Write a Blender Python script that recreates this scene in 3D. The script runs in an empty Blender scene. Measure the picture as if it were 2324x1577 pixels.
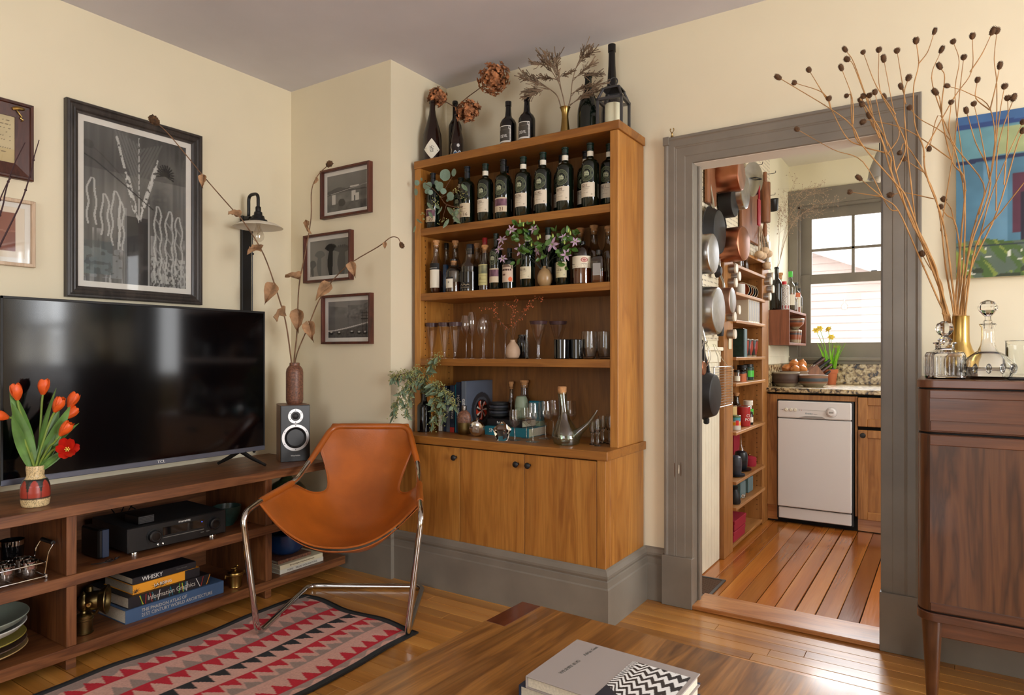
import bpy, bmesh, math, random
import numpy as np
from mathutils import Vector, Matrix
R = random.Random(11)
PI = math.pi
scene = bpy.context.scene
COL = scene.collection
# ------------------------------------------------------------------ camera
cam_d = bpy.data.cameras.new('camera')
cam = bpy.data.objects.new('camera', cam_d)
COL.objects.link(cam)
cam.location = (0, 0, 1.15)
cam.rotation_euler = (PI / 2, 0, math.asin(0.5476))
cam_d.sensor_width = 36.0
cam_d.lens = 1516.0 / 2324.0 * 36.0
cam_d.shift_y = 0.0058
cam_d.clip_start = 0.05
scene.camera = cam
# ------------------------------------------------------------------ world, daylight, exposure
world = bpy.data.worlds.new('overcast_sky')
scene.world = world
world.use_nodes = True
world.node_tree.nodes['Background'].inputs[0].default_value = (0.93, 0.96, 1.0, 1)
world.node_tree.nodes['Background'].inputs[1].default_value = 3.6
def area(name, loc, target, sx, sy, power, col=(1, 1, 1), spread=PI):
 d = bpy.data.lights.new(name, 'AREA')
 d.shape = 'RECTANGLE'; d.size = sx; d.size_y = sy; d.energy = power; d.color = col; d.spread = spread
 o = bpy.data.objects.new(name, d); COL.objects.link(o)
 o.location = loc
 o.rotation_euler = (Vector(target) - Vector(loc)).to_track_quat('-Z', 'Y').to_euler()
 return o
# daylight standing in the openings of the room's own windows
area('daylight_side_window', (3.06, 0.9, 1.5), (0, 0.9, 1.5), 1.5, 1.6, 105, (0.98, 0.985, 1.0))
area('daylight_end_window', (1.75, 3.2, 1.42), (1.75, 0, 1.42), 1.1, 1.7, 85, (0.95, 0.98, 1.0))
area('daylight_rear_window', (-0.6, -2.72, 1.5), (-0.6, 0, 1.45), 1.6, 1.6, 9, (0.98, 0.985, 1.0))
# open sky above the yard, shining down into the kitchen window
area('daylight_kitchen_sky', (-0.1, 8.2, 3.55), (-0.3, 4.2, 0.9), 3.0, 1.7, 420, (0.97, 0.98, 1.0))
area('fill_kitchen_side', (1.06, 4.0, 1.6), (-1.2, 4.0, 1.5), 1.3, 1.3, 15, (1.0, 0.98, 0.95))  # added fill lamp at an unseen side opening, no known window
vs = scene.view_settings
vs.view_transform = 'Standard'; vs.look = 'None'; vs.gamma = 1.0; vs.use_curve_mapping = False
vs.exposure = 0.28
cy = scene.cycles
cy.use_denoising = True
cy.max_bounces = 10; cy.diffuse_bounces = 4; cy.glossy_bounces = 3; cy.transmission_bounces = 10; cy.transparent_max_bounces = 24
cy.sample_clamp_indirect = 4.0; cy.blur_glossy = 0.5
cy.adaptive_threshold = 0.02
# ------------------------------------------------------------------ mesh helpers
class MB:
 def __init__(s): s.v = []; s.f = []; s.m = []
 def add(s, vs, fs, mi=0):
  n = len(s.v); s.v.extend([tuple(p) for p in vs])
  s.f.extend([tuple(i + n for i in f) for f in fs]); s.m.extend([mi] * len(fs)); return s
 def box(s, x0, x1, y0, y1, z0, z1, b=0.0, mi=0):
  if x0 > x1: x0, x1 = x1, x0
  if y0 > y1: y0, y1 = y1, y0
  if z0 > z1: z0, z1 = z1, z0
  b = min(b, (x1 - x0) * .45, (y1 - y0) * .45, (z1 - z0) * .45)
  if b <= 0:
   vs = [(x, y, z) for x in (x0, x1) for y in (y0, y1) for z in (z0, z1)]
   return s.add(vs, [(0, 1, 3, 2), (4, 6, 7, 5), (0, 4, 5, 1), (2, 3, 7, 6), (0, 2, 6, 4), (1, 5, 7, 3)], mi)
  lo = (x0, y0, z0); hi = (x1, y1, z1); ix = {}; vs = []
  for sx in (0, 1):
   for sy in (0, 1):
    for sz in (0, 1):
     sg = (sx, sy, sz)
     for k in range(3):
      p = []
      for a in range(3):
       e = hi[a] if sg[a] else lo[a]
       if a != k: e += -b if sg[a] else b
       p.append(e)
      ix[(sx, sy, sz, k)] = len(vs); vs.append(p)
  fs = []
  for k in range(3):
   a, c = [(1, 2), (0, 2), (0, 1)][k]
   for e in (0, 1):
    q = []
    for (u, w) in ((0, 0), (1, 0), (1, 1), (0, 1)):
     sg = [0, 0, 0]; sg[k] = e; sg[a] = u; sg[c] = w
     q.append(ix[tuple(sg) + (k,)])
    fs.append(q if (e == 1) == (k != 1) else q[::-1])
  for k in range(3):
   a, c = [(1, 2), (0, 2), (0, 1)][k]
   for u in (0, 1):
    for w in (0, 1):
     s0 = [0, 0, 0]; s0[a] = u; s0[c] = w; s1 = list(s0); s1[k] = 1
     q = [ix[tuple(s0) + (a,)], ix[tuple(s1) + (a,)], ix[tuple(s1) + (c,)], ix[tuple(s0) + (c,)]]
     fs.append(q)
  for sx in (0, 1):
   for sy in (0, 1):
    for sz in (0, 1):
     fs.append([ix[(sx, sy, sz, 0)], ix[(sx, sy, sz, 1)], ix[(sx, sy, sz, 2)]])
  return s.add(vs, fs, mi)
 def lathe(s, prof, seg=24, c=(0, 0, 0), M=None, mi=0, sq=0.0, a0=0.0):
  """prof: list of (r,z); r==0 ends collapse. sq>0 squares the section off"""
  vs = []; rings = []
  for r, z in prof:
   if r <= 1e-6:
    rings.append([len(vs)]); vs.append((0, 0, z))
   else:
    ring = []
    for i in range(seg):
     a = 2 * PI * i / seg + a0; ca, sa = math.cos(a), math.sin(a)
     k = r
     if sq: k = r / (abs(ca) ** sq + abs(sa) ** sq) ** (1.0 / sq)
     ring.append(len(vs)); vs.append((k * ca, k * sa, z))
    rings.append(ring)
  fs = []
  for A, B in zip(rings[:-1], rings[1:]):
   if len(A) == 1 and len(B) == 1: continue
   for i in range(seg):
    j = (i + 1) % seg
    if len(A) == 1: fs.append((A[0], B[i], B[j])[::-1])
    elif len(B) == 1: fs.append((A[i], A[j], B[0]))
    else: fs.append((A[i], A[j], B[j], B[i]))
  P = [Vector(v) for v in vs]
  if M is not None: P = [M @ p for p in P]
  return s.add([(p[0] + c[0], p[1] + c[1], p[2] + c[2]) for p in P], fs, mi)
 def tube(s, pts, r, seg=8, closed=False, mi=0, caps=True, flat=1.0):
  P = [Vector(p) for p in pts]; n = len(P)
  rr = list(r) if hasattr(r, '__len__') else [r] * n
  T = []
  for i in range(n):
   if closed: t = P[(i + 1) % n] - P[(i - 1) % n]
   else: t = P[min(i + 1, n - 1)] - P[max(i - 1, 0)]
   T.append(t.normalized() if t.length > 1e-9 else Vector((0, 0, 1)))
  up = Vector((0, 0, 1)) if abs(T[0].z) < .9 else Vector((1, 0, 0))
  nrm = (up - T[0] * up.dot(T[0])).normalized()
  vs = []; fs = []
  for i in range(n):
   nrm = nrm - T[i] * nrm.dot(T[i])
   if nrm.length < 1e-6: nrm = T[i].orthogonal()
   nrm.normalize(); bn = T[i].cross(nrm)
   for k in range(seg):
    a = 2 * PI * k / seg
    vs.append(P[i] + nrm * (math.cos(a) * rr[i]) + bn * (math.sin(a) * rr[i] * flat))
  m = n if closed else n - 1
  for i in range(m):
   j = (i + 1) % n
   for k in range(seg):
    l = (k + 1) % seg
    fs.append((i * seg + k, i * seg + l, j * seg + l, j * seg + k))
  if not closed and caps:
   fs.append(tuple(range(seg))[::-1]); fs.append(tuple((n - 1) * seg + k for k in range(seg)))
  return s.add(vs, fs, mi)
 def prism(s, poly, h0, h1, fr=None, mi=0):
  """poly in (u,v), extruded along w from h0 to h1; fr maps (u,v,w)->xyz"""
  fr = fr or (lambda u, v, w: (u, v, w)); n = len(poly)
  vs = [fr(u, v, h0) for u, v in poly] + [fr(u, v, h1) for u, v in poly]
  fs = [tuple(range(n))[::-1], tuple(range(n, 2 * n))]
  fs += [(i, (i + 1) % n, n + (i + 1) % n, n + i) for i in range(n)]
  return s.add(vs, fs, mi)
 def loft(s, rows, closed=False, mi=0):
  n = len(rows[0]); vs = [p for r in rows for p in r]; fs = []
  for i in range(len(rows) - 1):
   for k in range(n if closed else n - 1):
    l = (k + 1) % n
    fs.append((i * n + k, i * n + l, (i + 1) * n + l, (i + 1) * n + k))
  return s.add(vs, fs, mi)
 def ball(s, c, r, seg=10, rings=6, sc=(1, 1, 1), mi=0):
  prof = [(math.sin(PI * i / rings) * r, -math.cos(PI * i / rings) * r) for i in range(rings + 1)]
  return s.lathe(prof, seg, c, Matrix.Diagonal((sc[0], sc[1], sc[2])), mi)
 def mesh(s, name, mats, smooth=35, recalc=True):
  me = bpy.data.meshes.new(name)
  me.from_pydata(s.v, [], s.f)
  for m in (mats if isinstance(mats, (list, tuple)) else [mats]):
   me.materials.append(MT[m] if isinstance(m, str) else m)
  if any(s.m): me.polygons.foreach_set('material_index', s.m)
  if recalc:
   bm = bmesh.new(); bm.from_mesh(me); bmesh.ops.recalc_face_normals(bm, faces=bm.faces); bm.to_mesh(me); bm.free()
  if smooth:
   me.polygons.foreach_set('use_smooth', [True] * len(me.polygons))
   me.set_sharp_from_angle(angle=math.radians(smooth))
  me.update()
  return me
 def build(s, name, mats, parent=None, smooth=35, label=None, loc=None, recalc=True):
  o = bpy.data.objects.new(name, s.mesh(name, mats, smooth, recalc)); COL.objects.link(o)
  if parent is not None: o.parent = parent
  if label: o['label'] = label
  if loc is not None: o.location = loc
  return o
def link(name, me, parent=None, loc=(0, 0, 0), rot=None, sc=None):
 o = bpy.data.objects.new(name, me); COL.objects.link(o)
 if parent is not None: o.parent = parent
 o.location = loc
 if rot is not None: o.rotation_euler = rot
 if sc is not None: o.scale = sc if hasattr(sc, '__len__') else (sc, sc, sc)
 return o
def tag(o, label=None, cat=None, group=None, kind=None):
 if label: o['label'] = label
 if cat: o['category'] = cat
 if group: o['group'] = group
 if kind: o['kind'] = kind
 return o
def thing(name, label, cat, loc=(0, 0, 0), rz=0.0, group=None):
 o = bpy.data.objects.new(name, None); COL.objects.link(o)
 o.location = loc; o.rotation_euler = (0, 0, rz); o.empty_display_size = .05
 return tag(o, label, cat, group)
def copy_tree(o, parent=None):
 c = o.copy(); COL.objects.link(c); c.parent = parent
 for ch in list(o.children): copy_tree(ch, c)
 return c
def struct(o, label=None, cat=None):
 o['kind'] = 'structure'
 if label: o['label'] = label
 if cat: o['category'] = cat
 return o
def smoothpath(pts, n=6, closed=False):
 P = [Vector(p) for p in pts]; out = []; m = len(P)
 for i in range(m if closed else m - 1):
  p1, p2 = P[i], P[(i + 1) % m]
  p0 = P[(i - 1) % m] if (closed or i > 0) else p1 * 2 - p2
  p3 = P[(i + 2) % m] if (closed or i + 2 < m) else p2 * 2 - p1
  for k in range(n):
   t = k / n
   out.append(0.5 * ((2 * p1) + (p2 - p0) * t + (2 * p0 - 5 * p1 + 4 * p2 - p3) * t * t + (3 * p1 - p0 - 3 * p2 + p3) * t ** 3))
 if not closed: out.append(P[-1])
 return out
def fillet(pts, r, n=5, closed=False):
 """straight runs with rounded corners"""
 P = [Vector(p) for p in pts]; out = []; m = len(P)
 for i in range(m):
  if not closed and i in (0, m - 1): out.append(P[i]); continue
  a, b, c = P[(i - 1) % m], P[i], P[(i + 1) % m]
  d1 = (a - b); d2 = (c - b); rr = min(r, d1.length * .49, d2.length * .49)
  p = b + d1.normalized() * rr; q = b + d2.normalized() * rr
  for k in range(n + 1):
   t = k / n; out.append((1 - t) ** 2 * p + 2 * t * (1 - t) * b + t * t * q)
 return out
# ------------------------------------------------------------------ materials
MT = {}
def lin(c):
 c = c / 255.0
 return c / 12.92 if c <= .04045 else ((c + .055) / 1.055) ** 2.4
def L3(c): return (lin(c[0]), lin(c[1]), lin(c[2]), 1.0)
class NT:
 def __init__(s, name):
  s.m = bpy.data.materials.new(name); s.m.use_nodes = True; s.t = s.m.node_tree
  s.b = s.t.nodes['Principled BSDF']; MT[name] = s.m
 def n(s, typ, **kw):
  o = s.t.nodes.new('ShaderNode' + typ)
  for k, v in kw.items():
   if k.startswith('i_'):
    key = k[2:]; o.inputs[int(key) if key.isdigit() else key.replace('_', ' ')].default_value = v
   else: setattr(o, k, v)
  return o
 def l(s, a, b): s.t.links.new(a, b)
 def set(s, **kw):
  for k, v in kw.items(): s.b.inputs[k.replace('_', ' ')].default_value = v
 def coords(s, scale=(1, 1, 1), rot=(0, 0, 0), src='Object', rnd=False):
  tc = s.n('TexCoord'); mp = s.n('Mapping'); mp.inputs['Scale'].default_value = scale; mp.inputs['Rotation'].default_value = rot
  s.l(tc.outputs[src], mp.inputs[0])
  if rnd:
   oi = s.n('ObjectInfo'); ml = s.n('Math', operation='MULTIPLY'); ml.inputs[1].default_value = 37.0
   s.l(oi.outputs['Random'], ml.inputs[0]); cb = s.n('CombineXYZ')
   for i in range(3): s.l(ml.outputs[0], cb.inputs[i])
   s.l(cb.outputs[0], mp.inputs['Location'])
  return mp.outputs[0]
 def ramp(s, fac, stops, interp='LINEAR'):
  r = s.n('ValToRGB'); r.color_ramp.interpolation = interp; e = r.color_ramp.elements
  while len(e) < len(stops): e.new(.5)
  for el, (p, c) in zip(e, stops): el.position = p; el.color = L3(c) if max(c) > 1.001 else (c[0], c[1], c[2], 1)
  s.l(fac, r.inputs[0]); return r.outputs[0]
 def mix(s, fac, a, b, mode='MIX'):
  m = s.n('Mix', data_type='RGBA', blend_type=mode)
  if isinstance(fac, (int, float)): m.inputs[0].default_value = fac
  else: s.l(fac, m.inputs[0])
  for i, x in ((6, a), (7, b)):
   if isinstance(x, (tuple, list)): m.inputs[i].default_value = L3(x)
   else: s.l(x, m.inputs[i])
  return m.outputs[2]
 def bump(s, h, strength=.2, dist=.01):
  b = s.n('Bump'); b.inputs['Strength'].default_value = strength; b.inputs['Distance'].default_value = dist
  s.l(h, b.inputs['Height']); s.l(b.outputs[0], s.b.inputs['Normal'])
def plain(name, c, rough=.5, metal=0.0, spec=.5, var=0.0, vscale=8.0, bump=0.0, bscale=60.0, coat=0.0):
 t = NT(name); t.set(Roughness=rough, Metallic=metal, Base_Color=L3(c)); t.b.inputs['Specular IOR Level'].default_value = spec
 if coat: t.b.inputs['Coat Weight'].default_value = coat; t.b.inputs['Coat Roughness'].default_value = .05
 if var or bump: co = t.coords()
 if var:
  nz = t.n('TexNoise', i_Scale=vscale, i_Detail=5.0); t.l(co, nz.inputs['Vector'])
  lo = tuple(max(0, x * (1 - var)) for x in c); hi = tuple(min(255, x * (1 + var)) for x in c)
  t.l(t.ramp(nz.outputs[0], [(.3, lo), (.7, hi)]), t.b.inputs['Base Color'])
 if bump:
  nb = t.n('TexNoise', i_Scale=bscale, i_Detail=6.0); t.l(co, nb.inputs['Vector']); t.bump(nb.outputs[0], bump, .004)
 return t.m
def wood(name, dark, mid, light, axis='x', scale=1.0, rough=.42, rings=.5, rnd=True, bump=.08, plankvar=.0, coat=0.0, dist=.5, fibre=.26, along=.9):
 t = NT(name); t.set(Roughness=rough)
 st = {'x': (along, 9, 9), 'y': (9, along, 9), 'z': (9, 9, along)}[axis]
 co = t.coords(tuple(v * scale for v in st), rnd=rnd)
 n1 = t.n('TexNoise', i_Scale=1.3, i_Detail=4.0, i_Distortion=dist); t.l(co, n1.inputs['Vector'])
 # cathedral figure: stretched noise folded into bands
 mm = t.n('Math', operation='MULTIPLY'); mm.inputs[1].default_value = 7.0; t.l(n1.outputs[0], mm.inputs[0])
 fr = t.n('Math', operation='PINGPONG'); fr.inputs[1].default_value = .5; t.l(mm.outputs[0], fr.inputs[0])
 m2 = t.n('Math', operation='MULTIPLY'); m2.inputs[1].default_value = 2.0; t.l(fr.outputs[0], m2.inputs[0])
 fs = {'x': (3, 90, 90), 'y': (90, 3, 90), 'z': (90, 90, 3)}[axis]
 co2 = t.coords(tuple(v * scale for v in fs), rnd=rnd)
 n2 = t.n('TexNoise', i_Scale=2.2, i_Detail=5.0); t.l(co2, n2.inputs['Vector'])
 base = t.ramp(n1.outputs[0], [(.28, dark), (.5, mid), (.75, light)])
 ring = t.ramp(m2.outputs[0], [(0.0, dark), (.45, mid), (1.0, light)])
 c1 = t.mix(rings, base, ring)
 fib = t.ramp(n2.outputs[0], [(.3, (150, 140, 130)), (.62, (255, 255, 255))])
 c2 = t.mix(fibre, c1, fib, 'MULTIPLY')
 if plankvar:
  oi = t.n('ObjectInfo'); r = t.ramp(oi.outputs['Random'], [(0, (255 * (1 - plankvar),) * 3), (.5, (235, 235, 235)), (1, (255, 255, 255))])
  c2 = t.mix(1.0, c2, r, 'MULTIPLY')
 t.l(c2, t.b.inputs['Base Color'])
 rr = t.n('MapRange', i_3=rough - .06, i_4=rough + .1); t.l(n2.outputs[0], rr.inputs[0]); t.l(rr.outputs[0], t.b.inputs['Roughness'])
 if bump: t.bump(n2.outputs[0], bump, .003)
 if coat: t.b.inputs['Coat Weight'].default_value = coat; t.b.inputs['Coat Roughness'].default_value = .12
 return t.m
def glass(name, c=(255, 255, 255), rough=0.0, ior=1.47):
 t = NT(name); t.set(Base_Color=L3(c), Roughness=rough, IOR=ior); t.b.inputs['Transmission Weight'].default_value = 1.0
 return t.m
def thin_glass(name, c=(255, 255, 255), refl=1.0, rough=.02):
 """single-wall clear pane: transparent with a Fresnel sheen"""
 t = NT(name); t.t.nodes.remove(t.b)
 out = [n for n in t.t.nodes if n.type == 'OUTPUT_MATERIAL'][0]
 tr = t.n('BsdfTransparent'); tr.inputs[0].default_value = L3(c)
 gl = t.n('BsdfGlossy'); gl.inputs['Roughness'].default_value = rough
 lw = t.n('LayerWeight'); pw = t.n('Math', operation='POWER'); pw.inputs[1].default_value = 5.0; t.l(lw.outputs['Facing'], pw.inputs[0])
 mu = t.n('Math', operation='MULTIPLY_ADD', use_clamp=True); mu.inputs[1].default_value = .9; mu.inputs[2].default_value = .045 * refl; t.l(pw.outputs[0], mu.inputs[0])
 mx = t.n('MixShader'); t.l(mu.outputs[0], mx.inputs[0]); t.l(tr.outputs[0], mx.inputs[1]); t.l(gl.outputs[0], mx.inputs[2])
 t.l(mx.outputs[0], out.inputs[0]); return t.m
def printed(name, rough=.6, coat=0.0):
 t = NT(name); t.set(Roughness=rough); a = t.n('Attribute', attribute_name='ink'); t.l(a.outputs['Color'], t.b.inputs['Base Color'])
 if coat: t.b.inputs['Coat Weight'].default_value = coat
 return t.m
# flat print: a grid whose vertices carry ink colours
def inked(name, mat, parent, pos, col, nx, ny, label=None, smooth=True):
 U, V = np.meshgrid(np.linspace(0, 1, nx), np.linspace(0, 1, ny))
 X, Y, Z = pos(U, V)
 co = np.stack([X + 0 * U, Y + 0 * U, Z + 0 * U], -1).reshape(-1, 3)
 i = np.arange(nx * ny).reshape(ny, nx)
 q = np.stack([i[:-1, :-1], i[:-1, 1:], i[1:, 1:], i[1:, :-1]], -1).reshape(-1, 4)
 me = bpy.data.meshes.new(name); me.from_pydata(co.tolist(), [], q.tolist())
 c = np.clip(np.asarray(col(U, V), dtype=float), 0, 1).reshape(-1, 3)
 c = np.where(c <= .04045, c / 12.92, ((c + .055) / 1.055) ** 2.4)
 at = me.color_attributes.new('ink', 'FLOAT_COLOR', 'POINT')
 at.data.foreach_set('color', np.concatenate([c, np.ones((len(c), 1))], 1).astype(np.float32).ravel())
 me.materials.append(MT[mat])
 if smooth: me.polygons.foreach_set('use_smooth', [True] * len(me.polygons))
 o = bpy.data.objects.new(name, me); COL.objects.link(o)
 if parent is not None: o.parent = parent
 if label: o['label'] = label
 return o
def ink0(U, c): return np.ones(U.shape + (3,)) * (np.array(c, float) / 255.0)
def put(img, mask, c, a=1.0):
 m = (mask.astype(float) * a)[..., None]; img[:] = img * (1 - m) + (np.array(c, float) / 255.0) * m; return img
def seg_mask(U, V, x0, y0, x1, y1, w, asp=1.0):
 """distance to a segment < w (in V units); asp = width/height"""
 ux, vy = U * asp, V; x0 *= asp; x1 *= asp
 dx, dy = x1 - x0, y1 - y0; L = dx * dx + dy * dy + 1e-12
 t = np.clip(((ux - x0) * dx + (vy - y0) * dy) / L, 0, 1)
 return np.hypot(ux - x0 - t * dx, vy - y0 - t * dy) < w
def poly_mask(U, V, pts):
 m = np.zeros(U.shape, bool); n = len(pts)
 for i in range(n):
  x0, y0 = pts[i]; x1, y1 = pts[(i + 1) % n]
  if abs(y1 - y0) < 1e-12: continue
  m ^= ((V < y0) != (V < y1)) & (U < (x1 - x0) * (V - y0) / (y1 - y0) + x0)
 return m
def vnoise(U, V, fx, fy, seed=0):
 rs = np.random.RandomState(seed); g = rs.rand(int(fy) + 3, int(fx) + 3)
 x = U * fx; y = V * fy; xi = np.clip(x.astype(int), 0, int(fx)); yi = np.clip(y.astype(int), 0, int(fy)); fx_ = x - xi; fy_ = y - yi
 fx_ = fx_ * fx_ * (3 - 2 * fx_); fy_ = fy_ * fy_ * (3 - 2 * fy_)
 return (g[yi, xi] * (1 - fx_) + g[yi, xi + 1] * fx_) * (1 - fy_) + (g[yi + 1, xi] * (1 - fx_) + g[yi + 1, xi + 1] * fx_) * fy_
# lettering
def text(body, size, mat, parent, origin, right, up, align='CENTER', sx=1.0, bend=None, ext=.0004, name='lettering', sp=1.0, label=None):
 """letters laid on the plane (right, up); bend=(axis point xy, radius, z0) wraps them round an upright cylinder"""
 cu = bpy.data.curves.new(name, 'FONT'); cu.body = body; cu.size = size; cu.align_x = align; cu.align_y = 'CENTER'
 cu.extrude = ext; cu.resolution_u = 2; cu.space_character = sp; cu.space_line = .95
 tmp = bpy.data.objects.new('tmp', cu); me = bpy.data.meshes.new_from_object(tmp); bpy.data.objects.remove(tmp); bpy.data.curves.remove(cu)
 me.materials.clear(); me.materials.append(MT[mat]); me.name = name
 o = bpy.data.objects.new(name, me)
 if bend is None:
  r = Vector(right).normalized(); u = Vector(up).normalized(); w = r.cross(u)
  M = Matrix(((r.x * sx, u.x, w.x, origin[0]), (r.y * sx, u.y, w.y, origin[1]), (r.z * sx, u.z, w.z, origin[2]), (0, 0, 0, 1)))
  COL.objects.link(o)
  if parent is not None: o.parent = parent
  o.matrix_local = M
 else:
  ang, rad, z0 = bend
  for v in me.vertices:
   a = ang + v.co.x * sx / rad; rr = rad + .0005 + v.co.z
   v.co = Vector((rr * math.cos(a), rr * math.sin(a), z0 + v.co.y))
  COL.objects.link(o)
  if parent is not None: o.parent = parent
 if label: o['label'] = label
 return o
# ------------------------------------------------------------------ the palette
plain('wall_paint', (228, 217, 188), .75, var=.02, vscale=1.5, bump=.05, bscale=25)
plain('kitchen_paint', (228, 220, 192), .7, var=.02, vscale=1.5)
plain('ceiling_paint', (214, 213, 220), .85, var=.03, vscale=2)
plain('trim_paint', (121, 113, 101), .42, var=.06, vscale=6, bump=.06, bscale=30)
plain('white_paint', (226, 220, 208), .5)
plain('cream_board', (232, 224, 200), .55, var=.04, vscale=5)
plain('black_gap', (12, 9, 7), .9)
wood('oak', (138, 84, 30), (170, 112, 46), (190, 134, 62), 'z', 1.0, .38, .35)
wood('oak_x', (118, 70, 22), (148, 94, 36), (168, 114, 48), 'x', 1.0, .38, .3)
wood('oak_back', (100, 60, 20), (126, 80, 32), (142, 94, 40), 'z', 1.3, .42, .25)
wood('walnut_y', (72, 38, 18), (114, 68, 36), (142, 92, 54), 'y', 1.2, .4, .45)
wood('walnut_z', (72, 38, 18), (114, 68, 36), (142, 92, 54), 'z', 1.2, .4, .4)
wood('mahogany_x', (60, 33, 19), (90, 52, 31), (110, 67, 42), 'x', 1.0, .34, .3, coat=.25)
wood('mahogany_z', (46, 25, 14), (82, 48, 27), (102, 64, 37), 'z', .7, .34, .6, coat=.25, dist=.9)
wood('pine_floor', (158, 100, 40), (196, 134, 60), (216, 158, 82), 'x', 1.0, .3, .1, plankvar=.14, coat=.4, dist=.15, fibre=.18, along=.3)
wood('fir_floor', (158, 82, 28), (194, 116, 46), (214, 142, 66), 'y', .8, .2, .05, plankvar=.28, coat=.5, dist=.1, fibre=.16, along=.25)
wood('table_wood', (66, 36, 14), (138, 90, 40), (178, 124, 62), 'y', .9, .3, .3, rnd=False, coat=.45, dist=.9, fibre=.45)
wood('patch_wood', (60, 24, 12), (92, 42, 22), (120, 62, 36), 'y', 1.2, .2, .3, coat=.6)
wood('threshold_wood', (142, 82, 34), (186, 122, 66), (206, 150, 96), 'x', 1.2, .3, .3, coat=.2)
wood('kitchen_oak', (122, 76, 32), (160, 106, 52), (180, 128, 72), 'z', 1.1, .4, .4)
wood('kitchen_oak_y', (138, 90, 44), (176, 122, 68), (196, 146, 92), 'y', 1.1, .4, .3)
wood('reddish_wood', (96, 52, 32), (126, 72, 46), (146, 88, 58), 'z', 1.4, .45, .3)
wood('cutting_wood', (96, 56, 32), (130, 80, 48), (154, 102, 66), 'z', 1.2, .5, .4)
wood('dark_frame', (34, 30, 28), (56, 50, 46), (76, 68, 62), 'z', 1.5, .4, .3)
wood('brown_frame', (44, 22, 14), (72, 36, 24), (96, 52, 36), 'z', 1.5, .4, .3)
wood('pale_frame', (176, 146, 116), (206, 178, 148), (222, 198, 170), 'z', 1.5, .5, .3)
wood('photo_frame', (54, 22, 12), (84, 38, 24), (106, 54, 36), 'z', 2.0, .4, .3)
plain('chrome', (205, 203, 200), .09, 1.0)
plain('steel', (176, 174, 170), .24, 1.0, var=.06, vscale=20)
plain('brushed_steel', (172, 169, 167), .36, 1.0, var=.05, vscale=30)
plain('copper', (170, 112, 86), .3, 1.0, var=.12, vscale=7)
plain('copper_dull', (168, 132, 116), .42, 1.0, var=.1, vscale=12)
plain('brass', (158, 130, 74), .3, 1.0, var=.18, vscale=9)
plain('brass_dark', (116, 100, 64), .34, 1.0, var=.25, vscale=10)
plain('gold', (192, 160, 92), .26, 1.0, var=.1, vscale=6)
plain('iron', (38, 37, 38), .48, .3, var=.2, vscale=20, bump=.1, bscale=120)
plain('black_metal', (22, 22, 23), .42, .2)
plain('black_plastic', (11, 11, 12), .35)
plain('satin_black', (16, 16, 18), .55)
plain('gloss_black', (8, 8, 9), .06, coat=.5)
plain('grey_metal', (78, 77, 78), .42, .7)
plain('bezel_grey', (112, 116, 130), .3, .6)
plain('tv_screen', (4, 4, 6), .09, spec=.5)
plain('leather', (164, 86, 27), .31, var=.1, vscale=5, bump=.12, bscale=140)
plain('leather_back', (150, 84, 36), .7, var=.1)
plain('paper', (226, 220, 202), .8)
plain('cream_paper', (214, 204, 172), .8)
plain('page_edge', (206, 196, 176), .85, var=.06, vscale=200)
plain('mat_board', (226, 222, 212), .8)
plain('ink_black', (18, 17, 17), .7)
plain('ink_grey', (92, 88, 82), .7)
plain('ink_white', (226, 224, 218), .7)
plain('ink_brown', (92, 62, 40), .7)
plain('ink_red', (170, 40, 30), .7)
plain('silver_ink', (196, 190, 178), .5, .3)
plain('cork', (186, 136, 88), .8, var=.12, vscale=80)
plain('candle_wax', (232, 226, 194), .5)
plain('seed_brown', (86, 60, 36), .9, var=.3, vscale=60, bump=.6, bscale=200)
plain('stalk_tan', (168, 124, 72), .7, var=.15, vscale=20)
plain('stalk_brown', (116, 86, 62), .8, var=.2, vscale=25)
plain('stalk_purple', (58, 32, 36), .6)
plain('dry_leaf', (150, 116, 84), .85, var=.28, vscale=25)
plain('dry_hydrangea', (160, 106, 68), .85, var=.35, vscale=30)
plain('dry_grass', (118, 98, 78), .9, var=.2, vscale=30)
plain('straw', (176, 150, 126), .8)
plain('euca_leaf', (112, 134, 116), .55, var=.18, vscale=14)
plain('euca_leaf_long', (104, 122, 96), .55, var=.22, vscale=14)
plain('euca_berry', (142, 142, 84), .6, var=.2, vscale=60)
plain('green_leaf', (62, 94, 30), .45, var=.3, vscale=18)
plain('lime_bud', (168, 186, 92), .5)
plain('clematis', (178, 150, 172), .55, var=.2, vscale=30)
plain('tulip_leaf', (86, 122, 58), .42, var=.18, vscale=14)
plain('tulip_stem', (122, 146, 58), .45, var=.1)
plain('tulip_petal', (222, 84, 26), .42, var=.22, vscale=22)
plain('tulip_open', (184, 22, 12), .4, var=.15, vscale=20)
plain('daffodil_leaf', (128, 184, 46), .45)
plain('daffodil', (238, 214, 92), .5)
plain('onion', (196, 124, 66), .3, var=.15, vscale=25)
plain('garlic', (206, 178, 146), .7, var=.1, vscale=40)
plain('terracotta', (186, 104, 64), .75, var=.08)
plain('speckled', (190, 170, 132), .55, var=.35, vscale=260)
plain('brown_glaze', (112, 74, 56), .45, var=.3, vscale=120)
plain('tan_glaze', (158, 128, 88), .3)
plain('pink_glaze', (178, 150, 124), .55)
plain('red_glaze', (158, 62, 44), .4)
plain('green_glaze', (38, 62, 56), .3, var=.15, vscale=40)
plain('green_black', (28, 38, 32), .4)
plain('dark_green', (40, 48, 28), .2)
plain('blue_enamel', (22, 52, 96), .22)
plain('slate_glaze', (54, 58, 68), .38)
plain('plate_green', (136, 144, 130), .32)
plain('plate_white', (206, 204, 196), .35)
plain('plate_olive', (150, 138, 62), .35)
plain('plate_tan', (178, 148, 98), .4)
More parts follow.
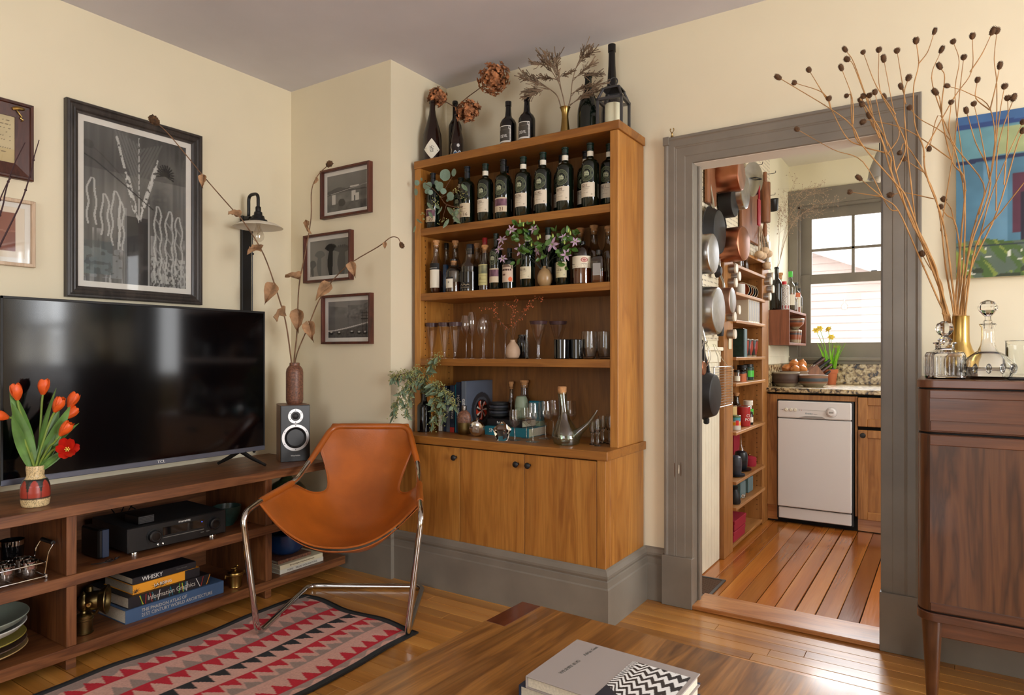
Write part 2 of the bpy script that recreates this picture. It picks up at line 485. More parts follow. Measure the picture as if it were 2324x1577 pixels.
plain('sage_cup', (138, 152, 128), .4)
plain('brown_bowl', (84, 62, 50), .55, var=.2, vscale=60)
plain('blue_band', (62, 74, 84), .5)
plain('rust_band', (150, 86, 54), .5)
plain('dishwasher_white', (222, 218, 217), .3)
plain('light_grey', (150, 146, 142), .4)
plain('lamp_white', (222, 214, 198), .4)
plain('red_silicone', (150, 18, 36), .45)
plain('red_tin', (170, 32, 34), .4)
plain('red_cloth', (150, 20, 44), .8)
plain('cap_red', (200, 30, 36), .4)
plain('cap_green', (70, 190, 60), .4)
plain('cap_navy', (20, 26, 34), .3)
plain('cap_darkgreen', (16, 40, 32), .3)
plain('cap_cyan', (90, 150, 170), .4)
plain('cap_orange', (196, 96, 46), .5)
plain('teal_tin', (90, 118, 124), .4)
plain('navy_book', (24, 38, 62), .5)
plain('blue_book', (62, 88, 122), .5)
plain('dark_book', (26, 24, 28), .45)
plain('teal_book', (22, 110, 130), .45)
plain('grey_book', (150, 140, 134), .55)
plain('white_book', (206, 202, 188), .55)
plain('orange_book', (226, 150, 30), .5)
plain('slate_book', (84, 92, 104), .45)
plain('ring_rim', (70, 50, 52), .3)
plain('led_blue', (40, 70, 255), .3)
MT['led_blue'].node_tree.nodes['Principled BSDF'].inputs['Emission Color'].default_value = (.05, .1, 1, 1)
MT['led_blue'].node_tree.nodes['Principled BSDF'].inputs['Emission Strength'].default_value = 3.0
plain('dark_bottle', (12, 9, 8), .08, spec=.6)
plain('brown_bottle', (30, 14, 9), .08, spec=.6)
plain('green_bottle', (13, 22, 14), .07, spec=.65)
plain('black_bottle', (9, 9, 11), .1, spec=.6)
plain('teal_bottle', (14, 44, 72), .12, spec=.6)
plain('whisky', (118, 52, 14), .08, spec=.6)
plain('amber_liquid', (70, 30, 12), .08, spec=.6)
plain('siding', (176, 158, 152), .8, var=.04, vscale=2)
plain('roof_trim', (236, 234, 232), .7)
plain('yard', (150, 146, 140), .9)
glass('clear_glass', (250, 252, 250))
glass('crystal', (255, 255, 255), ior=1.5)
glass('green_glass', (214, 232, 214))
thin_glass('pane', (252, 253, 253), .8)
thin_glass('picture_glass', (250, 250, 250), .9, .03)
thin_glass('stemware', (248, 246, 244), 2.6, .03)
thin_glass('bottle_glass', (214, 210, 200), 2.2, .04)
thin_glass('smoke_glass', (120, 116, 108), 2.0, .05)
printed('print', .6)
printed('print_gloss', .3)
printed('print_glass', .09)
thin_glass('porron_glass', (224, 234, 222), 3.0, .04)
plain('knob_metal', (58, 58, 60), .22, 1.0)
printed('rug_weave', .95)
t = NT('granite'); t.set(Roughness=.25); co = t.coords((1, 1, 1))
v1 = t.n('TexVoronoi', i_Scale=70.0); t.l(co, v1.inputs['Vector']); n1 = t.n('TexNoise', i_Scale=38.0, i_Detail=6.0, i_Distortion=.6); t.l(co, n1.inputs['Vector'])
t.l(t.mix(.25, t.ramp(n1.outputs[0], [(.36, (28, 24, 22)), (.44, (122, 100, 70)), (.54, (182, 160, 118)), (.66, (206, 190, 156))]), v1.outputs['Distance'], 'SOFT_LIGHT'), t.b.inputs['Base Color'])
t = NT('pegboard'); t.set(Roughness=.6); co = t.coords((1, 1, 1))
sp = t.n('SeparateXYZ'); t.l(co, sp.inputs[0]); ds = []
for ax in (1, 2):
 m = t.n('Math', operation='MULTIPLY'); m.inputs[1].default_value = 1 / .0254; t.l(sp.outputs[ax], m.inputs[0])
 f = t.n('Math', operation='FRACT'); t.l(m.outputs[0], f.inputs[0]); s_ = t.n('Math', operation='SUBTRACT'); s_.inputs[1].default_value = .5; t.l(f.outputs[0], s_.inputs[0])
 p_ = t.n('Math', operation='POWER'); p_.inputs[1].default_value = 2.0; t.l(s_.outputs[0], p_.inputs[0]); ds.append(p_)
a_ = t.n('Math', operation='ADD'); t.l(ds[0].outputs[0], a_.inputs[0]); t.l(ds[1].outputs[0], a_.inputs[1])
lt = t.n('Math', operation='LESS_THAN'); lt.inputs[1].default_value = .028; t.l(a_.outputs[0], lt.inputs[0])
t.l(t.mix(lt.outputs[0], (222, 210, 184), (40, 34, 28)), t.b.inputs['Base Color'])
# ------------------------------------------------------------------ the rooms
ZC = 2.66; YW = 2.985
def boxes(name, mat, lst, parent=None, b=0.0, **k):
 m = MB()
 for q in lst: m.box(*q, b=b)
 return m.build(name, mat, parent, **k)
def window_wall_y(y0, y1, x0, x1, z0, z1, h):      # wall across Y with one hole h=(xa,xb,za,zb)
 return [(x0, h[0], y0, y1, z0, z1), (h[1], x1, y0, y1, z0, z1), (h[0], h[1], y0, y1, z0, h[2]), (h[0], h[1], y0, y1, h[3], z1)]
def window_wall_x(x0, x1, y0, y1, z0, z1, h):
 return [(x0, x1, y0, h[0], z0, z1), (x0, x1, h[1], y1, z0, z1), (x0, x1, h[0], h[1], z0, h[2]), (x0, x1, h[0], h[1], h[3], z1)]
struct(boxes('wall_left', 'wall_paint', [(-3.32, -3.18, -2.75, 3.1, -.1, ZC + .1)]), 'cream wall behind the television', 'wall')
struct(boxes('wall_chimney', 'wall_paint', [(-3.18, -2.40, 2.53, 3.1, -.1, ZC + .1)]), 'cream wall corner block with three photographs', 'wall')
wr = [(-2.40, -.984, YW, 3.095, -.1, ZC + .1), (-.984, -.206, YW, 3.095, 2.028, ZC + .1)] + window_wall_y(YW, 3.095, -.206, 3.1, -.1, ZC + .1, (1.2, 2.3, .55, 2.3))
struct(boxes('wall_right', 'wall_paint', wr), 'cream wall with the kitchen doorway', 'wall')
struct(boxes('wall_side', 'wall_paint', window_wall_x(2.95, 3.1, -2.75, YW, -.1, ZC + .1, (.15, 1.65, .65, 2.3))), 'cream window wall across the room', 'wall')
struct(boxes('wall_rear', 'wall_paint', window_wall_y(-2.75, -2.6, -3.18, 2.95, -.1, ZC + .1, (-1.4, .2, .65, 2.3))), 'cream window wall behind the viewer', 'wall')
struct(boxes('ceiling', 'ceiling_paint', [(-3.32, 3.1, -2.75, 3.1, ZC, ZC + .12)]), 'flat grey painted ceiling', 'ceiling')
# living room floor: narrow boards running along the right-hand wall
fl = struct(boxes('floor', 'black_gap', [(-3.18, 3.0, .68, YW, -.05, -.012)]), 'narrow honey-coloured pine floorboards', 'floor')
boxes('near_boards', 'pine_floor', [(-3.18, 3.0, -2.6, .68, -.05, 0)], fl)
bw = .066; row = 0; y = YW
while y > .72:
 x = -3.18 - R.random() * 1.2
 while x < 2.9:
  ln = 1.1 + R.random() * 1.5
  a, b_ = max(x, -3.18), min(x + ln, 2.95)
  if b_ - a > .05:
   m = MB().box(-(b_ - a) / 2, (b_ - a) / 2, -bw / 2 + .0009, bw / 2 - .0009, -.012, 0, b=.0012)
   m.build('floorboard', 'pine_floor', fl, loc=((a + b_) / 2 , y - bw / 2, R.uniform(-.0008, 0)))
  x += ln + .001
 y -= bw; row += 1
# kitchen shell
struct(boxes('wall_kitchen_left', 'kitchen_paint', [(-1.34, -1.085, 3.095, 3.76, -.1, ZC), (-1.34, -1.085, 4.86, 5.9, -.1, ZC), (-1.34, -1.085, 3.76, 4.86, 1.76, ZC), (-1.34, -1.215, 3.76, 4.86, -.1, 1.76)]), 'pale kitchen wall carrying the pegboard', 'wall')
struct(boxes('wall_kitchen_back', 'kitchen_paint', window_wall_y(5.75, 5.9, -1.085, 1.0, -.1, ZC, (-1.02, -.235, 1.10, 2.335))), 'pale kitchen wall around the sash window', 'wall')
struct(boxes('wall_kitchen_right', 'kitchen_paint', window_wall_x(1.0, 1.12, 3.095, 5.9, -.1, ZC, (3.35, 4.65, .95, 2.25))), 'pale kitchen wall out of sight beyond the doorway', 'wall')  # opening added out of view for the side fill lamp
struct(boxes('ceiling', 'white_paint', [(-1.34, 1.12, 3.1, 5.9, ZC, ZC + .12)]), 'white kitchen ceiling', 'ceiling')
kf = struct(boxes('floor', 'black_gap', [(-1.34, 1.0, 3.1, 5.75, -.05, -.012)]), 'worn reddish kitchen floorboards with dark gaps', 'floor')
x = -1.085; gaps = [.002, .002, .003, .002, .005, .003, .008, .002, .003, .005, .002, .007, .003]
i = 0
while x < .98:
 w = .084 + R.uniform(-.002, .003); g = gaps[i % len(gaps)]
 MB().box(-(w - g) / 2, (w - g) / 2, -.9, .9, -.012, 0, b=.0015).build('floorboard', 'fir_floor', kf, loc=(x + w / 2, 4.03, R.uniform(-.0012, 0)))
 x += w; i += 1
th = struct(boxes('trim_1', 'threshold_wood', [(-.968, -.222, 2.95, 3.14, 0, .02)], b=.004), 'worn wooden threshold of the kitchen doorway', 'threshold')
# tall moulded skirting boards, painted grey
PROF = [(.022, 0), (.022, .165), (.017, .171), (.017, .196), (.012, .2), (.017, .211), (.017, .221), (.008, .238), (0, .245)]
def skirting(name, path, label):
 m = MB(); P = [Vector((p[0], p[1])) for p in path]; n = len(P); off = []
 for i in range(n):
  d0 = (P[i] - P[i - 1]).normalized() if i > 0 else (P[1] - P[0]).normalized()
  d1 = (P[i + 1] - P[i]).normalized() if i < n - 1 else d0
  n0 = Vector((d0.y, -d0.x)); n1 = Vector((d1.y, -d1.x)); b_ = (n0 + n1)
  b_ = b_ / max(b_.dot(n0), .2) if b_.length > 1e-6 else n0
  off.append(b_)
 m.loft([[(P[i].x + off[i].x * d, P[i].y + off[i].y * d, z) for i in range(n)] for d, z in PROF])
 return struct(m.build(name, 'trim_paint', smooth=20), label, 'skirting board')
skirting('baseboard_left', [(-3.18, -2.6), (-3.18, 2.53)], 'grey skirting board behind the low media console')
skirting('baseboard_chimney', [(-3.18, 2.53), (-2.40, 2.53), (-2.40, 2.56)], 'grey moulded skirting board under the three photographs')
skirting('baseboard_right', [(-1.20, YW), (-1.104, YW)], 'short grey skirting board between bookcase and doorway')
skirting('baseboard_sideboard', [(-.087, YW), (2.95, YW)], 'grey skirting board behind the sideboard legs')
skirting('baseboard_bookcase', [(-2.40, 2.553), (-1.203, 2.553), (-1.203, YW)], 'tall grey plinth skirting wrapped around the bookcase foot')
# doorway casing
dr = struct(thing('door_1', 'wide grey moulded casing around the kitchen doorway', 'doorway'))
CP = [(0, 0), (0, .033), (.003, .036), (.012, .036), (.016, .0325), (.020, .031), (.046, .0308), (.049, .0288), (.053, .0296), (.057, .0274), (.094, .027), (.097, .0252), (.128, .0248), (.128, -.01)]
XL, XR_, ZT = -1.096, -.087, 2.138
def casing(name, pts): MB().loft([[(p(u)[0], YW - d, p(u)[1]) for p in pts] for u, d in CP]).build(name, 'trim_paint', dr, smooth=20)
casing('casing_side', [lambda u: (XL + u, .2), lambda u: (XL + u, ZT - u)])
casing('casing_head', [lambda u: (XL + u, ZT - u), lambda u: (XR_ - u, ZT - u)])
casing('casing_side', [lambda u: (XR_ - u, ZT - u), lambda u: (XR_ - u, .2)])
boxes('corner_block', 'trim_paint', [(XL - .004, XL + .024, YW - .041, YW - .02, ZT - .036, ZT + .002)], dr, b=.001)
boxes('plinth_block', 'trim_paint', [(-1.106, -.964, YW - .042, YW, 0, .227)], dr, b=.002)
boxes('plinth_block', 'trim_paint', [(-.226, -.077, YW - .042, YW, 0, .227)], dr, b=.002)
boxes('jamb', 'trim_paint', [(-.985, -.966, YW - .008, 3.10, 0, 2.02)], dr, b=.002)
boxes('jamb', 'trim_paint', [(-.224, -.205, YW - .008, 3.10, 0, 2.02)], dr, b=.002)
boxes('head_jamb', 'white_paint', [(-.985, -.205, YW - .006, 3.10, 2.008, 2.03)], dr, b=.002)  # window light on the underside is put in as white colour
boxes('stop_bead', 'trim_paint', [(-.966, -.955, 3.03, 3.05, 0, 2.008)], dr, b=.002)
# chips in the paint of the left casing
for (x, z, w, h, mt) in ((-1.049, .62, .005, .05, 'ink_brown'), (-1.028, .62, .003, .024, 'paper'), (-1.018, .62, .002, .04, 'ink_brown'), (-1.075, .505, .010, .006, 'paper')):
 m = MB(); pts = [(x + w * (.5 + .3 * R.random()) * math.cos(a) , z + h * (.6 + .5 * R.random()) * math.sin(a)) for a in [i * PI / 5 for i in range(10)]]
 m.prism(pts, YW - .0305, YW - .027, lambda u, v, w_: (u, w_, v)); m.build('paint_chip', mt, dr, smooth=0)
hk = thing('curtain_hook', 'tiny brass hook on top of the grey door casing', 'hook', (-1.058, 2.95, ZT))
m = MB(); m.lathe([(.006, 0), (.006, .004), (.003, .006), (.003, .014), (.005, .017), (.003, .02)], 10)
m.tube(smoothpath([(0, 0, .018), (-.006, 0, .024), (-.009, 0, .031), (-.006, 0, .035)], 4), .0018, 6); m.tube(smoothpath([(0, 0, .018), (.006, 0, .024), (.009, 0, .031), (.006, 0, .035)], 4), .0018, 6)
m.ball((-.007, 0, .036), .0035); m.ball((.007, 0, .036), .0035); m.build('prongs', 'brass', hk)
# the unseen living-room windows that light the room (reflected in the screen and the picture glass)
def window_y(name, x0, x1, z0, z1, y, lab, louvre=False, inward=-1):
 w = struct(thing(name, lab, 'window'))
 f = .05; boxes('frame', 'white_paint', [(x0 - .1, x0, y - .03, y + .11, z0 - .1, z1 + .1), (x1, x1 + .1, y - .03, y + .11, z0 - .1, z1 + .1), (x0, x1, y - .03, y + .11, z1, z1 + .1), (x0 - .12, x1 + .12, y - .06, y + .11, z0 - .1, z0)], w, b=.004)
 xm = (x0 + x1) / 2; boxes('sash', 'white_paint', [(xm - .022, xm + .022, y + .05, y + .09, z0, z1), (x0, x1, y + .05, y + .09, (z0 + z1) / 2 - .03, (z0 + z1) / 2 + .03), (x0, x0 + f, y + .05, y + .09, z0, z1), (x1 - f, x1, y + .05, y + .09, z0, z1)], w, b=.003)
 if louvre:
  n = 9
  for k in range(n):
   zz = z0 + .04 + k * (.8 / n)
   m = MB(); a = .6; c, s = math.cos(a) * .04, math.sin(a) * .04
   m.add([(x0 + .06, y + .02 - c, zz - s), (x1 - .06, y + .02 - c, zz - s), (x1 - .06, y + .02 + c, zz + s), (x0 + .06, y + .02 + c, zz + s)], [(0, 1, 2, 3)]); m.build('louvre', 'white_paint', w)
  boxes('shutter_stile', 'white_paint', [(xm - .03, xm + .03, y - .01, y + .05, z0, z0 + .9), (x0, x0 + .06, y - .01, y + .05, z0, z0 + .9), (x1 - .06, x1, y - .01, y + .05, z0, z0 + .9), (x0, x1, y - .01, y + .05, z0 + .84, z0 + .9)], w, b=.003)
 return w
window_y('window_1', 1.2, 2.3, .55, 2.3, YW, 'white sash window with louvred half shutters reflected in the screen', True)
w2 = struct(thing('window_2', 'white sash window in the side wall', 'window'))
boxes('frame', 'white_paint', [(2.92, 3.06, .05, .15, .55, 2.4), (2.92, 3.06, 1.65, 1.75, .55, 2.4), (2.92, 3.06, .15, 1.65, 2.3, 2.4), (2.89, 3.06, .03, 1.77, .55, .65)], w2, b=.004)
boxes('sash', 'white_paint', [(3.0, 3.03, .87, .93, .65, 2.3), (3.0, 3.03, .15, 1.65, 1.45, 1.5)], w2, b=.003)
w3 = struct(thing('window_3', 'white sash window in the rear wall', 'window'))
boxes('frame', 'white_paint', [(-1.5, -1.4, -2.68, -2.57, .55, 2.4), (.2, .3, -2.68, -2.57, .55, 2.4), (-1.4, .2, -2.68, -2.57, 2.3, 2.4), (-1.52, .32, -2.68, -2.54, .55, .65)], w3, b=.004)
boxes('sash', 'white_paint', [(-.63, -.57, -2.68, -2.64, .65, 2.3), (-1.4, .2, -2.68, -2.64, 1.45, 1.5)], w3, b=.003)
# ------------------------------------------------------------------ the oak bookcase
BX0, BX1, BYF, BYB = -2.372, -1.204, 2.681, 2.972
bc = thing('bookcase', 'tall built-in oak bookcase with open shelves above three cupboard doors', 'bookcase', (0, 0, 0))
boxes('side_panel', 'oak', [(BX1 - .038, BX1, BYF, BYB, .738, 2.125), (BX1 - .04, BX1, 2.6, BYB, .24, .70)], bc, b=.0015, label='pale oak right flank of the bookcase')
boxes('side_panel', 'oak', [(BX0, BX0 + .04, BYF, BYB, .738, 2.125), (BX0, BX0 + .04, 2.58, BYB, .24, .70)], bc, b=.0015)
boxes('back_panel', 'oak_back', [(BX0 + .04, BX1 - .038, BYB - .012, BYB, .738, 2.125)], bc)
boxes('top_board', 'oak_x', [(BX0, BX1 + .008, BYF - .006, BYB, 2.125, 2.165)], bc, b=.002)
for zt in (1.807, 1.465, 1.124):
 boxes('shelf', 'oak_x', [(BX0 + .04, BX1 - .038, BYF + .002, BYB - .012, zt - .037, zt)], bc, b=.0015)
boxes('counter', 'oak_x', [(BX0, BX1 + .012, 2.545, BYB, .70, .738)], bc, b=.002)
boxes('carcass', 'oak', [(BX0, BX1 - .04, 2.60, BYB, .24, .70)], bc)
boxes('stile', 'oak', [(BX1 - .04, BX1, 2.555, 2.6, .24, .70)], bc, b=.0015)
boxes('recess', 'black_gap', [(BX0, BX1 - .04, 2.575, 2.602, .245, .698)], bc)
for k, (xa, xb, kx) in enumerate(((BX0, -1.974, -1.995), (-1.974, -1.605, -1.640), (-1.605, -1.245, -1.577))):
 d = boxes('door', 'oak', [(xa + .0015, xb - .0015, 2.556, 2.576, .243, .694)], bc, b=.001)
 kb = MB(); kb.lathe([(.006, 0), (.006, .006), (.005, .012), (.009, .016), (.0135, .020), (.0145, .024), (.012, .029), (.006, .0315), (0, .032)], 16, (kx, 2.556, .648), Matrix.Rotation(PI / 2, 3, 'X'))
 kb.build('knob', 'black_metal', d, label='black turned knob')
ph = MB()
for yy in (2.72, 2.92):
 z = .82
 while z < 2.1:
  ph.lathe([(.0028, 0), (.0028, .0015), (0, .0015)], 8, (BX0 + .0405, yy, z), Matrix.Rotation(PI / 2, 3, 'Y')); z += .032
tag(ph.build('pin_hole_rows', 'black_gap', bc), kind='stuff')
# ------------------------------------------------------------------ pictures
def picture(name, label, cat, ctr, rz, w, h, fw, prof, fmat, matw, colfn, nx, ny, group=None, glazed=True, ink='print', tilt=0.0):
 """ctr on the wall plane; local x right, z up, -y out of the wall. prof: (u from outer edge, depth)"""
 t = thing(name, label, cat, ctr, rz, group)
 if tilt: t.rotation_euler = (0, tilt, rz)
 cs = [(-w / 2, h / 2, 1, -1), (w / 2, h / 2, -1, -1), (w / 2, -h / 2, -1, 1), (-w / 2, -h / 2, 1, 1)]
 for i in range(4):
  a, b = cs[i], cs[(i + 1) % 4]
  MB().loft([[(c[0] + c[2] * u, -d, c[1] + c[3] * u) for c in (a, b)] for u, d in prof]).build('frame_rail', fmat, t, smooth=25)
 dm = .006
 if matw:
  iw, ih = w - 2 * fw, h - 2 * fw; m = MB()
  for (x0, x1, z0, z1) in ((-iw / 2, iw / 2, ih / 2 - matw[1], ih / 2), (-iw / 2, iw / 2, -ih / 2, -ih / 2 + matw[1]), (-iw / 2, -iw / 2 + matw[0], -ih / 2 + matw[1], ih / 2 - matw[1]), (iw / 2 - matw[0], iw / 2, -ih / 2 + matw[1], ih / 2 - matw[1])):
   m.box(x0, x1, -dm - .0015, -dm, z0, z1)
  m.build('mount', 'mat_board', t, label='off-white mount board'); pw, ph_ = iw - 2 * matw[0], ih - 2 * matw[1]
 else: pw, ph_ = w - 2 * fw, h - 2 * fw
 inked('print', ink, t, lambda U, V: ((U - .5) * pw, -dm + 0 * U, (V - .5) * ph_), colfn, nx, ny)
 boxes('backing', 'brown_frame', [(-w / 2 + .004, w / 2 - .004, -dm + .001, -.0005, -h / 2 + .004, h / 2 - .004)], t)
 if glazed: MB().add([(-w / 2 + fw - .002, -dm - .004, -h / 2 + fw - .002), (w / 2 - fw + .002, -dm - .004, -h / 2 + fw - .002), (w / 2 - fw + .002, -dm - .004, h / 2 - fw + .002), (-w / 2 + fw - .002, -dm - .004, h / 2 - fw + .002)], [(0, 1, 2, 3)]).build('glazing', 'picture_glass', t)
 return t
BIGP = [(0, 0), (0, .026), (.004, .03), (.012, .031), (.016, .026), (.022, .028), (.03, .024), (.036, .026), (.042, .018), (.05, .015), (.05, .004)]
THINP = [(0, 0), (0, .028), (.002, .03), (.011, .03), (.013, .028), (.013, .004)]
def big_art(U, V):
 asp = .48 / .73
 g = .26 + .17 * vnoise(U, V, 3, 4, 1) + .10 * vnoise(U, V, 46, 3, 2); g = np.where(V > .72, g * .8, g)
 img = np.stack([g, g * .99, g * .95], -1)
 st = .22 * (vnoise(U, V, 60, 3, 3) > .6) * vnoise(U, V, 8, 24, 4) * (V < .34); img += st[..., None]
 put(img, (U > .37) & (U < .60) & (V < .45), (22, 22, 22), .75)
 # the hanging dart of white strokes
 for k in range(7):
  a = k * .035; put(img, seg_mask(U, V, .28 + a, 1.0 - .01 * k, .5, .62 + .05 * k, .006, asp), (112, 112, 108), .7); put(img, seg_mask(U, V, .74 - a, .97 - .01 * k, .51, .62 + .05 * k, .006, asp), (100, 100, 96), .7)
 for (a, b, c, d, w) in ((.30, .95, .46, .52, .008), (.40, .70, .47, .50, .016), (.68, .80, .55, .52, .014), (.70, .86, .53, .46, .005), (.51, .98, .51, .42, .004), (.46, .50, .52, .42, .006), (.55, .52, .52, .42, .006)):
  put(img, seg_mask(U, V, a, b, c, d, w, asp) & (vnoise(U, V, 50, 60, 9) > .32), (196, 196, 190), .85)
 # loops of drawn columns
 for (x, top, w, bot) in ((.07, .66, .035, .36), (.19, .57, .03, .30), (.29, .60, .035, .24), (.34, .54, .02, .22), (.70, .55, .03, .02), (.82, .53, .034, .02), (.92, .50, .034, .08)):
  wob = .008 * np.sin(V * 40 + x * 50)
  e = np.abs(np.abs(U - x + wob) - w * np.clip((top - V) * 14, 0, 1) ** .5) < .009
  put(img, e & (V < top) & (V > bot), (190, 190, 184), .8)
  for k in range(5): put(img, seg_mask(U, V, x - w, top - .08 - k * .1, x + w, top - .14 - k * .1, .005, asp) & (U > .62) & (V > bot), (150, 150, 146), .8)
 put(img, (np.abs(U - .38) < .012) & (V < .5) & (V > .0), (170, 172, 168), .5)
 put(img, (np.abs(U - .61) < .010) & (V < .55), (210, 210, 205), .6)
 put(img, (U < .35) & (V < .22) & (V > .03) & (vnoise(U, V, 30, 50, 5) > .38), (150, 156, 156), .55); put(img, (U < .26) & (V < .26) & (V > .05), (54, 74, 76), .35)
 put(img, (U > .63) & (V < .2) & (vnoise(U, V, 70, 60, 6) > .5), (186, 186, 180), .7)
 for k in range(14):
  a = -.4 + k * .29; put(img, seg_mask(U, V, .78, .77, .78 + .09 * math.cos(a), .77 + .07 * math.sin(a), .005, asp), (18, 18, 18), .9)
 for (a, b) in (((0, .80), (.1, .77)), ((.1, .77), (.35, .66)), ((.35, .66), (.65, .52))): put(img, seg_mask(U, V, *a, *b, .004, asp), (20, 20, 20), .85)
 return img
picture('framed_art', 'large black and white abstract print in a wide dark wood frame', 'picture', (-3.18, 1.6555, 1.820), PI / 2, .621, .852, .05, BIGP, 'dark_frame', (.026, .026), big_art, 180, 260)
def certificate(U, V):
 img = ink0(U, (206, 190, 148)) * (.94 + .08 * vnoise(U, V, 5, 5, 1))[..., None]; put(img, V < .3, (200, 176, 120), .6)
 for k in range(9):
  v = .9 - k * .085
  if k == 6: continue
  put(img, (np.abs(V - v - .008 * np.sin(U * 90 + k)) < .007) & (vnoise(U, V, 26, 3, k) > .35) & (U > .08) & (U < .94), (84, 66, 46), .9)
 return img
ce = picture('framed_letter', 'handwritten letter in a broad brown wooden frame with brass ornament', 'picture', (-3.18, 1.045, 2.014), PI / 2, .36, .312, .062, [(0, 0), (0, .022), (.004, .026), (.012, .026), (.015, .020), (.062, .012), (.062, .004)], 'brown_frame', None, certificate, 60, 60)
m = MB(); m.tube(smoothpath([(.105, -.022, .122), (.122, -.026, .128), (.146, -.026, .130)], 5), [.006, .0065, .007, .0075, .008, .008, .008, .0075, .007, .006, .004], 8)
m.tube(smoothpath([(.118, -.022, .122), (.128, -.024, .108), (.137, -.022, .098), (.132, -.022, .092), (.142, -.022, .086), (.136, -.022, .080)], 5), .0025, 6)
m.build('brass_ornament', 'brass', ce, label='small brass corkscrew ornament')
def redsquare(U, V):
 img = ink0(U, (222, 208, 186)) * (.97 + .04 * vnoise(U, V, 8, 8, 3))[..., None]
 put(img, (U > .3) & (U < .89) & (V > .13) & (V < .89), (132, 74, 56)); put(img, (U > .3) & (U < .89) & (V > .13) & (V < .5), (122, 66, 50), .7)
 put(img, (np.abs(V - .52 - .01 * np.sin(U * 30)) < .008) & (U > .3) & (U < .89), (164, 110, 90), .8); return img
picture('framed_print', 'small brick-red square print in a pale thin wood frame', 'picture', (-3.18, 1.052, 1.640), PI / 2, .36, .272, .014, [(0, 0), (0, .022), (.002, .024), (.012, .024), (.014, .022), (.014, .004)], 'pale_frame', (.02, .02), redsquare, 70, 60)
def photo_pier(U, V):
 asp = 1.25; g = .46 - .12 * (1 - V) + .03 * vnoise(U, V, 5, 5, 1); g = np.where(V < .52, .36 + .12 * vnoise(U, V, 12, 8, 2), g)
 hill = V < .56 + .10 * np.exp(-((U - .3) / .22) ** 2) - .03 * U; g = np.where(hill & (V > .5), .27 + .05 * vnoise(U, V, 20, 20, 3), g); g = np.where(V < .22, .28 + .12 * vnoise(U, V, 16, 14, 4), g)
 img = np.stack([g, g * .98, g * .94], -1)
 put(img, seg_mask(U, V, 0, .46, .6, .60, .012, asp), (60, 58, 56)); put(img, seg_mask(U, V, .1, .49, 1.0, .64, .006, asp), (170, 168, 162))
 for (a, b, c, d) in ((.12, .22, .20, .46), (.62, .80, .22, .42), (.62, .72, .40, .50), (.58, .80, .60, .64)): put(img, (U > a) & (U < b) & (V > c) & (V < d), (196, 192, 184))
 put(img, (U > .68) & (U < .71) & (V > .22) & (V < .36), (30, 30, 30)); put(img, np.hypot((U - .37) * asp, V - .22) < .09 + .03 * vnoise(U, V, 20, 20, 8), (44, 42, 40)); return img
def photo_palms(U, V):
 asp = 1.1; g = .52 - .1 * U; img = np.stack([g, g * .98, g * .93], -1)
 for (x, w, top, c) in ((.07, .04, .26, 84), (.26, .06, .52, 96), (.55, .07, .68, 14), (.84, .10, .62, 70)):
  k = np.clip((top - V) / top, 0, 1); ww = w * (.55 + .45 * np.sin(k * PI * .9 + .3)); lean = .02 * np.sin(V * 5)
  put(img, (np.abs(U - x + lean) < ww) & (V < top), (c, c, c - 2))
  for j in range(11):
   a = .1 + j * .28; put(img, seg_mask(U, V, x, top - .02, x + w * 2.0 * math.cos(a), top + .05 + .13 * math.sin(a), .022, asp), (c, c, c - 2))
 return img
def photo_bay(U, V):
 asp = 1.2; g = np.where(V > .55, .36 + .10 * vnoise(U, V, 10, 10, 1), .40 + .03 * vnoise(U, V, 4, 20, 2)); g = np.where(V > .93 - .12 * U * (U < .5) - .05, .50, g)
 cl = (U > .42) & (V > .52 - .2 * (U - .6)) & (V < .62 + .5 * (U - .35)); g = np.where(cl, .34 + .16 * vnoise(U, V, 22, 22, 3), g)
 shore = V < .16 + .22 * np.clip((U - .1), 0, 1) ** 1.2; g = np.where(shore, .24 + .14 * vnoise(U, V, 30, 24, 4), g); img = np.stack([g, g * .98, g * .95], -1)
 put(img, np.abs(V - .19 - .24 * np.clip(U - .1, 0, 1) ** 1.2) < .014, (206, 202, 196))
 for (x, z) in ((.08, .12), (.28, .12), (.6, .14), (.78, .12), (.92, .12)): put(img, (np.hypot((U - x) / 1.6, V - z) < .035), (20, 20, 20)); put(img, (np.hypot((U - x) / 1.6, V - z - .03) < .018), (200, 198, 192))
 for x in (.86, .90, .95): put(img, (np.abs(U - x) < .006) & (V > .15) & (V < .72), (24, 23, 22))
 for z in (.66, .58, .5): put(img, (np.abs(V - z) < .008) & (U > .82), (24, 23, 22))
 return img
GR = 'framed photographs beside the bookcase'
for (c, fn, lab, tl) in (((-2.716, 2.53, 2.0225), photo_pier, 'black and white pier photograph in brown frame, topmost of three, hung crooked', .0), ((-2.856, 2.53, 1.678), photo_palms, 'black and white palm tree photograph in brown frame, middle of three', .0), ((-2.708, 2.53, 1.334), photo_bay, 'black and white bay photograph in brown frame, lowest of three', 0)):
 picture('framed_photograph', lab, 'picture', c, 0, .376, .267, .013, THINP, 'photo_frame', (.022, .022), fn, 110, 80, GR, tilt=tl)
